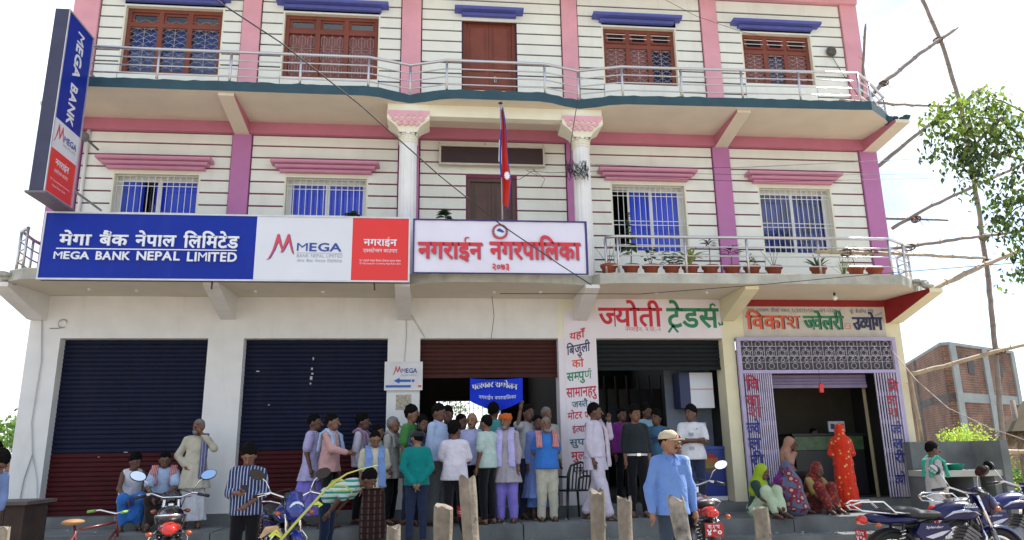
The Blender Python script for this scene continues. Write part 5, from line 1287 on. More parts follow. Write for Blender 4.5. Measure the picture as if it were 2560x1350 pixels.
c_plaid = cloth('cloth_plaid', [(.035, .012, .012), (.12, .07, .05), (.02, .008, .008)], 'check', 11, width=.25); c_redcheck = cloth('cloth_redcheck', [(.45, .03, .04), (.6, .5, .5), (.5, .2, .2)], 'check', 38, width=.4)
c_bscarf = cloth('scarf_blue', [(.16, .26, .52)]); c_pale = cloth('scarf_pale', [(.42, .44, .56), (.10, .10, .2)], 'stripe', 22, width=.85); c_greyscarf = cloth('scarf_grey', [(.30, .27, .28)])
c_floral = cloth('cloth_floral', [(.03, .04, .10), (.45, .45, .5)], 'dots', 40, width=.28); c_redsari = cloth('sari_red', [(.58, .03, .01), (.60, .30, .08), (.65, .45, .2)], 'dots', 11, width=.26)
c_paisley = cloth('sari_paisley', [(.10, .12, .20), (.22, .02, .05), (.48, .36, .26)], 'dots', 8.5, width=.50); c_lime = cloth('veil_lime', [(.30, .42, .02)]); c_pgreen = cloth('sari_pale_green', [(.42, .52, .36)])
c_peach = cloth('veil_peach', [(.38, .20, .14)]); c_pveil = cloth('veil_purple', [(.20, .03, .24)]); c_redblk = cloth('sari_red_black', [(.14, .02, .02), (.4, .05, .03)], 'dots', 20, width=.35)
c_tealg = cloth('scarf_green', [(.04, .36, .26)]); c_patt = cloth('shirt_patterned', [(.25, .45, .60), (.55, .65, .7)], 'dots', 50, width=.25); c_bluet = cloth('tee_blue', [(.05, .14, .24)])
c_orange = cloth('turban_orange', [(.50, .10, .015)]); c_lilac = cloth('cloth_lilac', [(.55, .50, .60)]); c_capbeige = cloth('cap_beige', [(.48, .40, .28)])
TZ = .545; SZ = .325; PZ = .715; GZ = .17
# left side
person((at(322, 1280, 12.6).x, 12.6, TZ), 1.60, 25, 'seated man in a white vest and blue lungi on the ledge of the first shutter', skin=1, arms=('knees', 'lap'), legs='chair', lean=18, head=(25, 5), hair='thick', top=('tee', c_white, dict(sleeve='none')), bottom=('lungi', c_blue), group='men sitting before the first shutter')
person((at(405, 1280, 12.5).x, 12.5, TZ), 1.62, 10, 'seated man in a pale shirt with a red checked scarf, before the first shutter', skin=1, arms=('knees', 'knees'), legs='chair', lean=16, head=(10, 8), hair='short', top=('shirt', c_lblue, dict(sleeve='short')), bottom=('lungi', c_brown), scarf=(c_redcheck, 'short'), group='men sitting before the first shutter')
P_, I_ = standing(498, 1050, 12.38, TZ, 15, 'old man in a cream kurta and white dhoti rubbing his face', skin=0, arms=('hip', 'face'), head=(-30, -8), hair='thin', hair_m=HAIR_G, beard='white', top=('kurta', c_khaki, dict(hem=.62)), bottom=('dhoti', c_white, .12), scarf=(c_pale, 'left'))
P_, I_ = standing(625, 1113, 9.0, GZ, 5, 'young man in a navy and white pinstriped shirt looking down at his phone', skin=0, arms=('phone', 'clasp'), head=(0, 32), hair='thick', top=('shirt', c_vstripe, dict(sleeve='rolled', collar=1, hem=.84)), bottom=('trousers', c_black))
w_ = I_['wr'][0]; MB().box(-.035, .035, -.006, .006, -.07, .07, Matrix.Translation((w_[0] + .07, w_[1] - .05, w_[2] + .05)) @ Matrix.Rotation(radians(-60), 4, 'X')).build('phone', black_plastic, P_)
standing(785, 1038, 12.35, TZ, 80, 'man in a lavender kurta and dhoti seen from the side, behind the pink shawl', skin=1, arms=('hang', 'hang'), legs='walk', top=('kurta', c_lav, dict(sleeve='short', hem=.68)), bottom=('dhoti', c_lav2, .16))
standing(829, 1037, 11.95, TZ, 75, 'man with a pink and white shawl over his shoulder facing right', skin=0, arms=('fwd', 'hang'), top=('shirt', c_pink, dict(sleeve='long', hem=.80)), bottom=('trousers', c_black), scarf=(c_lblue, 'shoulder'), stout=1.1)
person((-1.42, 10.6, GZ), 1.60, 78, 'boy in a green and white striped T shirt bending far forward', skin=1, arms=('drop', 'drop'), lean=66, head=(0, -10), hair='thick', top=('tee', c_hstripe, dict(sleeve='short', hem=.88)), bottom=('trousers', c_jeans))
standing(905, 1037, 12.5, TZ, 78, 'man in a pale lilac shirt with a mauve scarf standing before the second shutter', skin=1, hair='thick', top=('shirt', c_lilac, dict(hem=.84)), bottom=('trousers', c_black), scarf=(cloth('scarf_mauve', [(.3, .18, .3)]), 'short'))
standing(944, 1064, 12.15, TZ, 60, 'man in a grey green shirt half hidden behind the man in the plaid lungi', skin=1, top=('shirt', cloth('cloth_sage', [(.22, .27, .2)]), dict(sleeve='short')), bottom=('trousers', c_black))
standing(938, 1079, 11.45, SZ, 10, 'man in an open cream shirt and brown plaid lungi with a blue scarf', skin=0, hair='thin', arms=('hang', 'behind'), head=(5, 25), top=('shirt', c_cream, dict(sleeve='short', collar=1, hem=.82)), bottom=('lungi', c_plaid, .10), scarf=(c_bscarf, 'neck'))
standing(981, 1044, 12.25, TZ, 70, 'bald elderly man in a grey shirt before the white pier', skin=0, hair='thin', hair_m=HAIR_G, top=('kurta', cloth('cloth_ash', [(.34, .34, .33)]), dict(hem=.72)), bottom=('trousers', c_black), scarf=(c_greyscarf, 'short'))
standing(1028, 1017, 12.1, TZ, 65, 'young man in a bright green T shirt beneath the small white sign', skin=0, hair='thick', top=('tee', c_green, dict(sleeve='short')), bottom=('trousers', c_navy))
standing(1056, 1042, 11.95, TZ, 30, 'person in a dark floral shirt hidden behind the teal shirt', skin=1, hair='thick', top=('shirt', c_floral, dict(sleeve='short')), bottom=('trousers', c_jeans))
P_, I_ = standing(1044, 1076, 11.45, SZ, 180, 'man in a teal shirt and grey cap seen from behind, hands clasped at his back', skin=2, arms=('behind', 'behind'), head=(35, 0), hair='short', top=('shirt', c_teal, dict(sleeve='long', hem=.84)), bottom=('trousers', c_navy))
cap(I_, c_dgrey)
standing(1094, 1012, 11.9, TZ, 60, 'tall man in a pale blue shirt and grey trousers facing right', skin=1, hair='short', hair_m=HAIR_B, arms=('hang', 'clasp'), head=(0, 12), top=('shirt', c_lblue, dict(sleeve='long', collar=1)), bottom=('loose', c_grey), stout=1.1)
standing(1118, 1020, 12.45, TZ, 20, 'person with dark bushy hair and a grey scarf in the doorway crowd', skin=1, hair='thick', top=('shirt', cloth('cloth_sea', [(.10, .17, .18)]), {}), bottom=('trousers', c_black))
standing(1152, 1038, 12.3, TZ, 35, 'person in a rose red shirt mostly hidden behind the white T shirt', skin=1, top=('shirt', c_rose, dict(sleeve='short')), bottom=('trousers', c_black))
P_, I_ = standing(1137, 1056, 11.5, SZ, 172, 'young man in a white T shirt and red banded track trousers, seen from behind', skin=1, arms=('crossed', 'crossed'), legs='walk', head=(-30, 0), hair='thick', top=('tee', cloth('tee_print', [(.62, .58, .66), (.5, .5, .6)], 'dots', 14, width=.08), dict(sleeve='short', hem=.84)), bottom=('trousers', c_black))
for i in (0, 1):
    k_, a_ = Vector(I_['kn'][i]), Vector(I_['an'][i]); b = MB(); b.cur = 0; p0 = k_ + (a_ - k_) * .0; p1 = k_ + (a_ - k_) * .36
    b.tube([p0, p1], [.080, .074], 14, cap=False); b.cur = 1
    for t in (.16, .22): q0 = k_ + (a_ - k_) * t; q1 = k_ + (a_ - k_) * (t + .03); b.tube([q0, q1], [.0805, .0795], 14, cap=False)
    b.build('trouser_band', [cloth('band_red', [(.5, .02, .02)]), c_white], P_)
standing(1180, 1034, 12.1, TZ, -5, 'bald stout man in a light blue shirt facing the camera in the doorway', skin=2, hair='none', beard='moustache', arms=('behind', 'behind'), head=(-15, 0), top=('shirt', cloth('cloth_powder', [(.40, .42, .66)]), dict(sleeve='long', collar=1)), bottom=('trousers', c_black), stout=1.22)
standing(1217, 1040, 11.9, TZ, -135, 'man in a pale mint shirt and black trousers turned away to the left', skin=0, arms=('hang', 'hang'), hair='short', top=('shirt', c_mint, dict(sleeve='short', hem=.84)), bottom=('trousers', c_black))
standing(1233, 1008, 12.7, TZ, 160, 'dark figure in a teal shirt below the blue cloth banner', skin=1, top=('shirt', cloth('cloth_sea2', [(.06, .28, .28)]), dict(sleeve='short')), bottom=('trousers', c_black))
P_, I_ = standing(1264, 1036, 12.05, TZ, -12, 'man in an orange turban, grey kurta and violet trousers with a pale scarf', skin=0, hair='none', beard='grey', head=(-20, 0), top=('kurta', cloth('cloth_greige', [(.36, .32, .36)]), dict(sleeve='long', hem=.62, pocket=1)), bottom=('loose', c_lav2), scarf=(cloth('scarf_lilac', [(.46, .42, .72)]), 'neck'))
V, Q = blob([('e', I_['Hd']((0, .01, .065)), (.105, .12, .075), I_['RH']), ('c', I_['Hd']((-.08, -.05, .05)), I_['Hd']((.08, -.02, .10)), .03, .03), ('c', I_['Hd']((.08, -.05, .05)), I_['Hd']((-.08, -.02, .10)), .03, .03)], .011, .01, None, wr=.006, wscale=3); I_['child']('turban', V, Q, c_orange)
standing(1318, 1014, 12.6, TZ, 30, 'man in a white shirt raising his hand in the dark doorway', skin=1, arms=('wave', 'hang'), top=('shirt', cloth('cloth_dim', [(.40, .42, .44)]), dict(sleeve='short')), bottom=('trousers', c_navy))
standing(1364, 1020, 12.7, TZ, 15, 'grey haired man in a cream shirt behind the blue T shirt', skin=0, hair='thin', hair_m=HAIR_G, top=('shirt', cloth('cloth_bone', [(.40, .40, .36)]), {}), bottom=('trousers', c_navy), stout=1.2)
standing(1345, 1040, 12.45, TZ, 0, 'person in a long sky blue kurta standing behind the man in the blue T shirt', skin=1, hair='short', top=('kurta', cloth('kurta_sky', [(.18, .27, .62)]), dict(hem=.35, flare=.10)), bottom=('dhoti', c_sky, .2), stout=1.05)
standing(1364, 1045, 12.1, TZ, 0, 'grey haired man in a blue T shirt with red checked cloth on his shoulders', skin=0, hair='thin', hair_m=HAIR_G, beard='white', arms=('behind', 'behind'), top=('tee', c_blue, dict(sleeve='short', hem=.82)), bottom=('loose', c_cream), scarf=(c_redcheck, 'short'), stout=1.12)
# right side
standing(1483, 1010, 12.1, TZ, 55, 'man in a white kurta suit with a white scarf standing before the painted pier', skin=1, arms=('hang', 'raise'), head=(20, 0), legs='walk', top=('kurta', c_lilac, dict(hem=.72, flare=.02)), bottom=('loose', c_lilac), scarf=(cloth('scarf_white', [(.58, .5, .58)]), 'left'), stout=1.1)
standing(1552, 1022, 13.2, PZ, 20, 'person in a purple shirt in the dim shop behind the grey sweater', skin=1, top=('shirt', c_purple, {}), bottom=('trousers', c_black), stout=1.15)
P_, I_ = standing(1585, 1017, 12.4, TZ, 0, 'young man in a dark grey pullover with a white belt at the shop entrance', skin=0, hair='thick', head=(20, 0), arms=('hang', 'hang'), top=('tee', c_dgrey, dict(sleeve='long', hem=.95)), bottom=('trousers', c_black))
b = MB(); n = 28; V_ = []
for z in (.935, .968):
    for j in range(n): a = 2 * pi * j / n; V_.append((.176 * cos(a), .136 * sin(a), z))
b.add(V_, [(j, (j + 1) % n, n + (j + 1) % n, n + j) for j in range(n)]); q = b.build('belt', c_white, P_); MB().box(-.03, .03, -.146, -.134, .93, .972).build('buckle', chrome, P_)
standing(1613, 1013, 13.1, PZ, 30, 'person in a light blue patterned shirt behind the grey pullover', skin=1, hair='thick', top=('shirt', c_patt, dict(sleeve='short')), bottom=('trousers', c_black))
standing(1640, 1028, 12.7, TZ, -25, 'young man in a faded blue T shirt looking left in the shop entrance', skin=1, hair='thick', head=(-20, 0), top=('tee', c_bluet, dict(sleeve='short', print=[(-.08, 1.25, .16, .03), (-.05, 1.2, .1, .02)])), bottom=('trousers', c_black))
P_, I_ = standing(1725, 1016, 12.15, TZ, -15, 'young man in a white T shirt with printed stripes, arms folded', skin=1, hair='thick', arms=('crossed', 'crossed'), head=(-35, 0), top=('tee', c_white, dict(sleeve='short', hem=.84, print=[(.06, 1.335, .025, .012), (-.06, 1.235, .006, .05), (-.03, 1.235, .006, .05), (0, 1.235, .006, .05), (-.06, 1.02, .006, .05), (-.03, 1.02, .006, .05), (0, 1.02, .006, .05)])), bottom=('trousers', c_navy))
# foreground
P_, I_ = standing(1668, 1078, 7.75, GZ, 8, 'man in a blue shirt and beige cap standing in front of the wooden posts', skin=2, hair='short', head=(28, 4), beard='moustache', arms=('apart', 'apart'), stout=.94, top=('shirt', cloth('shirt_foreground', [(.12, .22, .50)]), dict(sleeve='long', collar=1, buttons=1, pocket=1, hem=.80)), bottom=('trousers', cloth('trousers_slate', [(.03, .045, .07)])), group='people standing in the road')
cap(I_, c_capbeige, logo=paint_crimson)
standing(1684, 1090, 9.3, GZ, 15, 'long haired person in a pale blue shirt hidden behind the man with the cap', skin=1, hair='long', top=('shirt', c_lblue, {}), bottom=('trousers', c_navy), group='people standing in the road')
# women and children by the jewellery shop
P_, I_ = person((at(1893, 1270, 11.95).x, 11.95, TZ), 1.55, 28, 'seated woman in a lime green veil and pale green sari with bangles', skin=1, legs='floor', lean=14, arms=('knees', 'knees'), head=(15, 5), hair='short', top=('tee', cloth('blouse_dark', [(.02, .05, .04)]), dict(sleeve='short')), bottom=('skirt', c_pgreen), veil=(c_lime, False), group='women sitting by the jewellery shop')
for i in (0, 1):
    w_ = Vector(I_['wr'][i]); e_ = Vector(ARMS['knees'][0]); b = MB(); R_ = .036
    b.tube([(w_.x + R_ * cos(a), w_.y + .04, w_.z + R_ * sin(a)) for a in [2 * pi * j / 12 for j in range(13)]], .007, 5); b.build('bangle', mat('bangle', (.6, .45, .3), .3), P_)
person((at(1992, 1270, 11.95).x, 11.95, TZ), 1.60, 200, 'woman seated with her back turned in a blue and maroon paisley sari', skin=1, legs='floor', lean=12, arms=('lap', 'lap'), hair='short', top=('shirt', c_paisley, dict(sleeve='short')), bottom=('skirt', c_paisley), veil=(c_paisley, False), stout=1.3, group='women sitting by the jewellery shop')
person((at(1950, 1260, 12.5).x, 12.5, TZ), 1.55, 60, 'seated woman with a purple veil behind the paisley sari', skin=1, legs='floor', lean=14, arms=('knees', 'lap'), hair='short', top=('tee', cloth('blouse_teal', [(.02, .2, .18)]), dict(sleeve='short')), bottom=('skirt', c_navy), veil=(c_pveil, False), group='women sitting by the jewellery shop')
person((at(1962, 1200, 13.0).x, 13.0, PZ), 1.5, 55, 'woman in a dull peach veil sitting inside the doorway against the gate', skin=1, legs='chair', lean=14, arms=('face', 'lap'), hair='short', top=('tee', c_peach, {}), bottom=('skirt', c_brown), veil=(c_peach, False), group='women sitting by the jewellery shop')
person((at(2030, 1250, 12.45).x, 12.45, TZ), 1.58, 20, 'seated woman in a dark red sari with yellow edging behind the paisley sari', skin=1, legs='floor', lean=16, arms=('knees', 'knees'), hair='short', top=('tee', cloth('blouse_mustard', [(.35, .25, .08)]), dict(sleeve='short')), bottom=('skirt', c_redblk), veil=(c_redblk, False), group='women sitting by the jewellery shop')
standing(2096, 1062, 12.45, TZ, 165, 'woman wrapped in a red sari with gold spots standing with her back turned', skin=1, hair='none', arms=('clasp', 'clasp'), top=('tee', c_redsari, dict(sleeve='long')), bottom=('skirt', c_redsari, .06), veil=(c_redsari, 'closed'), group='women at the jewellery shop')
standing(2032, 1072, 14.2, PZ, 20, 'man in dark clothes standing deep inside the jewellery shop', skin=1, top=('shirt', c_dgrey, {}), bottom=('trousers', c_black))
standing(2325, 1106, 10.6, GZ, 80, 'man in a white shirt with a sea green scarf behind the motorcycles', skin=1, hair='short', head=(5, 5), top=('shirt', cloth('cloth_chalk', [(.44, .42, .42)]), dict(sleeve='long')), bottom=('lungi', c_white, .12), scarf=(c_tealg, 'shoulder'), group='people standing in the road')
person((at(-55, 1180, 8.9).x, 8.9, GZ), 1.62, 60, 'man in a blue and white shirt leaning over the wooden box at the left edge', skin=1, arms=('fwd', 'drop'), lean=30, head=(0, 25), hair='thick', top=('shirt', cloth('shirt_marl', [(.18, .26, .50)]), dict(sleeve='rolled')), bottom=('trousers', c_navy), group='people standing in the road')
person((at(-40, 1180, 10.2).x, 10.2, GZ), 1.66, 70, 'person in a white shirt partly cut off at the left edge', skin=1, hair='thick', lean=8, top=('shirt', c_lilac, {}), bottom=('trousers', c_navy), group='people standing in the road')
# ================================================================== MOTORCYCLES
engine_m = mat('engine_alloy', (.22, .22, .23), .45, metal=.7, var=.3, scale=12, bump=.2); seat_m = mat('seat_vinyl', (.012, .012, .014), .5, var=.15, bump=.1)
tail_red = mat('tail_red', (.55, .015, .01), .15, coat=.6); orange_l = mat('indicator_orange', (.38, .07, .01), .2, coat=.5); mirror_m = mat('mirror_glass', (.85, .88, .92), .03, metal=1.0, var=0)
lens_m = mat('lamp_lens', (.6, .62, .62), .08, coat=1.0)
def motorcycle(loc, rz, label, paint, stripe=None, rack=True, plate='४१०', plate_m=None, text=True, group='motorcycles parked before the building', tailp=None):
    o = empty('motorcycle', loc, label, 'motorcycle', group, rz=radians(rz))
    # wheels
    for ax, w_ in ((-.62, .052), (.64, .042)):
        t = MB(); n = 28; R_ = .27
        t.tube([(ax + R_ * cos(2 * pi * k / n), 0, .31 + R_ * sin(2 * pi * k / n)) for k in range(n + 1)], w_ * .8, 8, cap=False); wh = t.build('tyre', rubber, o)
        r = MB(); r.tube([(ax + .222 * cos(2 * pi * k / n), 0, .31 + .222 * sin(2 * pi * k / n)) for k in range(n + 1)], .018, 6, cap=False); q = r.build('rim', chrome, wh)
        s = MB()
        for k in range(18):
            a = 2 * pi * k / 18; s.tube([(ax + .03 * cos(a + .5), (.03 if k % 2 else -.03), .31 + .03 * sin(a + .5)), (ax + .222 * cos(a), 0, .31 + .222 * sin(a))], .0025, 3, cap=False)
        s.build('spokes', chrome, wh)
        h = MB(); h.lathe([(0, -.07), (.055, -.07), (.06, -.03), (.04, 0), (.06, .03), (.055, .07), (0, .07)], (ax, 0, .31), 14, M=Matrix.Rotation(pi / 2, 3, 'X')); h.build('hub', engine_m, wh)
    # mudguards
    for ax, a0, a1, w_, nm, m_ in ((-.62, 25, 175, .075, 'rear_mudguard', black_plastic), (.64, 20, 165, .06, 'front_mudguard', paint)):
        g = MB(); g.smooth = True; n = 16; V_ = []
        for k in range(n + 1):
            a = radians(a0 + (a1 - a0) * k / n)
            for y, rr in ((-w_, .31), (-w_ * .7, .335), (0, .345), (w_ * .7, .335), (w_, .31)): V_.append((ax + rr * cos(a), y, .31 + rr * sin(a)))
        g.add(V_, [(k * 5 + j, k * 5 + j + 1, (k + 1) * 5 + j + 1, (k + 1) * 5 + j) for k in range(n) for j in range(4)]); g.build(nm, m_, o)
    # fork
    for sy in (-1, 1):
        f = MB(); f.tube([(.64, sy * .075, .31), (.545, sy * .075, .60)], .026, 10); q = f.build('fork_slider', engine_m, o)
        f = MB(); f.tube([(.545, sy * .075, .60), (.43, sy * .075, .97)], .017, 10); f.build('fork_tube', chrome, q)
        s = MB(); s.tube([(-.62, sy * .10, .33), (-.52, sy * .11, .70)], .014, 8); q = s.build('rear_shock', black_plastic, o)
        c = MB(); n = 60; c.tube([(-.61 + .085 * k / n + .026 * cos(k * .75), sy * .105 + .026 * sin(k * .75), .38 + .27 * k / n) for k in range(n + 1)], .005, 4); c.build('spring', chrome, q)
    # frame and engine
    f = MB(); f.tube([(.42, 0, .93), (.36, 0, .70), (.30, 0, .38), (-.05, 0, .27), (-.25, 0, .32)], .02, 8); f.tube([(.40, 0, .86), (.0, 0, .74), (-.35, 0, .66), (-.82, 0, .72)], .02, 8)
    for sy in (-1, 1): f.tube([(-.25, sy * .06, .33), (-.35, sy * .08, .66)], .016, 6); f.tube([(-.2, sy * .09, .33), (-.62, sy * .09, .31)], .018, 6)
    f.build('frame', black_plastic, o)
    e = MB(); e.lathe([(0, -.12), (.13, -.12), (.145, -.08), (.145, .08), (.13, .12), (0, .12)], (-.02, 0, .38), 16, M=Matrix.Rotation(pi / 2, 3, 'X')); e.lathe([(0, -.11), (.10, -.11), (.115, -.07), (.115, .07), (.10, .11), (0, .11)], (.15, 0, .40), 16, M=Matrix.Rotation(pi / 2, 3, 'X')); en = e.build('engine', engine_m, o)
    M = Matrix.Translation((.23, 0, .47)) @ Matrix.Rotation(radians(35), 4, 'Y')
    fn = MB()
    for k in range(9): fn.box(-.075 - .012 * (k % 2), .075 + .012 * (k % 2), -.085 - .012 * (k % 2), .085 + .012 * (k % 2), k * .02, k * .02 + .012, M)
    fn.build('cylinder_fins', engine_m, en)
    ex = MB(); ex.tube([(.33, -.06, .52), (.42, -.08, .42), (.34, -.10, .26), (.0, -.12, .20), (-.3, -.14, .22)], .019, 8); ex.tube([(-.28, -.14, .22), (-.36, -.145, .235), (-.80, -.15, .31), (-.84, -.15, .315)], [.022, .04, .045, .03], 12); ex.build('exhaust', chrome, o)
    kg = MB(); kg.tube([(.30, -.17, .25), (.36, -.20, .55), (.38, -.10, .66)], .012, 6).tube([(.30, .17, .25), (.36, .20, .55), (.38, .10, .66)], .012, 6).tube([(.36, -.2, .5), (.40, 0, .5), (.36, .2, .5)], .012, 6); kg.build('crash_guard', chrome, o)
    fp = MB()
    for x, z in ((.05, .27), (-.38, .36)): fp.tube([(x, -.24, z), (x, .24, z)], .013, 6)
    fp.build('footrests', black_plastic, o)
    # tank from a smooth field
    V, Q = blob([('e', (.20, 0, .80), (.235, .125, .115), None), ('e', (.04, 0, .77), (.17, .10, .09), None), ('e', (.30, 0, .80), (.14, .14, .10), None)], .018, .05, lambda G: .715 - G[..., 2])
    tk = bpy.data.objects.new('tank', npmesh('tank', V, Q, [paint])); COL.objects.link(tk); tk.parent = o
    MB().lathe([(0, .03), (.03, .03), (.035, .0)], (.22, 0, .905), 12).build('fuel_cap', chrome, tk)
    if stripe:
        for sy in (-1, 1):
            b = MB(); P = [(-.02, .745), (.08, .80), (.20, .815), (.33, .80), (.40, .765), (.30, .775), (.20, .775), (.10, .765)]
            up = [(x, sy * (.132 - .6 * (x - .24) ** 2), z) for x, z in P]; b.tube([up[0], up[1], up[2], up[3], up[4]], [.004, .014, .016, .014, .004], 6); b.build('tank_stripe', stripe, tk)
    # seat, tail, side panels
    V, Q = blob([('e', (-.20, 0, .775), (.26, .12, .05), None), ('e', (-.52, 0, .82), (.26, .11, .055), None)], .018, .06); s = bpy.data.objects.new('seat', npmesh('seat', V, Q, [seat_m])); COL.objects.link(s); s.parent = o
    V, Q = blob([('e', (-.55, 0, .735), (.30, .115, .05), None), ('e', (-.78, 0, .76), (.14, .08, .05), None)], .018, .05); s = bpy.data.objects.new('tail_cowl', npmesh('tail_cowl', V, Q, [tailp or paint])); COL.objects.link(s); s.parent = o
    for sy in (-1, 1):
        b = MB(); b.prism([(-.40, .60), (-.33, .70), (-.02, .69), (.03, .62), (-.10, .53), (-.32, .52)], sy * .095, sy * .125, axis='Y'); q = b.build('side_panel', paint, o)
        if stripe: b = MB(); b.prism([(-.30, .56), (-.10, .61), (.0, .62), (-.10, .57), (-.22, .54)], sy * .126, sy * .129, axis='Y'); b.build('panel_stripe', stripe, q)
    # lights
    MB().sphere((-.93, 0, .74), (.055, .075, .05), 12, 8).build('tail_light', tail_red, o)
    V, Q = blob([('e', (.56, 0, .88), (.09, .10, .10), None), ('c', (.50, 0, .97), (.60, 0, .84), .09, .10)], .015, .04); hl = bpy.data.objects.new('headlight_cowl', npmesh('headlight_cowl', V, Q, [paint])); COL.objects.link(hl); hl.parent = o
    MB().sphere((.635, 0, .87), (.035, .085, .085), 14, 10).build('headlight', lens_m, hl); MB().box(-.008, .008, -.085, .085, -.03, .05, Matrix.Translation((.535, 0, 1.0)) @ Matrix.Rotation(radians(-35), 4, 'Y')).build('visor', black_plastic, hl)
    for sx, z in ((-.86, .70), (.56, .83)):
        for sy in (-1, 1): b = MB(); b.tube([(sx, sy * .06, z), (sx, sy * .15, z)], .007, 5); q = b.build('indicator_stalk', black_plastic, o); MB().sphere((sx, sy * .18, z), (.035, .035, .025), 8, 6).build('indicator', orange_l, q)
    # handlebar, levers, mirrors, clocks
    hb = MB(); hb.tube([(.28, -.35, 1.02), (.34, -.22, 1.04), (.42, -.10, .99), (.42, .10, .99), (.34, .22, 1.04), (.28, .35, 1.02)], .011, 8); h = hb.build('handlebar', chrome, o)
    for sy in (-1, 1):
        MB().tube([(.235, sy * .39, 1.00), (.29, sy * .27, 1.025)], .018, 8).build('grip', black_plastic, h)
        MB().tube([(.34, sy * .23, 1.03), (.33, sy * .36, 1.0)], .007, 5).build('lever', chrome, h)
        MB().tube([(.33, sy * .22, 1.05), (.30, sy * .27, 1.16), (.28, sy * .33, 1.21)], .006, 6).build('mirror_stem', chrome, h)
        MM = Matrix.Translation((.275, sy * .37, 1.24)) @ Matrix.Rotation(radians(15), 4, 'Y') @ Matrix.Rotation(radians(sy * 18), 4, 'X')
        b = MB(); n = 18; E_ = lambda x, k: MM @ Vector((x, .090 * cos(2 * pi * k / n), .056 * sin(2 * pi * k / n)))
        b.add([E_(.0, k) for k in range(n)] + [E_(.03, k) * 1.0 for k in range(n)], [tuple(range(n)), tuple(range(n, 2 * n))[::-1]] + [(k, (k + 1) % n, n + (k + 1) % n, n + k) for k in range(n)]); q = b.build('mirror_shell', black_plastic, h)
        b = MB(); b.add([MM @ Vector((-.003, .083 * cos(2 * pi * k / n), .050 * sin(2 * pi * k / n))) for k in range(n)], [tuple(range(n))[::-1]]); b.build('mirror_glass', mirror_m, q)
    MB().lathe([(0, .03), (.045, .03), (.05, 0), (.04, -.05)], (.47, .055, 1.0), 12).lathe([(0, .03), (.045, .03), (.05, 0), (.04, -.05)], (.47, -.055, 1.0), 12).build('clocks', black_plastic, h)
    cb = MB(); cb.tube([(.33, .2, 1.0), (.5, .12, .95), (.55, .05, .8), (.5, 0, .7)], .006, 5).tube([(.33, -.2, 1.0), (.52, -.14, .98), (.57, -.06, .7), (.62, -.05, .4)], .006, 5).tube([(.33, -.22, 1.03), (.48, -.05, 1.08), (.45, .05, .95), (.3, .05, .85)], .006, 5); cb.build('control_cables', black_plastic, h)
    if rack:
        b = MB()
        for sy in (-1, 1): b.tube([(-.45, sy * .13, .80), (-.62, sy * .135, .82), (-.74, sy * .13, .93), (-.98, sy * .10, .93), (-1.06, sy * .06, .90)], .010, 6); b.tube([(-.60, sy * .135, .80), (-.98, sy * .11, .84), (-1.06, sy * .06, .90)], .008, 6)
        b.tube([(-1.06, -.06, .90), (-1.06, .06, .90)], .010, 6)
        for x in (-.80, -.88, -.96): b.tube([(x, -.12, .93), (x, .12, .93)], .006, 5)
        b.build('carrier_rack', chrome, o)
    else:
        b = MB(); b.tube([(-.5, -.13, .78), (-.72, -.14, .86), (-.90, -.06, .88), (-.90, .06, .88), (-.72, .14, .86), (-.5, .13, .78)], .012, 6); b.build('grab_rail', chrome, o)
    pm = plate_m or mat('plate_red', (.42, .012, .015), .4)
    pl = MB().box(-.962, -.955, -.10, .10, .50, .64, None); p_ = pl.build('number_plate', pm, o)
    for s_, zb, hh in ((plate, .515, .055), ('ना.२१प', .585, .035)):
        b = MB(); lettering(None, s_, (-.963, .08 if s_ == plate else .07, zb), Vector((0, -1, 0)), UZ, .16 if s_ == plate else .13, hh, letter_white, mb=b, depth=.003); b.build('lettering', letter_white, p_)
    st = MB(); st.tube([(-.05, .12, .28), (-.10, .26, .01)], .012, 6); st.build('side_stand', black_plastic, o)
    if text:
        for sy in (-1, 1):
            b = MB(); u = Vector((-sy, 0, 0)); u = Vector((1, 0, 0)) if sy < 0 else Vector((-1, 0, 0)); xo = .19 if sy < 0 else .36
            lettering(None, 'HERO', (xo + (.02 if sy < 0 else -.02), sy * .139, .868), u, UZ, .13, .02, letter_white, mb=b, depth=.002); lettering(None, 'HONDA', (xo, sy * .141, .842), u, UZ, .17, .02, letter_white, mb=b, depth=.002)
            b.build('tank_lettering', letter_white, tk)
            b = MB(); lettering(None, 'Splendor', (-.28 if sy < 0 else -.05, sy * .1265, .645), u, UZ, .2, .025, letter_white, mb=b, depth=.002, slant=.3, bold=False); b.build('panel_lettering', letter_white, o)
    return o
GR = .17
blue_paint = mat('tank_blue', (.003, .004, .06), .28, var=.1, coat=.15, spec=.35); silver_s = mat('stripe_silver', (.45, .48, .55), .3, metal=.4)
def bike_at(px, Y, rz, label, *a, **k): p = at(px, 1300, Y); return motorcycle((p.x, Y, GR - (.07 if px > 2000 else 0)), rz, label, *a, **k)
plate_white = mat('plate_pale', (.62, .42, .32), .5)
bike_at(2352, 8.0, 2, 'dark blue motorcycle nearest the right corner, seen from its right side with a chrome rack', blue_paint, silver_s)
bike_at(2502, 9.1, 4, 'second dark blue motorcycle parked just behind the one with the chrome rack', mat('tank_blue2', (.004, .008, .10), .28, coat=.15, spec=.35), silver_s)
bike_at(1748, 9.3, 80, 'motorcycle with a red number plate seen from behind beside the man in the cap', mat('tank_dark', (.02, .006, .008), .25, coat=.6), None, rack=False, text=False, tailp=mat('bike_red', (.40, .02, .008), .2, coat=.6))
bike_at(425, 8.9, 108, 'dark motorcycle with a red tail before the man in the white dhoti', mat('bike_dark', (.006, .006, .008), .25, coat=.6), None, rack=False, text=False, tailp=mat('bike_red', (.40, .02, .008), .2, coat=.6))
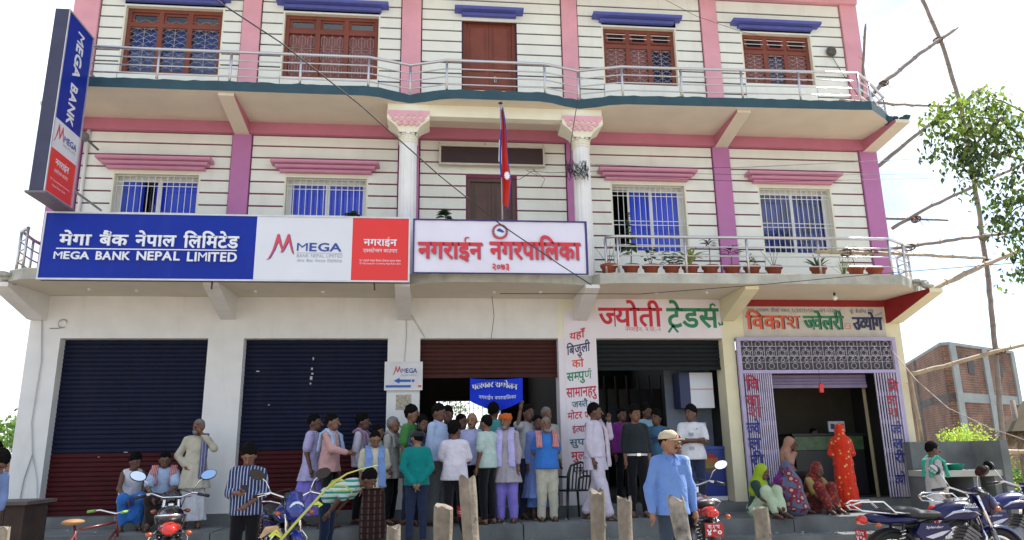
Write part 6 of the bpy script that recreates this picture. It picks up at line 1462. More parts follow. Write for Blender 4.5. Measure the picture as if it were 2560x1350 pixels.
bike_at(705, 9.2, -66, 'bright blue motorcycle to the right of the man in the pinstriped shirt', mat('bike_blue', (.006, .02, .20), .25, coat=.5), silver_s, rack=False, text=False)
# purple cloth bag on the red plated one
p = at(1752, 1262, 9.0); V, Q = blob([('e', (0, 0, 0), (.10, .09, .10), None), ('e', (.06, 0, -.09), (.08, .07, .09), None)], .014, .03, None, wr=.012); o = bpy.data.objects.new('cloth_bundle', npmesh('cloth_bundle', V, Q, [cloth('bundle_purple', [(.14, .10, .22)])])); COL.objects.link(o); o.location = p; tag(o, 'small purple cloth bundle tied on the motorcycle with the red number plate', 'bundle')
# bicycle at the left
def bicycle(loc, rz, label):
    o = empty('bicycle', loc, label, 'bicycle', None, radians(rz)); red = mat('bicycle_red', (.10, .008, .012), .35, coat=.5)
    for ax in (-.52, .55):
        n = 30; t = MB(); t.tube([(ax + .33 * cos(2 * pi * k / n), 0, .35 + .33 * sin(2 * pi * k / n)) for k in range(n + 1)], .018, 6, cap=False); q = t.build('tyre', rubber, o)
        s = MB()
        for k in range(20): a = 2 * pi * k / 20; s.tube([(ax, .02 if k % 2 else -.02, .35), (ax + .315 * cos(a), 0, .35 + .315 * sin(a))], .0018, 3, cap=False)
        s.build('spokes', chrome, q)
    f = MB()
    for a, b in (((.38, 0, .92), (-.12, 0, .88)), ((.40, 0, .84), (-.05, 0, .33)), ((-.18, 0, .93), (-.05, 0, .33)), ((-.14, 0, .86), (-.52, .05, .35)), ((-.14, 0, .86), (-.52, -.05, .35)), ((-.05, 0, .33), (-.52, .05, .35)), ((.36, 0, 1.0), (.42, 0, .75))): f.tube([a, b], .016, 8)
    f.build('frame', red, o)
    MB().tube([(.42, .05, .75), (.55, .05, .35)], .012, 6).tube([(.42, -.05, .75), (.55, -.05, .35)], .012, 6).build('fork', red, o)
    MB().tube([(.22, -.28, 1.05), (.34, -.24, 1.06), (.37, 0, 1.02), (.34, .24, 1.06), (.22, .28, 1.05)], .011, 8).build('handlebar', chrome, o)
    for sy in (-1, 1): MB().tube([(.20, sy * .28, 1.05), (.29, sy * .26, 1.055)], .017, 8).build('grip', mat('grip_lime', (.16, .32, .05), .5), o)
    MB().sphere((-.2, 0, .97), (.14, .09, .035), 10, 6).build('saddle', mat('saddle_tan', (.28, .14, .05), .6), o)
    c = MB(); c.box(-.80, -.30, -.07, .07, .72, .735); c.tube([(-.75, 0, .73), (-.52, .05, .35)], .008, 5); c.build('carrier', steel_dull, o)
    c = MB(); c.tube([(-.05, -.02, .33), (.05, -.1, .20)], .009, 5).tube([(-.05, .02, .33), (-.15, .1, .46)], .009, 5).lathe([(.09, -.004), (.09, .004)], (-.05, -.03, .33), 18, M=Matrix.Rotation(pi / 2, 3, 'X')); c.build('crank', chrome, o)
    return o
p = at(222, 1300, 8.2); bb_ = bicycle((p.x, 8.2, GR), 62, 'dark red bicycle with lime green grips in front of the seated men'); bb_.scale = (.86, .86, .86)
# ================================================================== STREET SIDE THINGS
# wooden box counter at the left edge
p = at(10, 1240, 9.9); o = empty('wooden_counter', (p.x - .15, 9.9, GR), 'old dark wooden box counter at the left edge of the terrace', 'counter')
wd = mat('wood_old', (.045, .025, .018), .75, var=.4, scale=6, bump=.4)
for k in range(5): MB().box(-.55 + k * .222, -.55 + k * .222 + .216, -.30, -.27, .02, .92).build('board', wd, o)
MB().box(-.53, .53, -.262, .30, .02, .92).build('carcass', wd, o); MB().box(-.6, .6, -.36, .36, .925, .965).build('top', mat('wood_top', (.10, .075, .07), .6, var=.3, bump=.3), o)
# fence posts in the foreground
def post(px, py, Y, r, rz, tilt, label, kind='log', m=None):
    p = at(px, py, Y); o = empty('fence_post', (p.x, Y, GR - .02), label, 'post', 'rough posts in a row along the road'); H_ = p.z - GR + .02
    rr = random.Random(px); b = MB(); n = 14; k_ = 9; V_ = []
    if kind == 'log':
        prof = [(cos(2 * pi * j / n) * r * (1 + rr.uniform(-.14, .14)), sin(2 * pi * j / n) * r * (1 + rr.uniform(-.14, .14))) for j in range(n)]
    else:            # split palm or bamboo half: C shaped section
        prof = [(cos(pi + pi * j / 6) * r, sin(pi + pi * j / 6) * r * .8) for j in range(7)] + [(cos(2 * pi - pi * j / 6) * r * .72, sin(2 * pi - pi * j / 6) * r * .5 + .004) for j in range(7)]
        a = radians(rz); prof = [(x * cos(a) - y * sin(a), x * sin(a) + y * cos(a)) for x, y in prof]; n = 14
    for i in range(k_ + 1):
        t = i / k_; z = H_ * t
        for j, (x, y) in enumerate(prof):
            f = 1 + .05 * sin(i * 1.7 + j) ; zz = z + (rr.uniform(-.03, .02) if i == k_ else 0)
            V_.append((x * f + tilt * (t - 1) * .25, y * f, zz))
    b.smooth = False
    b.add(V_, [(i * n + j, i * n + (j + 1) % n, (i + 1) * n + (j + 1) % n, (i + 1) * n + j) for i in range(k_) for j in range(n)] + [tuple(k_ * n + j for j in range(n))])
    w_ = b.build('shaft', m or wood_grey, o)
    kn_ = MB()
    for q in range(3): a = rr.uniform(3.3, 6.0); kn_.sphere((r * .92 * cos(a) + tilt * ((.3 + q * .25) - 1) * .25, r * .92 * sin(a), H_ * (.35 + q * .22)), (r * .22, r * .16, r * .3), 6, 5)
    if kind == 'log': kn_.build('knot', m or wood_grey, o)
    return o
post(983, 1317, 6.0, .052, 0, .0, 'lowest log post left of the two taller ones, barely reaching into view')
post(1109, 1264, 5.6, .068, 0, .05, 'thick round topped log post beside the tallest one')
post(1165, 1188, 5.2, .058, 0, -.35, 'tallest grey log post in the middle of the row')
post(1494, 1226, 5.6, .054, 0, .1, 'knotty grey log post left of the hollow split one')
post(1560, 1245, 5.4, .055, 15, .05, 'hollow split post with a curved section and pale edges', 'split')
post(1688, 1243, 5.0, .055, -10, -.65, 'leaning blackened split post in front of the man in the cap', 'split', mat('wood_burnt', (.20, .18, .16), .8, var=.75, scale=14, bump=.4))
post(1900, 1271, 6.3, .062, 0, -.1, 'weathered log post before the women seated by the jewellery shop')
post(3, 1322, 5.0, .05, 0, 0, 'pale post top at the very left edge')
# bamboo twig in the foreground, out of focus in the photograph
tw = worldthing('bamboo_twig', tuple(at(760, 1300, 3.2)), 'thin yellow green twig with curled tips rising across the foreground', 'twig')
tm = mat('twig_green', (.36, .42, .09), .5, var=.15)
A = lambda x, y, Y=3.2: tuple(at(x, y, Y))
MB().tube([A(700, 1352), A(745, 1300), A(790, 1250), A(815, 1222), A(838, 1203), A(868, 1184), A(905, 1172), A(945, 1163)], [.0052, .005, .0045, .004, .0035, .003, .0022, .001], 8).build('stem', tm, tw)
def blade(pts, wid, m=tm, parent=tw, nm='leaf', Y=3.2):
    b = MB(); P = [Vector(A(x, y, Y)) for x, y in pts]; n = len(P); V_ = []
    for i, p in enumerate(P):
        d = (P[min(i + 1, n - 1)] - P[max(i - 1, 0)]).normalized(); s = d.cross(Vector((0, 1, .2))).normalized(); w_ = wid * sin(pi * (i + .35) / (n - .3)) ; V_ += [p + s * w_, p + Vector((0, .004, 0)), p - s * w_]
    b.smooth = True; b.add(V_, [(i * 3 + j, i * 3 + j + 1, (i + 1) * 3 + j + 1, (i + 1) * 3 + j) for i in range(n - 1) for j in range(2)]); b.build(nm, m, parent)
blade([(815, 1222), (840, 1214), (862, 1214), (876, 1225), (882, 1238)], .004); blade([(815, 1222), (835, 1228), (860, 1226), (882, 1228)], .003)
blade([(818, 1222), (832, 1205), (850, 1198), (862, 1204)], .008); blade([(784, 1262), (795, 1257), (803, 1262), (796, 1268)], .008, mat('twig_lime', (.5, .6, .05), .5)); blade([(816, 1224), (826, 1212), (842, 1208)], .007)
blade([(650, 1345), (668, 1325), (690, 1322), (706, 1340)], .016, mat('leaf_pale', (.45, .30, .18), .5, var=.4, scale=30), nm='dry_leaf'); blade([(672, 1342), (690, 1330), (706, 1345)], .012, mat('twig_lime', (0, 0, 0)))
# concrete wash stand right of the building
ws = worldthing('wash_stand', (9.6, 12.6, GR), 'grey concrete wash stand with a high back beside the right end of the building', 'stand')
c0, c1 = at(2275, 1105, 12.6), at(2425, 1098, 12.6); zt = c0.z; zc = at(2340, 1176, 12.2).z
MB().box(c0.x, c1.x, 12.62, 12.80, GR, zt).build('back_wall', concrete, ws); MB().box(c1.x, c1.x + .14, 11.9, 12.80, GR, zt + .002).build('end_wall', concrete, ws)
MB().box(c0.x - .1, c1.x - .002, 11.95, 12.615, zc - .10, zc).build('counter_slab', old_concrete, ws)
for x in (c0.x - .08, c0.x + .62, c1.x - .14): MB().box(x, x + .12, 11.98, 12.60, GR, zc - .102).build('leg', concrete, ws)
MB().box(c0.x + .05, c0.x + .6, 12.56, 12.61, GR, zc - .11).build('infill', mat('infill_dark', (.10, .07, .05), .9), ws)
for px_, lab in ((2342, 'dark green plastic basin standing on the concrete wash stand'), (2385, 'bright green plastic basin at the right end of the concrete wash stand')):
    p = at(px_, 1172, 12.2); o = MB().lathe([(0, 0), (.12, 0), (.17, .10), (.18, .10), (.165, .10), (.115, .012), (0, .012)], (0, 0, 0), 18).build('basin', mat('basin%d' % px_, (.01, .30, .20) if px_ > 2350 else (.005, .16, .11), .35), None, None); o.location = (p.x, 12.2, zc + .002); tag(o, lab, 'basin')
# ================================================================== BRICK HOUSE, bushes, thatch
bh = worldthing('brick_building', (17.0, 24.0, 0), 'unfinished red brick building with concrete frame beyond the bamboo poles', 'building')
bm_ = brick_mat(); ccm = mat('frame_concrete', (.24, .27, .28), .9, var=.15, scale=2, bump=.2)
K = at(2370, 862, 24); L_ = at(2262, 908, 24); KX, KZ = K.x, K.z
LY = 33.0; LX = at(2262, 1000, LY).x; RX_, RY = at(2552, 1000, 26.5).x, 26.5
def wallseg(a, b, z0, z1, m, nm, t=.25, off=0.0):
    a, b = Vector((*a, 0)), Vector((*b, 0)); d = (b - a).normalized(); n = Vector((d.y, -d.x, 0))
    if n.y > 0: n = -n
    q = MB(); P = [a + n * off, b + n * off, b - n * t, a - n * t]; q.prism([(p.x, p.y) for p in P], z0, z1); q.build(nm, m, bh)
kc = (KX, 24.0); lc = (LX, LY); rc_ = (RX_, RY)
wallseg(kc, lc, 0, KZ, bm_, 'brick_wall'); wallseg(kc, rc_, 0, KZ, bm_, 'brick_wall')
zb_ = at(2370, 993, 24).z
for (a, b) in ((kc, lc), (kc, rc_)): wallseg(a, b, zb_ - .16, zb_ + .16, ccm, 'tie_beam', off=.03)
wallseg(kc, rc_, KZ + .002, KZ + .10, ccm, 'parapet_cap', off=.05); wallseg(kc, lc, KZ + .003, KZ + .10, ccm, 'parapet_cap', off=.05)
def lerp(a, b, t): return (a[0] + (b[0] - a[0]) * t, a[1] + (b[1] - a[1]) * t)
for (a, b, ts) in ((kc, rc_, (0.03, .50, .97)), (kc, lc, (.5,))):
    for t in ts: wallseg(lerp(a, b, t - .03 if t > .03 else 0), lerp(a, b, t + .05 if t < .9 else 1.0), 0, KZ - .002, ccm, 'frame_column', off=.06)
for t in (.28, .72): wallseg(lerp(kc, rc_, t - .045), lerp(kc, rc_, t + .045), KZ - .95, KZ - .3, black_paint, 'window_dark_panel', off=.02)  # flat black panels paint in the shade of window holes; none are cut
def leafcloud(b, centers, leaf, count, r, rr, up=.3):
    for c in centers:
        for _ in range(count):
            d = Vector((rr.gauss(0, 1), rr.gauss(0, 1), rr.gauss(0, .8))); d = d.normalized() * r * rr.random() ** .5; p = Vector(c) + d
            a = rr.uniform(0, 2 * pi); t = rr.uniform(-1.1, 1.1); u = Vector((cos(a) * cos(t), sin(a) * cos(t), sin(t))) * leaf * rr.uniform(.6, 1.2); v = u.cross(Vector((rr.gauss(0, 1), rr.gauss(0, 1), rr.gauss(0, 1)))).normalized() * leaf * .38
            b.add([p, p + u * .45 + v, p + u, p + u * .45 - v], [(0, 1, 2, 3)])
def bush(loc, R_, H_, m, label, seed, n=60, cat='bush', name='bush'):
    rr = random.Random(seed); o = worldthing(name, loc, label, cat); b = MB(); C = []
    for k in range(n): a = rr.uniform(0, 2 * pi); q = rr.random() ** .5 * R_; z = rr.random(); C.append((loc[0] + q * cos(a) * (1 - .4 * z), loc[1] + q * sin(a) * .6, loc[2] + .2 + z * H_))
    leafcloud(b, C, .065 * R_, 60, .26 * R_, rr); q = b.build('foliage', m, o); q['kind'] = 'stuff'
    s = MB()
    for k in range(0, n, 6): s.tube([loc, tuple(C[k])], [.03, .008], 5)
    s.build('stem', mat('bark', (.12, .09, .06), .9), o)
lime_leaf = mat('leaf_lime', (.34, .46, .05), .5, var=.35, scale=2)
leafify(lime_leaf, (.45, .65, .08)); leafify(leaf_g, (.15, .28, .04)); leafify(leaf_d, (.05, .12, .03))
p = at(2420, 1110, 17); bush((p.x, 17, 0), .95, 1.75, lime_leaf, 'feathery lime green bush in front of the brick building', 11, n=70)
p = at(2490, 1190, 19); bush((p.x, 19, 0), 1.6, .7, leaf_g, 'low dark green scrub at the foot of the brick building', 12, n=40)
# thatched roof edge at the right
p = at(2625, 1010, 14.5); th = worldthing('thatched_shed', (p.x + .9, 15.2, 0), 'grey brown thatched roof edge poking in at the right side', 'shed')
b = MB(); rr = random.Random(4)
for k in range(700):
    t = rr.random(); y = rr.uniform(-1.2, 1.2); x0_ = -.85 + rr.uniform(-.08, .12); z0_ = at(2540, 1095, 14.5).z + rr.uniform(-.1, .1)
    a = Vector((p.x + .9 + x0_, 15.2 + y, z0_ - .1)); c = Vector((p.x + .9 + .8, 15.2 + y * .6, z0_ + 1.6)); u = a + (c - a) * t; v = a + (c - a) * max(0, t - .35) + Vector((rr.uniform(-.06, .06), rr.uniform(-.06, .06), rr.uniform(-.1, .06))); b.tube([u, v], [.012, .006], 3, cap=False)
q = b.build('thatch', mat('thatch', (.26, .20, .13), .9, var=.4, scale=6), th); q['kind'] = 'stuff'
MB().prism([(p.x + .1, at(2540, 1075, 14.5).z), (p.x + 1.7, at(2540, 1075, 14.5).z + 1.5), (p.x + 1.7, at(2540, 1075, 14.5).z)], 14.2, 16.2, axis='Y').build('roof_core', mat('thatch_dark', (.10, .08, .05), .9), th)
for y in (14.4, 16.0): MB().tube([(p.x + .4, y, 0), (p.x + .4, y, 2.6)], .06, 8).build('post', bamboo_grey, th)
# far trees and a low wall at the left
lw = MB().box(-60, -9.5, 30, 30.3, 0, 1.75).build('garden_wall', bm_); tag(lw, 'low red brick wall far behind at the left edge', 'wall')
for i, (x, y, H_) in enumerate(((-22, 46, 3.6), (-26, 48, 3.2), (-19, 50, 3.0)  )):
    rr = random.Random(30 + i); o = worldthing('distant_tree', (x, y, 0), ['distant green tree above the brick wall, %s' % s for s in ('leftmost of three', 'farther left behind', 'nearest the building')][i] if i < 3 else 'distant tree on the skyline right of the brick building, number %d from the left' % 0 if False else ['', '', '', 'distant round tree hidden behind the right hand brick building', 'distant tall tree behind the bamboo scaffold', 'distant tree far behind the thatched shed', 'far low tree near the horizon behind the wash stand'][i] or ['distant green tree above the low brick wall at far left', 'distant tree just left of the others above the garden wall', 'distant tree closest to the left corner of the building'][i], 'tree')
    b = MB(); C = [(x + rr.gauss(0, 1.3), y + rr.gauss(0, 1), H_ * .6 + rr.uniform(-.2, .5) * H_) for _ in range(26)]; leafcloud(b, C, .34, 26, .9, rr); q = b.build('crown', leaf_g, o); q['kind'] = 'stuff'; MB().tube([(x, y, 0), (x, y, H_ * .6)], [.2, .1], 6).build('trunk', mat('bark', (0, 0, 0)), o)
# rear yard seen through the shop: pale tree crown
bush((.1, 26, 0), 1.6, 3.2, mat('leaf_bleached', (.25, .30, .12), .6, var=.3), 'sunlit pale shrub seen through the barred rear window of the hall', 15, n=26)
# ================================================================== BAMBOO SCAFFOLD
def pole(pts, Ys, r, label, m=bamboo_grey, seed=0):
    rr = random.Random(seed); n_ = len(pts)
    P = [at(x, y, Ys[0] + (Ys[1] - Ys[0]) * i / (n_ - 1)) for i, (x, y) in enumerate(pts)]
    o = worldthing('bamboo_pole', tuple(P[0]), label, 'pole', 'bamboo poles lashed together beside the building')
    Q_ = []; R_ = []
    for i in range(n_ - 1):
        k = max(1, int((P[i + 1] - P[i]).length / .16))
        for j in range(k): Q_.append(P[i] + (P[i + 1] - P[i]) * j / k + Vector((rr.gauss(0, .006), 0, rr.gauss(0, .006))))
    Q_.append(P[-1]); R_ = [r * (1.0 - .25 * i / len(Q_)) * rr.uniform(.94, 1.06) for i in range(len(Q_))]
    MB().tube(Q_, R_, 8).build('culm', m, o)
    nd = MB()
    for i in range(2, len(Q_) - 1, 3):
        d = (Q_[i + 1] - Q_[i]).normalized(); nd.tube([Q_[i] - d * .012, Q_[i], Q_[i] + d * .012], [R_[i] * 1.0, R_[i] * 1.25, R_[i] * 1.0], 8)
        if rr.random() < .6: s = d.cross(Vector((0, 1, 0))).normalized() * rr.choice((-1, 1)); nd.tube([Q_[i], Q_[i] + s * (r + rr.uniform(.03, .08)) + d * .05], [.008, .004], 5)
    q = nd.build('node', m, o); q['kind'] = 'stuff'; return o
pole([(2530, 1352), (2515, 1200), (2490, 900), (2470, 690), (2440, 480), (2400, 255), (2355, 110), (2300, -15)], (12.9, 12.9), .05, 'tall upright bamboo pole that leans left towards the top', bamboo_grey, 1)
pole([(2160, 258), (2210, 205), (2300, 135), (2393, 68)], (12.3, 12.8), .042, 'topmost slanting bamboo pole rising from the upper balcony corner', bamboo_grey, 2)
pole([(2155, 240), (2158, 150), (2165, 60)], (12.6, 12.6), .03, 'short upright bamboo stick behind the upper railing corner', bamboo_grey, 3)
pole([(2100, 252), (2230, 260), (2372, 266)], (12.0, 12.8), .032, 'level bamboo pole at the height of the upper balcony floor', bamboo_grey, 4)
pole([(2185, 422), (2300, 330), (2400, 262), (2465, 214)], (13.2, 12.9), .040, 'slanting bamboo pole ending in the tree leaves', bamboo_grey, 5)
pole([(2230, 570), (2330, 515), (2420, 472), (2600, 392)], (13.0, 12.7), .034, 'long slanting bamboo pole crossing below the leafy branch', bamboo_grey, 6)
pole([(2200, 546), (2290, 548), (2371, 551)], (13.2, 12.8), .026, 'short level bamboo pole right of the mauve corner pilaster', bamboo_grey, 7)
pole([(2205, 625), (2330, 608), (2460, 590), (2600, 572)], (12.2, 12.7), .034, 'bamboo pole sloping slightly up to the right at lower rail height', bamboo_grey, 8)
pole([(2040, 630), (2200, 632), (2330, 640), (2462, 645)], (11.6, 12.7), .034, 'bamboo pole resting along the lower balcony rail', bamboo_m, 9)
pole([(2285, 745), (2380, 700), (2460, 662), (2542, 628)], (12.3, 12.8), .055, 'thick bamboo pole rising from the broken balcony corner', bamboo_m, 10)
pole([(2272, 937), (2380, 910), (2480, 880), (2620, 850)], (12.9, 12.6), .040, 'yellow bamboo pole crossing in front of the brick building', bamboo_m, 11)
pole([(2306, 1105), (2290, 1020), (2275, 935)], (13.0, 12.9), .038, 'short upright bamboo leaning on the corner above the wash stand', bamboo_m, 12)
pole([(2432, 1125), (2520, 1128), (2620, 1132)], (12.9, 12.9), .040, 'lowest level bamboo pole above the motorcycles', bamboo_m, 13)
lash = mat('lashing', (.16, .09, .05), .9)
for i, (x, y, Y) in enumerate(((2345, 100, 12.75), (2210, 208, 12.4), (2290, 548, 12.85), (2460, 592, 12.72), (2470, 655, 12.75), (2275, 618, 12.3), (2115, 632, 11.75), (2505, 1125, 12.85), (2395, 262, 12.8), (2500, 878, 12.75))):
    p = at(x, y, Y); rr = random.Random(50 + i); b = MB()
    for k in range(6): a0 = rr.uniform(0, pi); b.tube([(p.x + .07 * cos(a0 + t), p.y + .06 * sin(t * 1.3), p.z + .06 * sin(a0 + t)) for t in [2 * pi * j / 10 for j in range(11)]], .010, 5)
    b.tube([(p.x, p.y - .05, p.z), (p.x + rr.uniform(-.1, .1), p.y - .06, p.z - .13)], .006, 4)
    o = b.build('rope_lashing', lash); tag(o, 'brown rope lashing where %s' % ['the top diagonal crosses the tall pole', 'two poles meet at the upper rail corner', 'the short level pole meets a slanting one', 'the rail height pole meets the tall one', 'the thick slanting pole meets the upright', 'a pole is tied to the lower railing corner', 'the sunny pole is tied to the lower rail', 'the lowest level pole meets the upright', 'the leaf covered diagonal meets the tall pole', 'the yellow pole crosses the upright'][i], 'rope'); o['kind'] = 'stuff' if False else ''
    del o['kind']
# ================================================================== PEEPAL BRANCHES
tr = worldthing('peepal_tree', (8.6, 9.3, 0), 'leafy tree branches with small pointed leaves hanging in at the upper right', 'tree')
rr = random.Random(77); YT = 9.6
trunk = at(2760, 900, YT)
MB().tube([(trunk.x + .6, YT, 0), (trunk.x + .5, YT, 2.5), (trunk.x + .3, YT, 5.0)], [.2, .16, .1], 10).build('trunk', mat('bark', (0, 0, 0)), tr)
BR = [[(2720, 500), (2600, 380), (2500, 300), (2420, 290), (2340, 300)], [(2720, 400), (2600, 300), (2500, 250), (2440, 262)], [(2720, 480), (2560, 400), (2480, 380), (2440, 430)], [(2740, 620), (2600, 500), (2540, 520), (2500, 560)], [(2760, 700), (2620, 600), (2560, 640), (2550, 690)], [(2500, 300), (2450, 350), (2400, 400), (2370, 390)], [(2600, 500), (2580, 560), (2530, 590)], [(2420, 290), (2440, 360), (2450, 430), (2440, 460)]]
for L0 in BR: MB().tube([tuple(at(x, y, YT + .1 * sin(x))) for x, y in L0], [.022 - .018 * i / (len(L0) - 1) for i in range(len(L0))], 6).build('branch', mat('bark', (0, 0, 0)), tr)
CL = [(2330, 290, 22), (2370, 270, 30), (2410, 262, 34), (2450, 250, 34), (2490, 262, 30), (2345, 330, 24), (2390, 320, 36), (2430, 315, 40), (2470, 310, 40), (2510, 300, 34), (2550, 300, 30), (2350, 370, 30), (2400, 370, 40), (2440, 370, 40), (2480, 360, 38), (2520, 370, 30), (2400, 405, 26), (2430, 420, 34), (2460, 410, 30), (2440, 455, 24), (2450, 480, 14), (2540, 440, 26), (2500, 500, 26), (2530, 500, 32), (2560, 480, 30), (2490, 545, 20), (2520, 560, 30), (2555, 560, 30), (2530, 600, 24), (2560, 630, 26), (2550, 685, 26), (2600, 400, 40), (2620, 520, 40), (2600, 650, 40), (2485, 280, 30), (2530, 350, 30)]
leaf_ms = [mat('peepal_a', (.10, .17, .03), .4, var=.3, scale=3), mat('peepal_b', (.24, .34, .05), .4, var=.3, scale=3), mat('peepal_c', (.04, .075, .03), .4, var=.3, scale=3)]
for _m, _c in zip(leaf_ms, ((.12, .20, .03), (.24, .36, .05), (.05, .09, .03))): leafify(_m, _c)
lm = []
for m in leaf_ms:
    b = MB(); P = [(0, 0), (.018, .014), (.020, .035), (.008, .055), (0, .085), (-.008, .055), (-.020, .035), (-.018, .014)]
    b.add([(x, -.3 * abs(x), y) for x, y in P] + [(0, 0.002, .03)], [(i, (i + 1) % 8, 8) for i in range(8)]); lm.append(b.mesh('leaf', m))
bb = [MB(), MB(), MB()]; cnt = 0
for (x, y, n) in CL:
    c = at(x, y, YT); L0 = tr.location
    for k in range(int(n * 2.3)):
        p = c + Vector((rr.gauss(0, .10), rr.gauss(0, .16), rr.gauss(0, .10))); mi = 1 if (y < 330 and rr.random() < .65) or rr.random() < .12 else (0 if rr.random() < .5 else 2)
        R_ = Euler((rr.uniform(2.0, 4.0), rr.uniform(-.7, .7), rr.uniform(0, 6.3))).to_matrix() * rr.uniform(.85, 1.45)
        if cnt < 280 and k % 9 == 0 and x < 2560:
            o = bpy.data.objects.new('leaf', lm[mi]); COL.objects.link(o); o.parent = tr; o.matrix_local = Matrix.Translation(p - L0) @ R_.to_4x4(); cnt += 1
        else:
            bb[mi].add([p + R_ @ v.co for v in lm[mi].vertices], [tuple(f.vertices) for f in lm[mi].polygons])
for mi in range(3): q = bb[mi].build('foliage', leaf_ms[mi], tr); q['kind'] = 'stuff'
# ================================================================== POTTED PLANTS
def pot(px, kind, label, py=683, Y=11.95, wpx=40, z=4.482, seed=0):
    rr = random.Random(seed + px); p = at(px, py, Y); s = wpx / 40.0
    o = empty('potted_plant', (p.x, Y, z), label, 'plant', 'potted plants along the lower balcony')
    pt = MB(); pt.lathe([(0, 0), (.095, 0), (.125, .14), (.145, .145), (.15, .19), (.135, .19), (.125, .16), (0, .16)], (0, 0, 0), 18); q = pt.build('pot', terracotta, o); q.scale = (s, s, s)
    MB().lathe([(0, .165 * s), (.122 * s, .165 * s)], (0, 0, 0), 12).build('soil', mat('soil', (.05, .035, .025), .95), o)
    z0 = .16 * s; b = MB(); st = MB()
    def lf(base, d, L_, w_, bend=.4, bb_=None):
        d = Vector(d).normalized(); side = d.cross(Vector((0, 0, 1))); side = side.normalized() if side.length > .05 else Vector((1, 0, 0)); P = []; n = 6; cur = Vector(base); dd = d.copy()
        for i in range(n + 1): P.append((cur.copy(), w_ * sin(pi * (i + .4) / (n + .6)))); cur = cur + dd * L_ / n; dd = (dd + Vector((0, 0, -bend / n))).normalized()
        V_ = []
        for c_, q_ in P: V_ += [c_ + side * q_, c_ + Vector((0, 0, -.15 * q_)), c_ - side * q_]
        (bb_ or b).add(V_, [(i * 3 + j, i * 3 + j + 1, (i + 1) * 3 + j + 1, (i + 1) * 3 + j) for i in range(n) for j in range(2)])
    b.smooth = True
    m1 = leaf_d
    if kind == 'bare':
        for a, h in ((-.5, .5), (.3, .45), (.9, .4), (-1.4, .35)): st.tube([(0, 0, z0), (.06 * a, 0, z0 + h * .4), (.16 * a, .02, z0 + h)], [.007, .005, .002], 5)
    elif kind == 'broad':
        st.tube([(0, 0, z0), (.02, 0, z0 + .3), (-.04, 0, z0 + .75)], [.012, .01, .006], 6)
        for k in range(18): t = rr.uniform(.25, .75); a = rr.uniform(0, 6.3); lf((0, 0, z0 + t), (cos(a), sin(a), .3), .24, .045, .9)
    elif kind == 'tall':
        st.tube([(0, 0, z0), (.04, 0, z0 + .4), (.0, 0, z0 + .95)], [.010, .008, .004], 6)
        for k in range(26): t = rr.uniform(.6, .98); a = rr.uniform(0, 6.3); lf((0, 0, z0 + t), (cos(a), sin(a), .1), .07, .03, .5)
        for k in range(10): t = rr.uniform(.2, .5); a = rr.uniform(0, 6.3); lf((0, 0, z0 + t), (cos(a), sin(a), .1), .24, .05, .9)
    elif kind == 'crown':
        st.tube([(0, 0, z0), (.03, 0, z0 + .4), (0, 0, z0 + .95)], [.010, .009, .006], 6)
        for k in range(22): a = rr.uniform(0, 6.3); lf((0, 0, z0 + rr.uniform(.66, .98)), (cos(a), sin(a), .35), .17, .062, 1.1)
    elif kind == 'small':
        for s_ in (-1, .3, 1): st.tube([(0, 0, z0), (.06 * s_, 0, z0 + .25), (.10 * s_, 0, z0 + .36)], [.006, .005, .003], 5)
        for k in range(30): a = rr.uniform(0, 6.3); s_ = rr.choice((-1, .3, 1)); lf((.08 * s_, 0, z0 + rr.uniform(.12, .38)), (cos(a), sin(a), .1), .09, .03, .6)
    elif kind == 'bushy':
        for k in range(80): a = rr.uniform(0, 6.3); r_ = rr.uniform(.02, .17); lf((r_ * cos(a), r_ * sin(a), z0 + rr.uniform(.04, .26)), (cos(a), sin(a), .2), .08, .026, .6)
    elif kind == 'spider':
        m1 = mat('leaf_variegated', (.34, .40, .14), .5, var=.5, scale=30)
        for k in range(26): a = rr.uniform(0, 6.3); lf((0, 0, z0 + .02), (cos(a) * .5, sin(a) * .5, 1), rr.uniform(.35, .55), .022, 1.9)
    elif kind in ('cordyline', 'rosette'):
        m1 = mat('leaf_wine', (.07, .015, .03), .5, var=.3); h = .36 if kind == 'cordyline' else .22; st.tube([(0, 0, z0), (.01, 0, z0 + h)], .008, 6)
        for k in range(20): a = rr.uniform(0, 6.3); lf((0, 0, z0 + h + rr.uniform(-.02, .12)), (cos(a), sin(a), .6), .17 if kind == 'cordyline' else .26, .016, 1.0)
    elif kind == 'cone':
        m1 = mat('leaf_bright', (.18, .30, .03), .5, var=.3)
        for k in range(70): t = rr.random(); a = rr.uniform(0, 6.3); r_ = .13 * (1 - t); lf((r_ * cos(a) * .5, r_ * sin(a) * .5, z0 + t * .26), (cos(a), sin(a), .6), .08 * (1.2 - t), .014, .4)
    elif kind == 'aloe':
        m1 = mat('leaf_aloe', (.10, .20, .09), .5, var=.2)
        for k in range(22): a = rr.uniform(0, 6.3); t = rr.random(); lf((0, 0, z0), (cos(a) * (.4 + t), sin(a) * (.4 + t), 1), .30, .022, .8)
    elif kind == 'spiky':
        m1 = mat('leaf_grass', (.22, .32, .10), .5, var=.2)
        for k in range(26): a = rr.uniform(0, 6.3); t = rr.random(); lf((0, 0, z0), (cos(a) * t, sin(a) * t, 1), .34, .008, .4)
    elif kind == 'rust':
        m1 = mat('leaf_rust', (.16, .055, .03), .5, var=.3); st.tube([(0, 0, z0), (-.05, 0, z0 + .30)], .006, 5)
        for k in range(24): a = rr.uniform(0, 6.3); lf((-.05, 0, z0 + .30 + rr.uniform(-.03, .08)), (cos(a), sin(a), .35), .16, .025, 1.0)
    if b.v: b.build('foliage', m1, o)['kind'] = 'stuff'
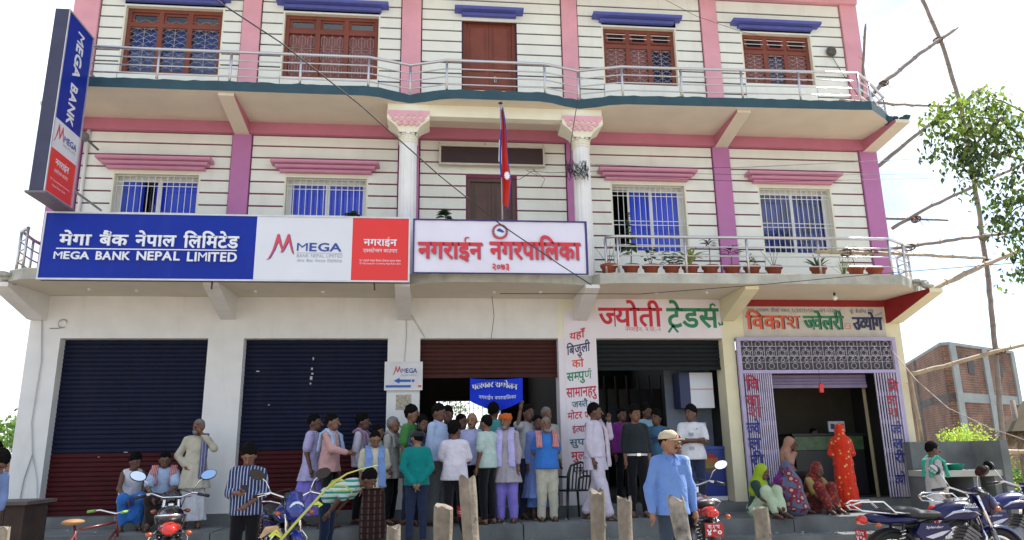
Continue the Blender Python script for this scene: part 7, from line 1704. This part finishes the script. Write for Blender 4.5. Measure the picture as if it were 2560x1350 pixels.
    if st.v: st.build('stem', mat('bark', (0, 0, 0)), o)
for px_, k_, lab in ((1523, 'bare', 'terracotta pot with bare twigs next to the column'), (1578, 'tall', 'potted tall plant with dark broad leaves in front of the open window sash'), (1628, 'small', 'potted plant with a few small round leaves below the blue curtain'),
        (1680, 'bushy', 'potted low bush of tiny dark leaves'), (1727, 'spider', 'potted plant with arching yellow striped leaves'), (1777, 'cordyline', 'pot with a small wine red tuft on a thin stalk'), (1831, 'rosette', 'pot with long drooping wine red leaves before the mauve pilaster'),
        (1881, 'cone', 'pot with a small bright green conical shrub'), (1936, 'broad2', 'terracotta pot with a short dry sprig'), (2047, 'aloe', 'pot with a grey green aloe'), (2141, 'rust', 'pot with rust coloured leaves, left one of the last pair'), (2188, 'rust', 'pot with rust coloured leaves, last at the right end')):
    pot(px_, 'bare' if k_ == 'broad2' else k_, lab)
pot(2108, 'spiky', 'grassy plant in a small pot right of the aloe', Y=12.3, wpx=26)
pot(872, 'crown', 'leafy plant top peeking above the white part of the bank sign', Y=12.1, wpx=34); pot(1112, 'crown', 'leafy plant top peeking above the white banner', Y=12.0, wpx=34)
# scraps and pebbles on the terrace and step
b = MB(); rr = random.Random(21)
for k in range(160):
    y, z = (rr.uniform(11.75, 12.85), .552) if k % 2 else (rr.uniform(11.3, 11.6), .332)
    x = rr.uniform(-6.5, 8.3); s = rr.uniform(.008, .028); b.sphere((x, y, z + s * .3), (s, s * rr.uniform(.5, 1), s * .5), 5, 3)
o = b.build('pebbles', mat('pebble', (.34, .32, .28), .9, var=.4, scale=9)); o['kind'] = 'stuff'; tag(o, 'pebbles and dry scraps scattered over the terrace and its step', 'pebbles')
# ================================================================== WIRES
def wire(pts, Ys, r, label, sag=0.0):
    n_ = len(pts); P = [at(x, y, Ys[0] + (Ys[1] - Ys[0]) * i / (n_ - 1)) for i, (x, y) in enumerate(pts)]
    o = MB().tube([tuple(p) for p in P], r, 5).build('wire', wire_m, None, tuple(P[0])); tag(o, label, 'wire', 'overhead wires'); return o
wire([(525, -10), (700, 105), (900, 262), (1100, 440), (1250, 560), (1400, 662), (1478, 712)], (7.0, 11.65), .009, 'thick cable running from the top left down across the banner to the column foot')
wire([(1250, 734), (1600, 735), (1900, 712), (2200, 684), (2570, 655)], (11.9, 9.5), .006, 'thin wire drooping below the lower balcony and away to the right')
wire([(1475, 428), (1900, 438), (2200, 436), (2570, 432)], (11.9, 10.5), .004, 'thin wire from the right column across the mauve hoods')
wire([(1475, 410), (1700, 420), (1870, 418), (2200, 402), (2570, 380)], (11.9, 10.5), .004, 'thin wire rising slightly to the right above the mauve hoods')
wire([(1475, 440), (1900, 455), (2300, 446), (2570, 440)], (11.9, 10.5), .004, 'lowest of the thin wires crossing the right upper windows')
wire([(1230, 740), (1235, 790), (1228, 845)], (11.9, 12.95), .005, 'short wire dropping to the brown shutter')
wire([(2075, -5), (2170, 180), (2215, 500), (2240, 800), (2250, 1000)], (8.0, 9.0), .0015, 'very thin wire hanging down right of the building') if False else None
wire([(2225, 870), (2290, 950), (2370, 1020), (2470, 1068), (2570, 1102)], (12.8, 9.5), .008, 'pale twisted rope from the shop frame down to the right').data.materials[0] = mat('rope_pale', (.5, .42, .36), .8)
wire([(1445, 245), (1436, 300), (1425, 370), (1428, 420), (1440, 450)], (11.8, 12.0), .007, 'black cable hanging down beside the right column capital')
b = MB(); rr = random.Random(9); c = at(1450, 425, 11.95)
for k in range(7): q = rr.uniform(.10, .19); b.tube([(c.x - .05 + q * cos(t) * 1.1, 11.93 - .05 * sin(t * 2), c.z + rr.uniform(-.12, .12) + q * .6 * sin(t + k)) for t in [2 * pi * j / 16 for j in range(17)]], .006, 4)
o = b.build('cable_coil', wire_m); tag(o, 'messy coil of black cable tied round the right hand column', 'cable')
wire([(1425, 430), (1380, 432), (1330, 428), (1300, 448), (1255, 455)], (11.95, 12.9), .005, 'loose cable between the right column and the display board')
wire([(1315, 425), (1345, 440), (1332, 422), (1362, 448), (1352, 470)], (12.8, 12.85), .005, 'tangle of short cable ends below the display board')
wire([(1655, -5), (1740, 40), (1850, 78), (1900, 90)], (11.0, 12.9), .004, 'thin wire slanting from the roof edge to the last top window')
for o in bpy.data.objects:
    if '_w' in o: del o['_w']
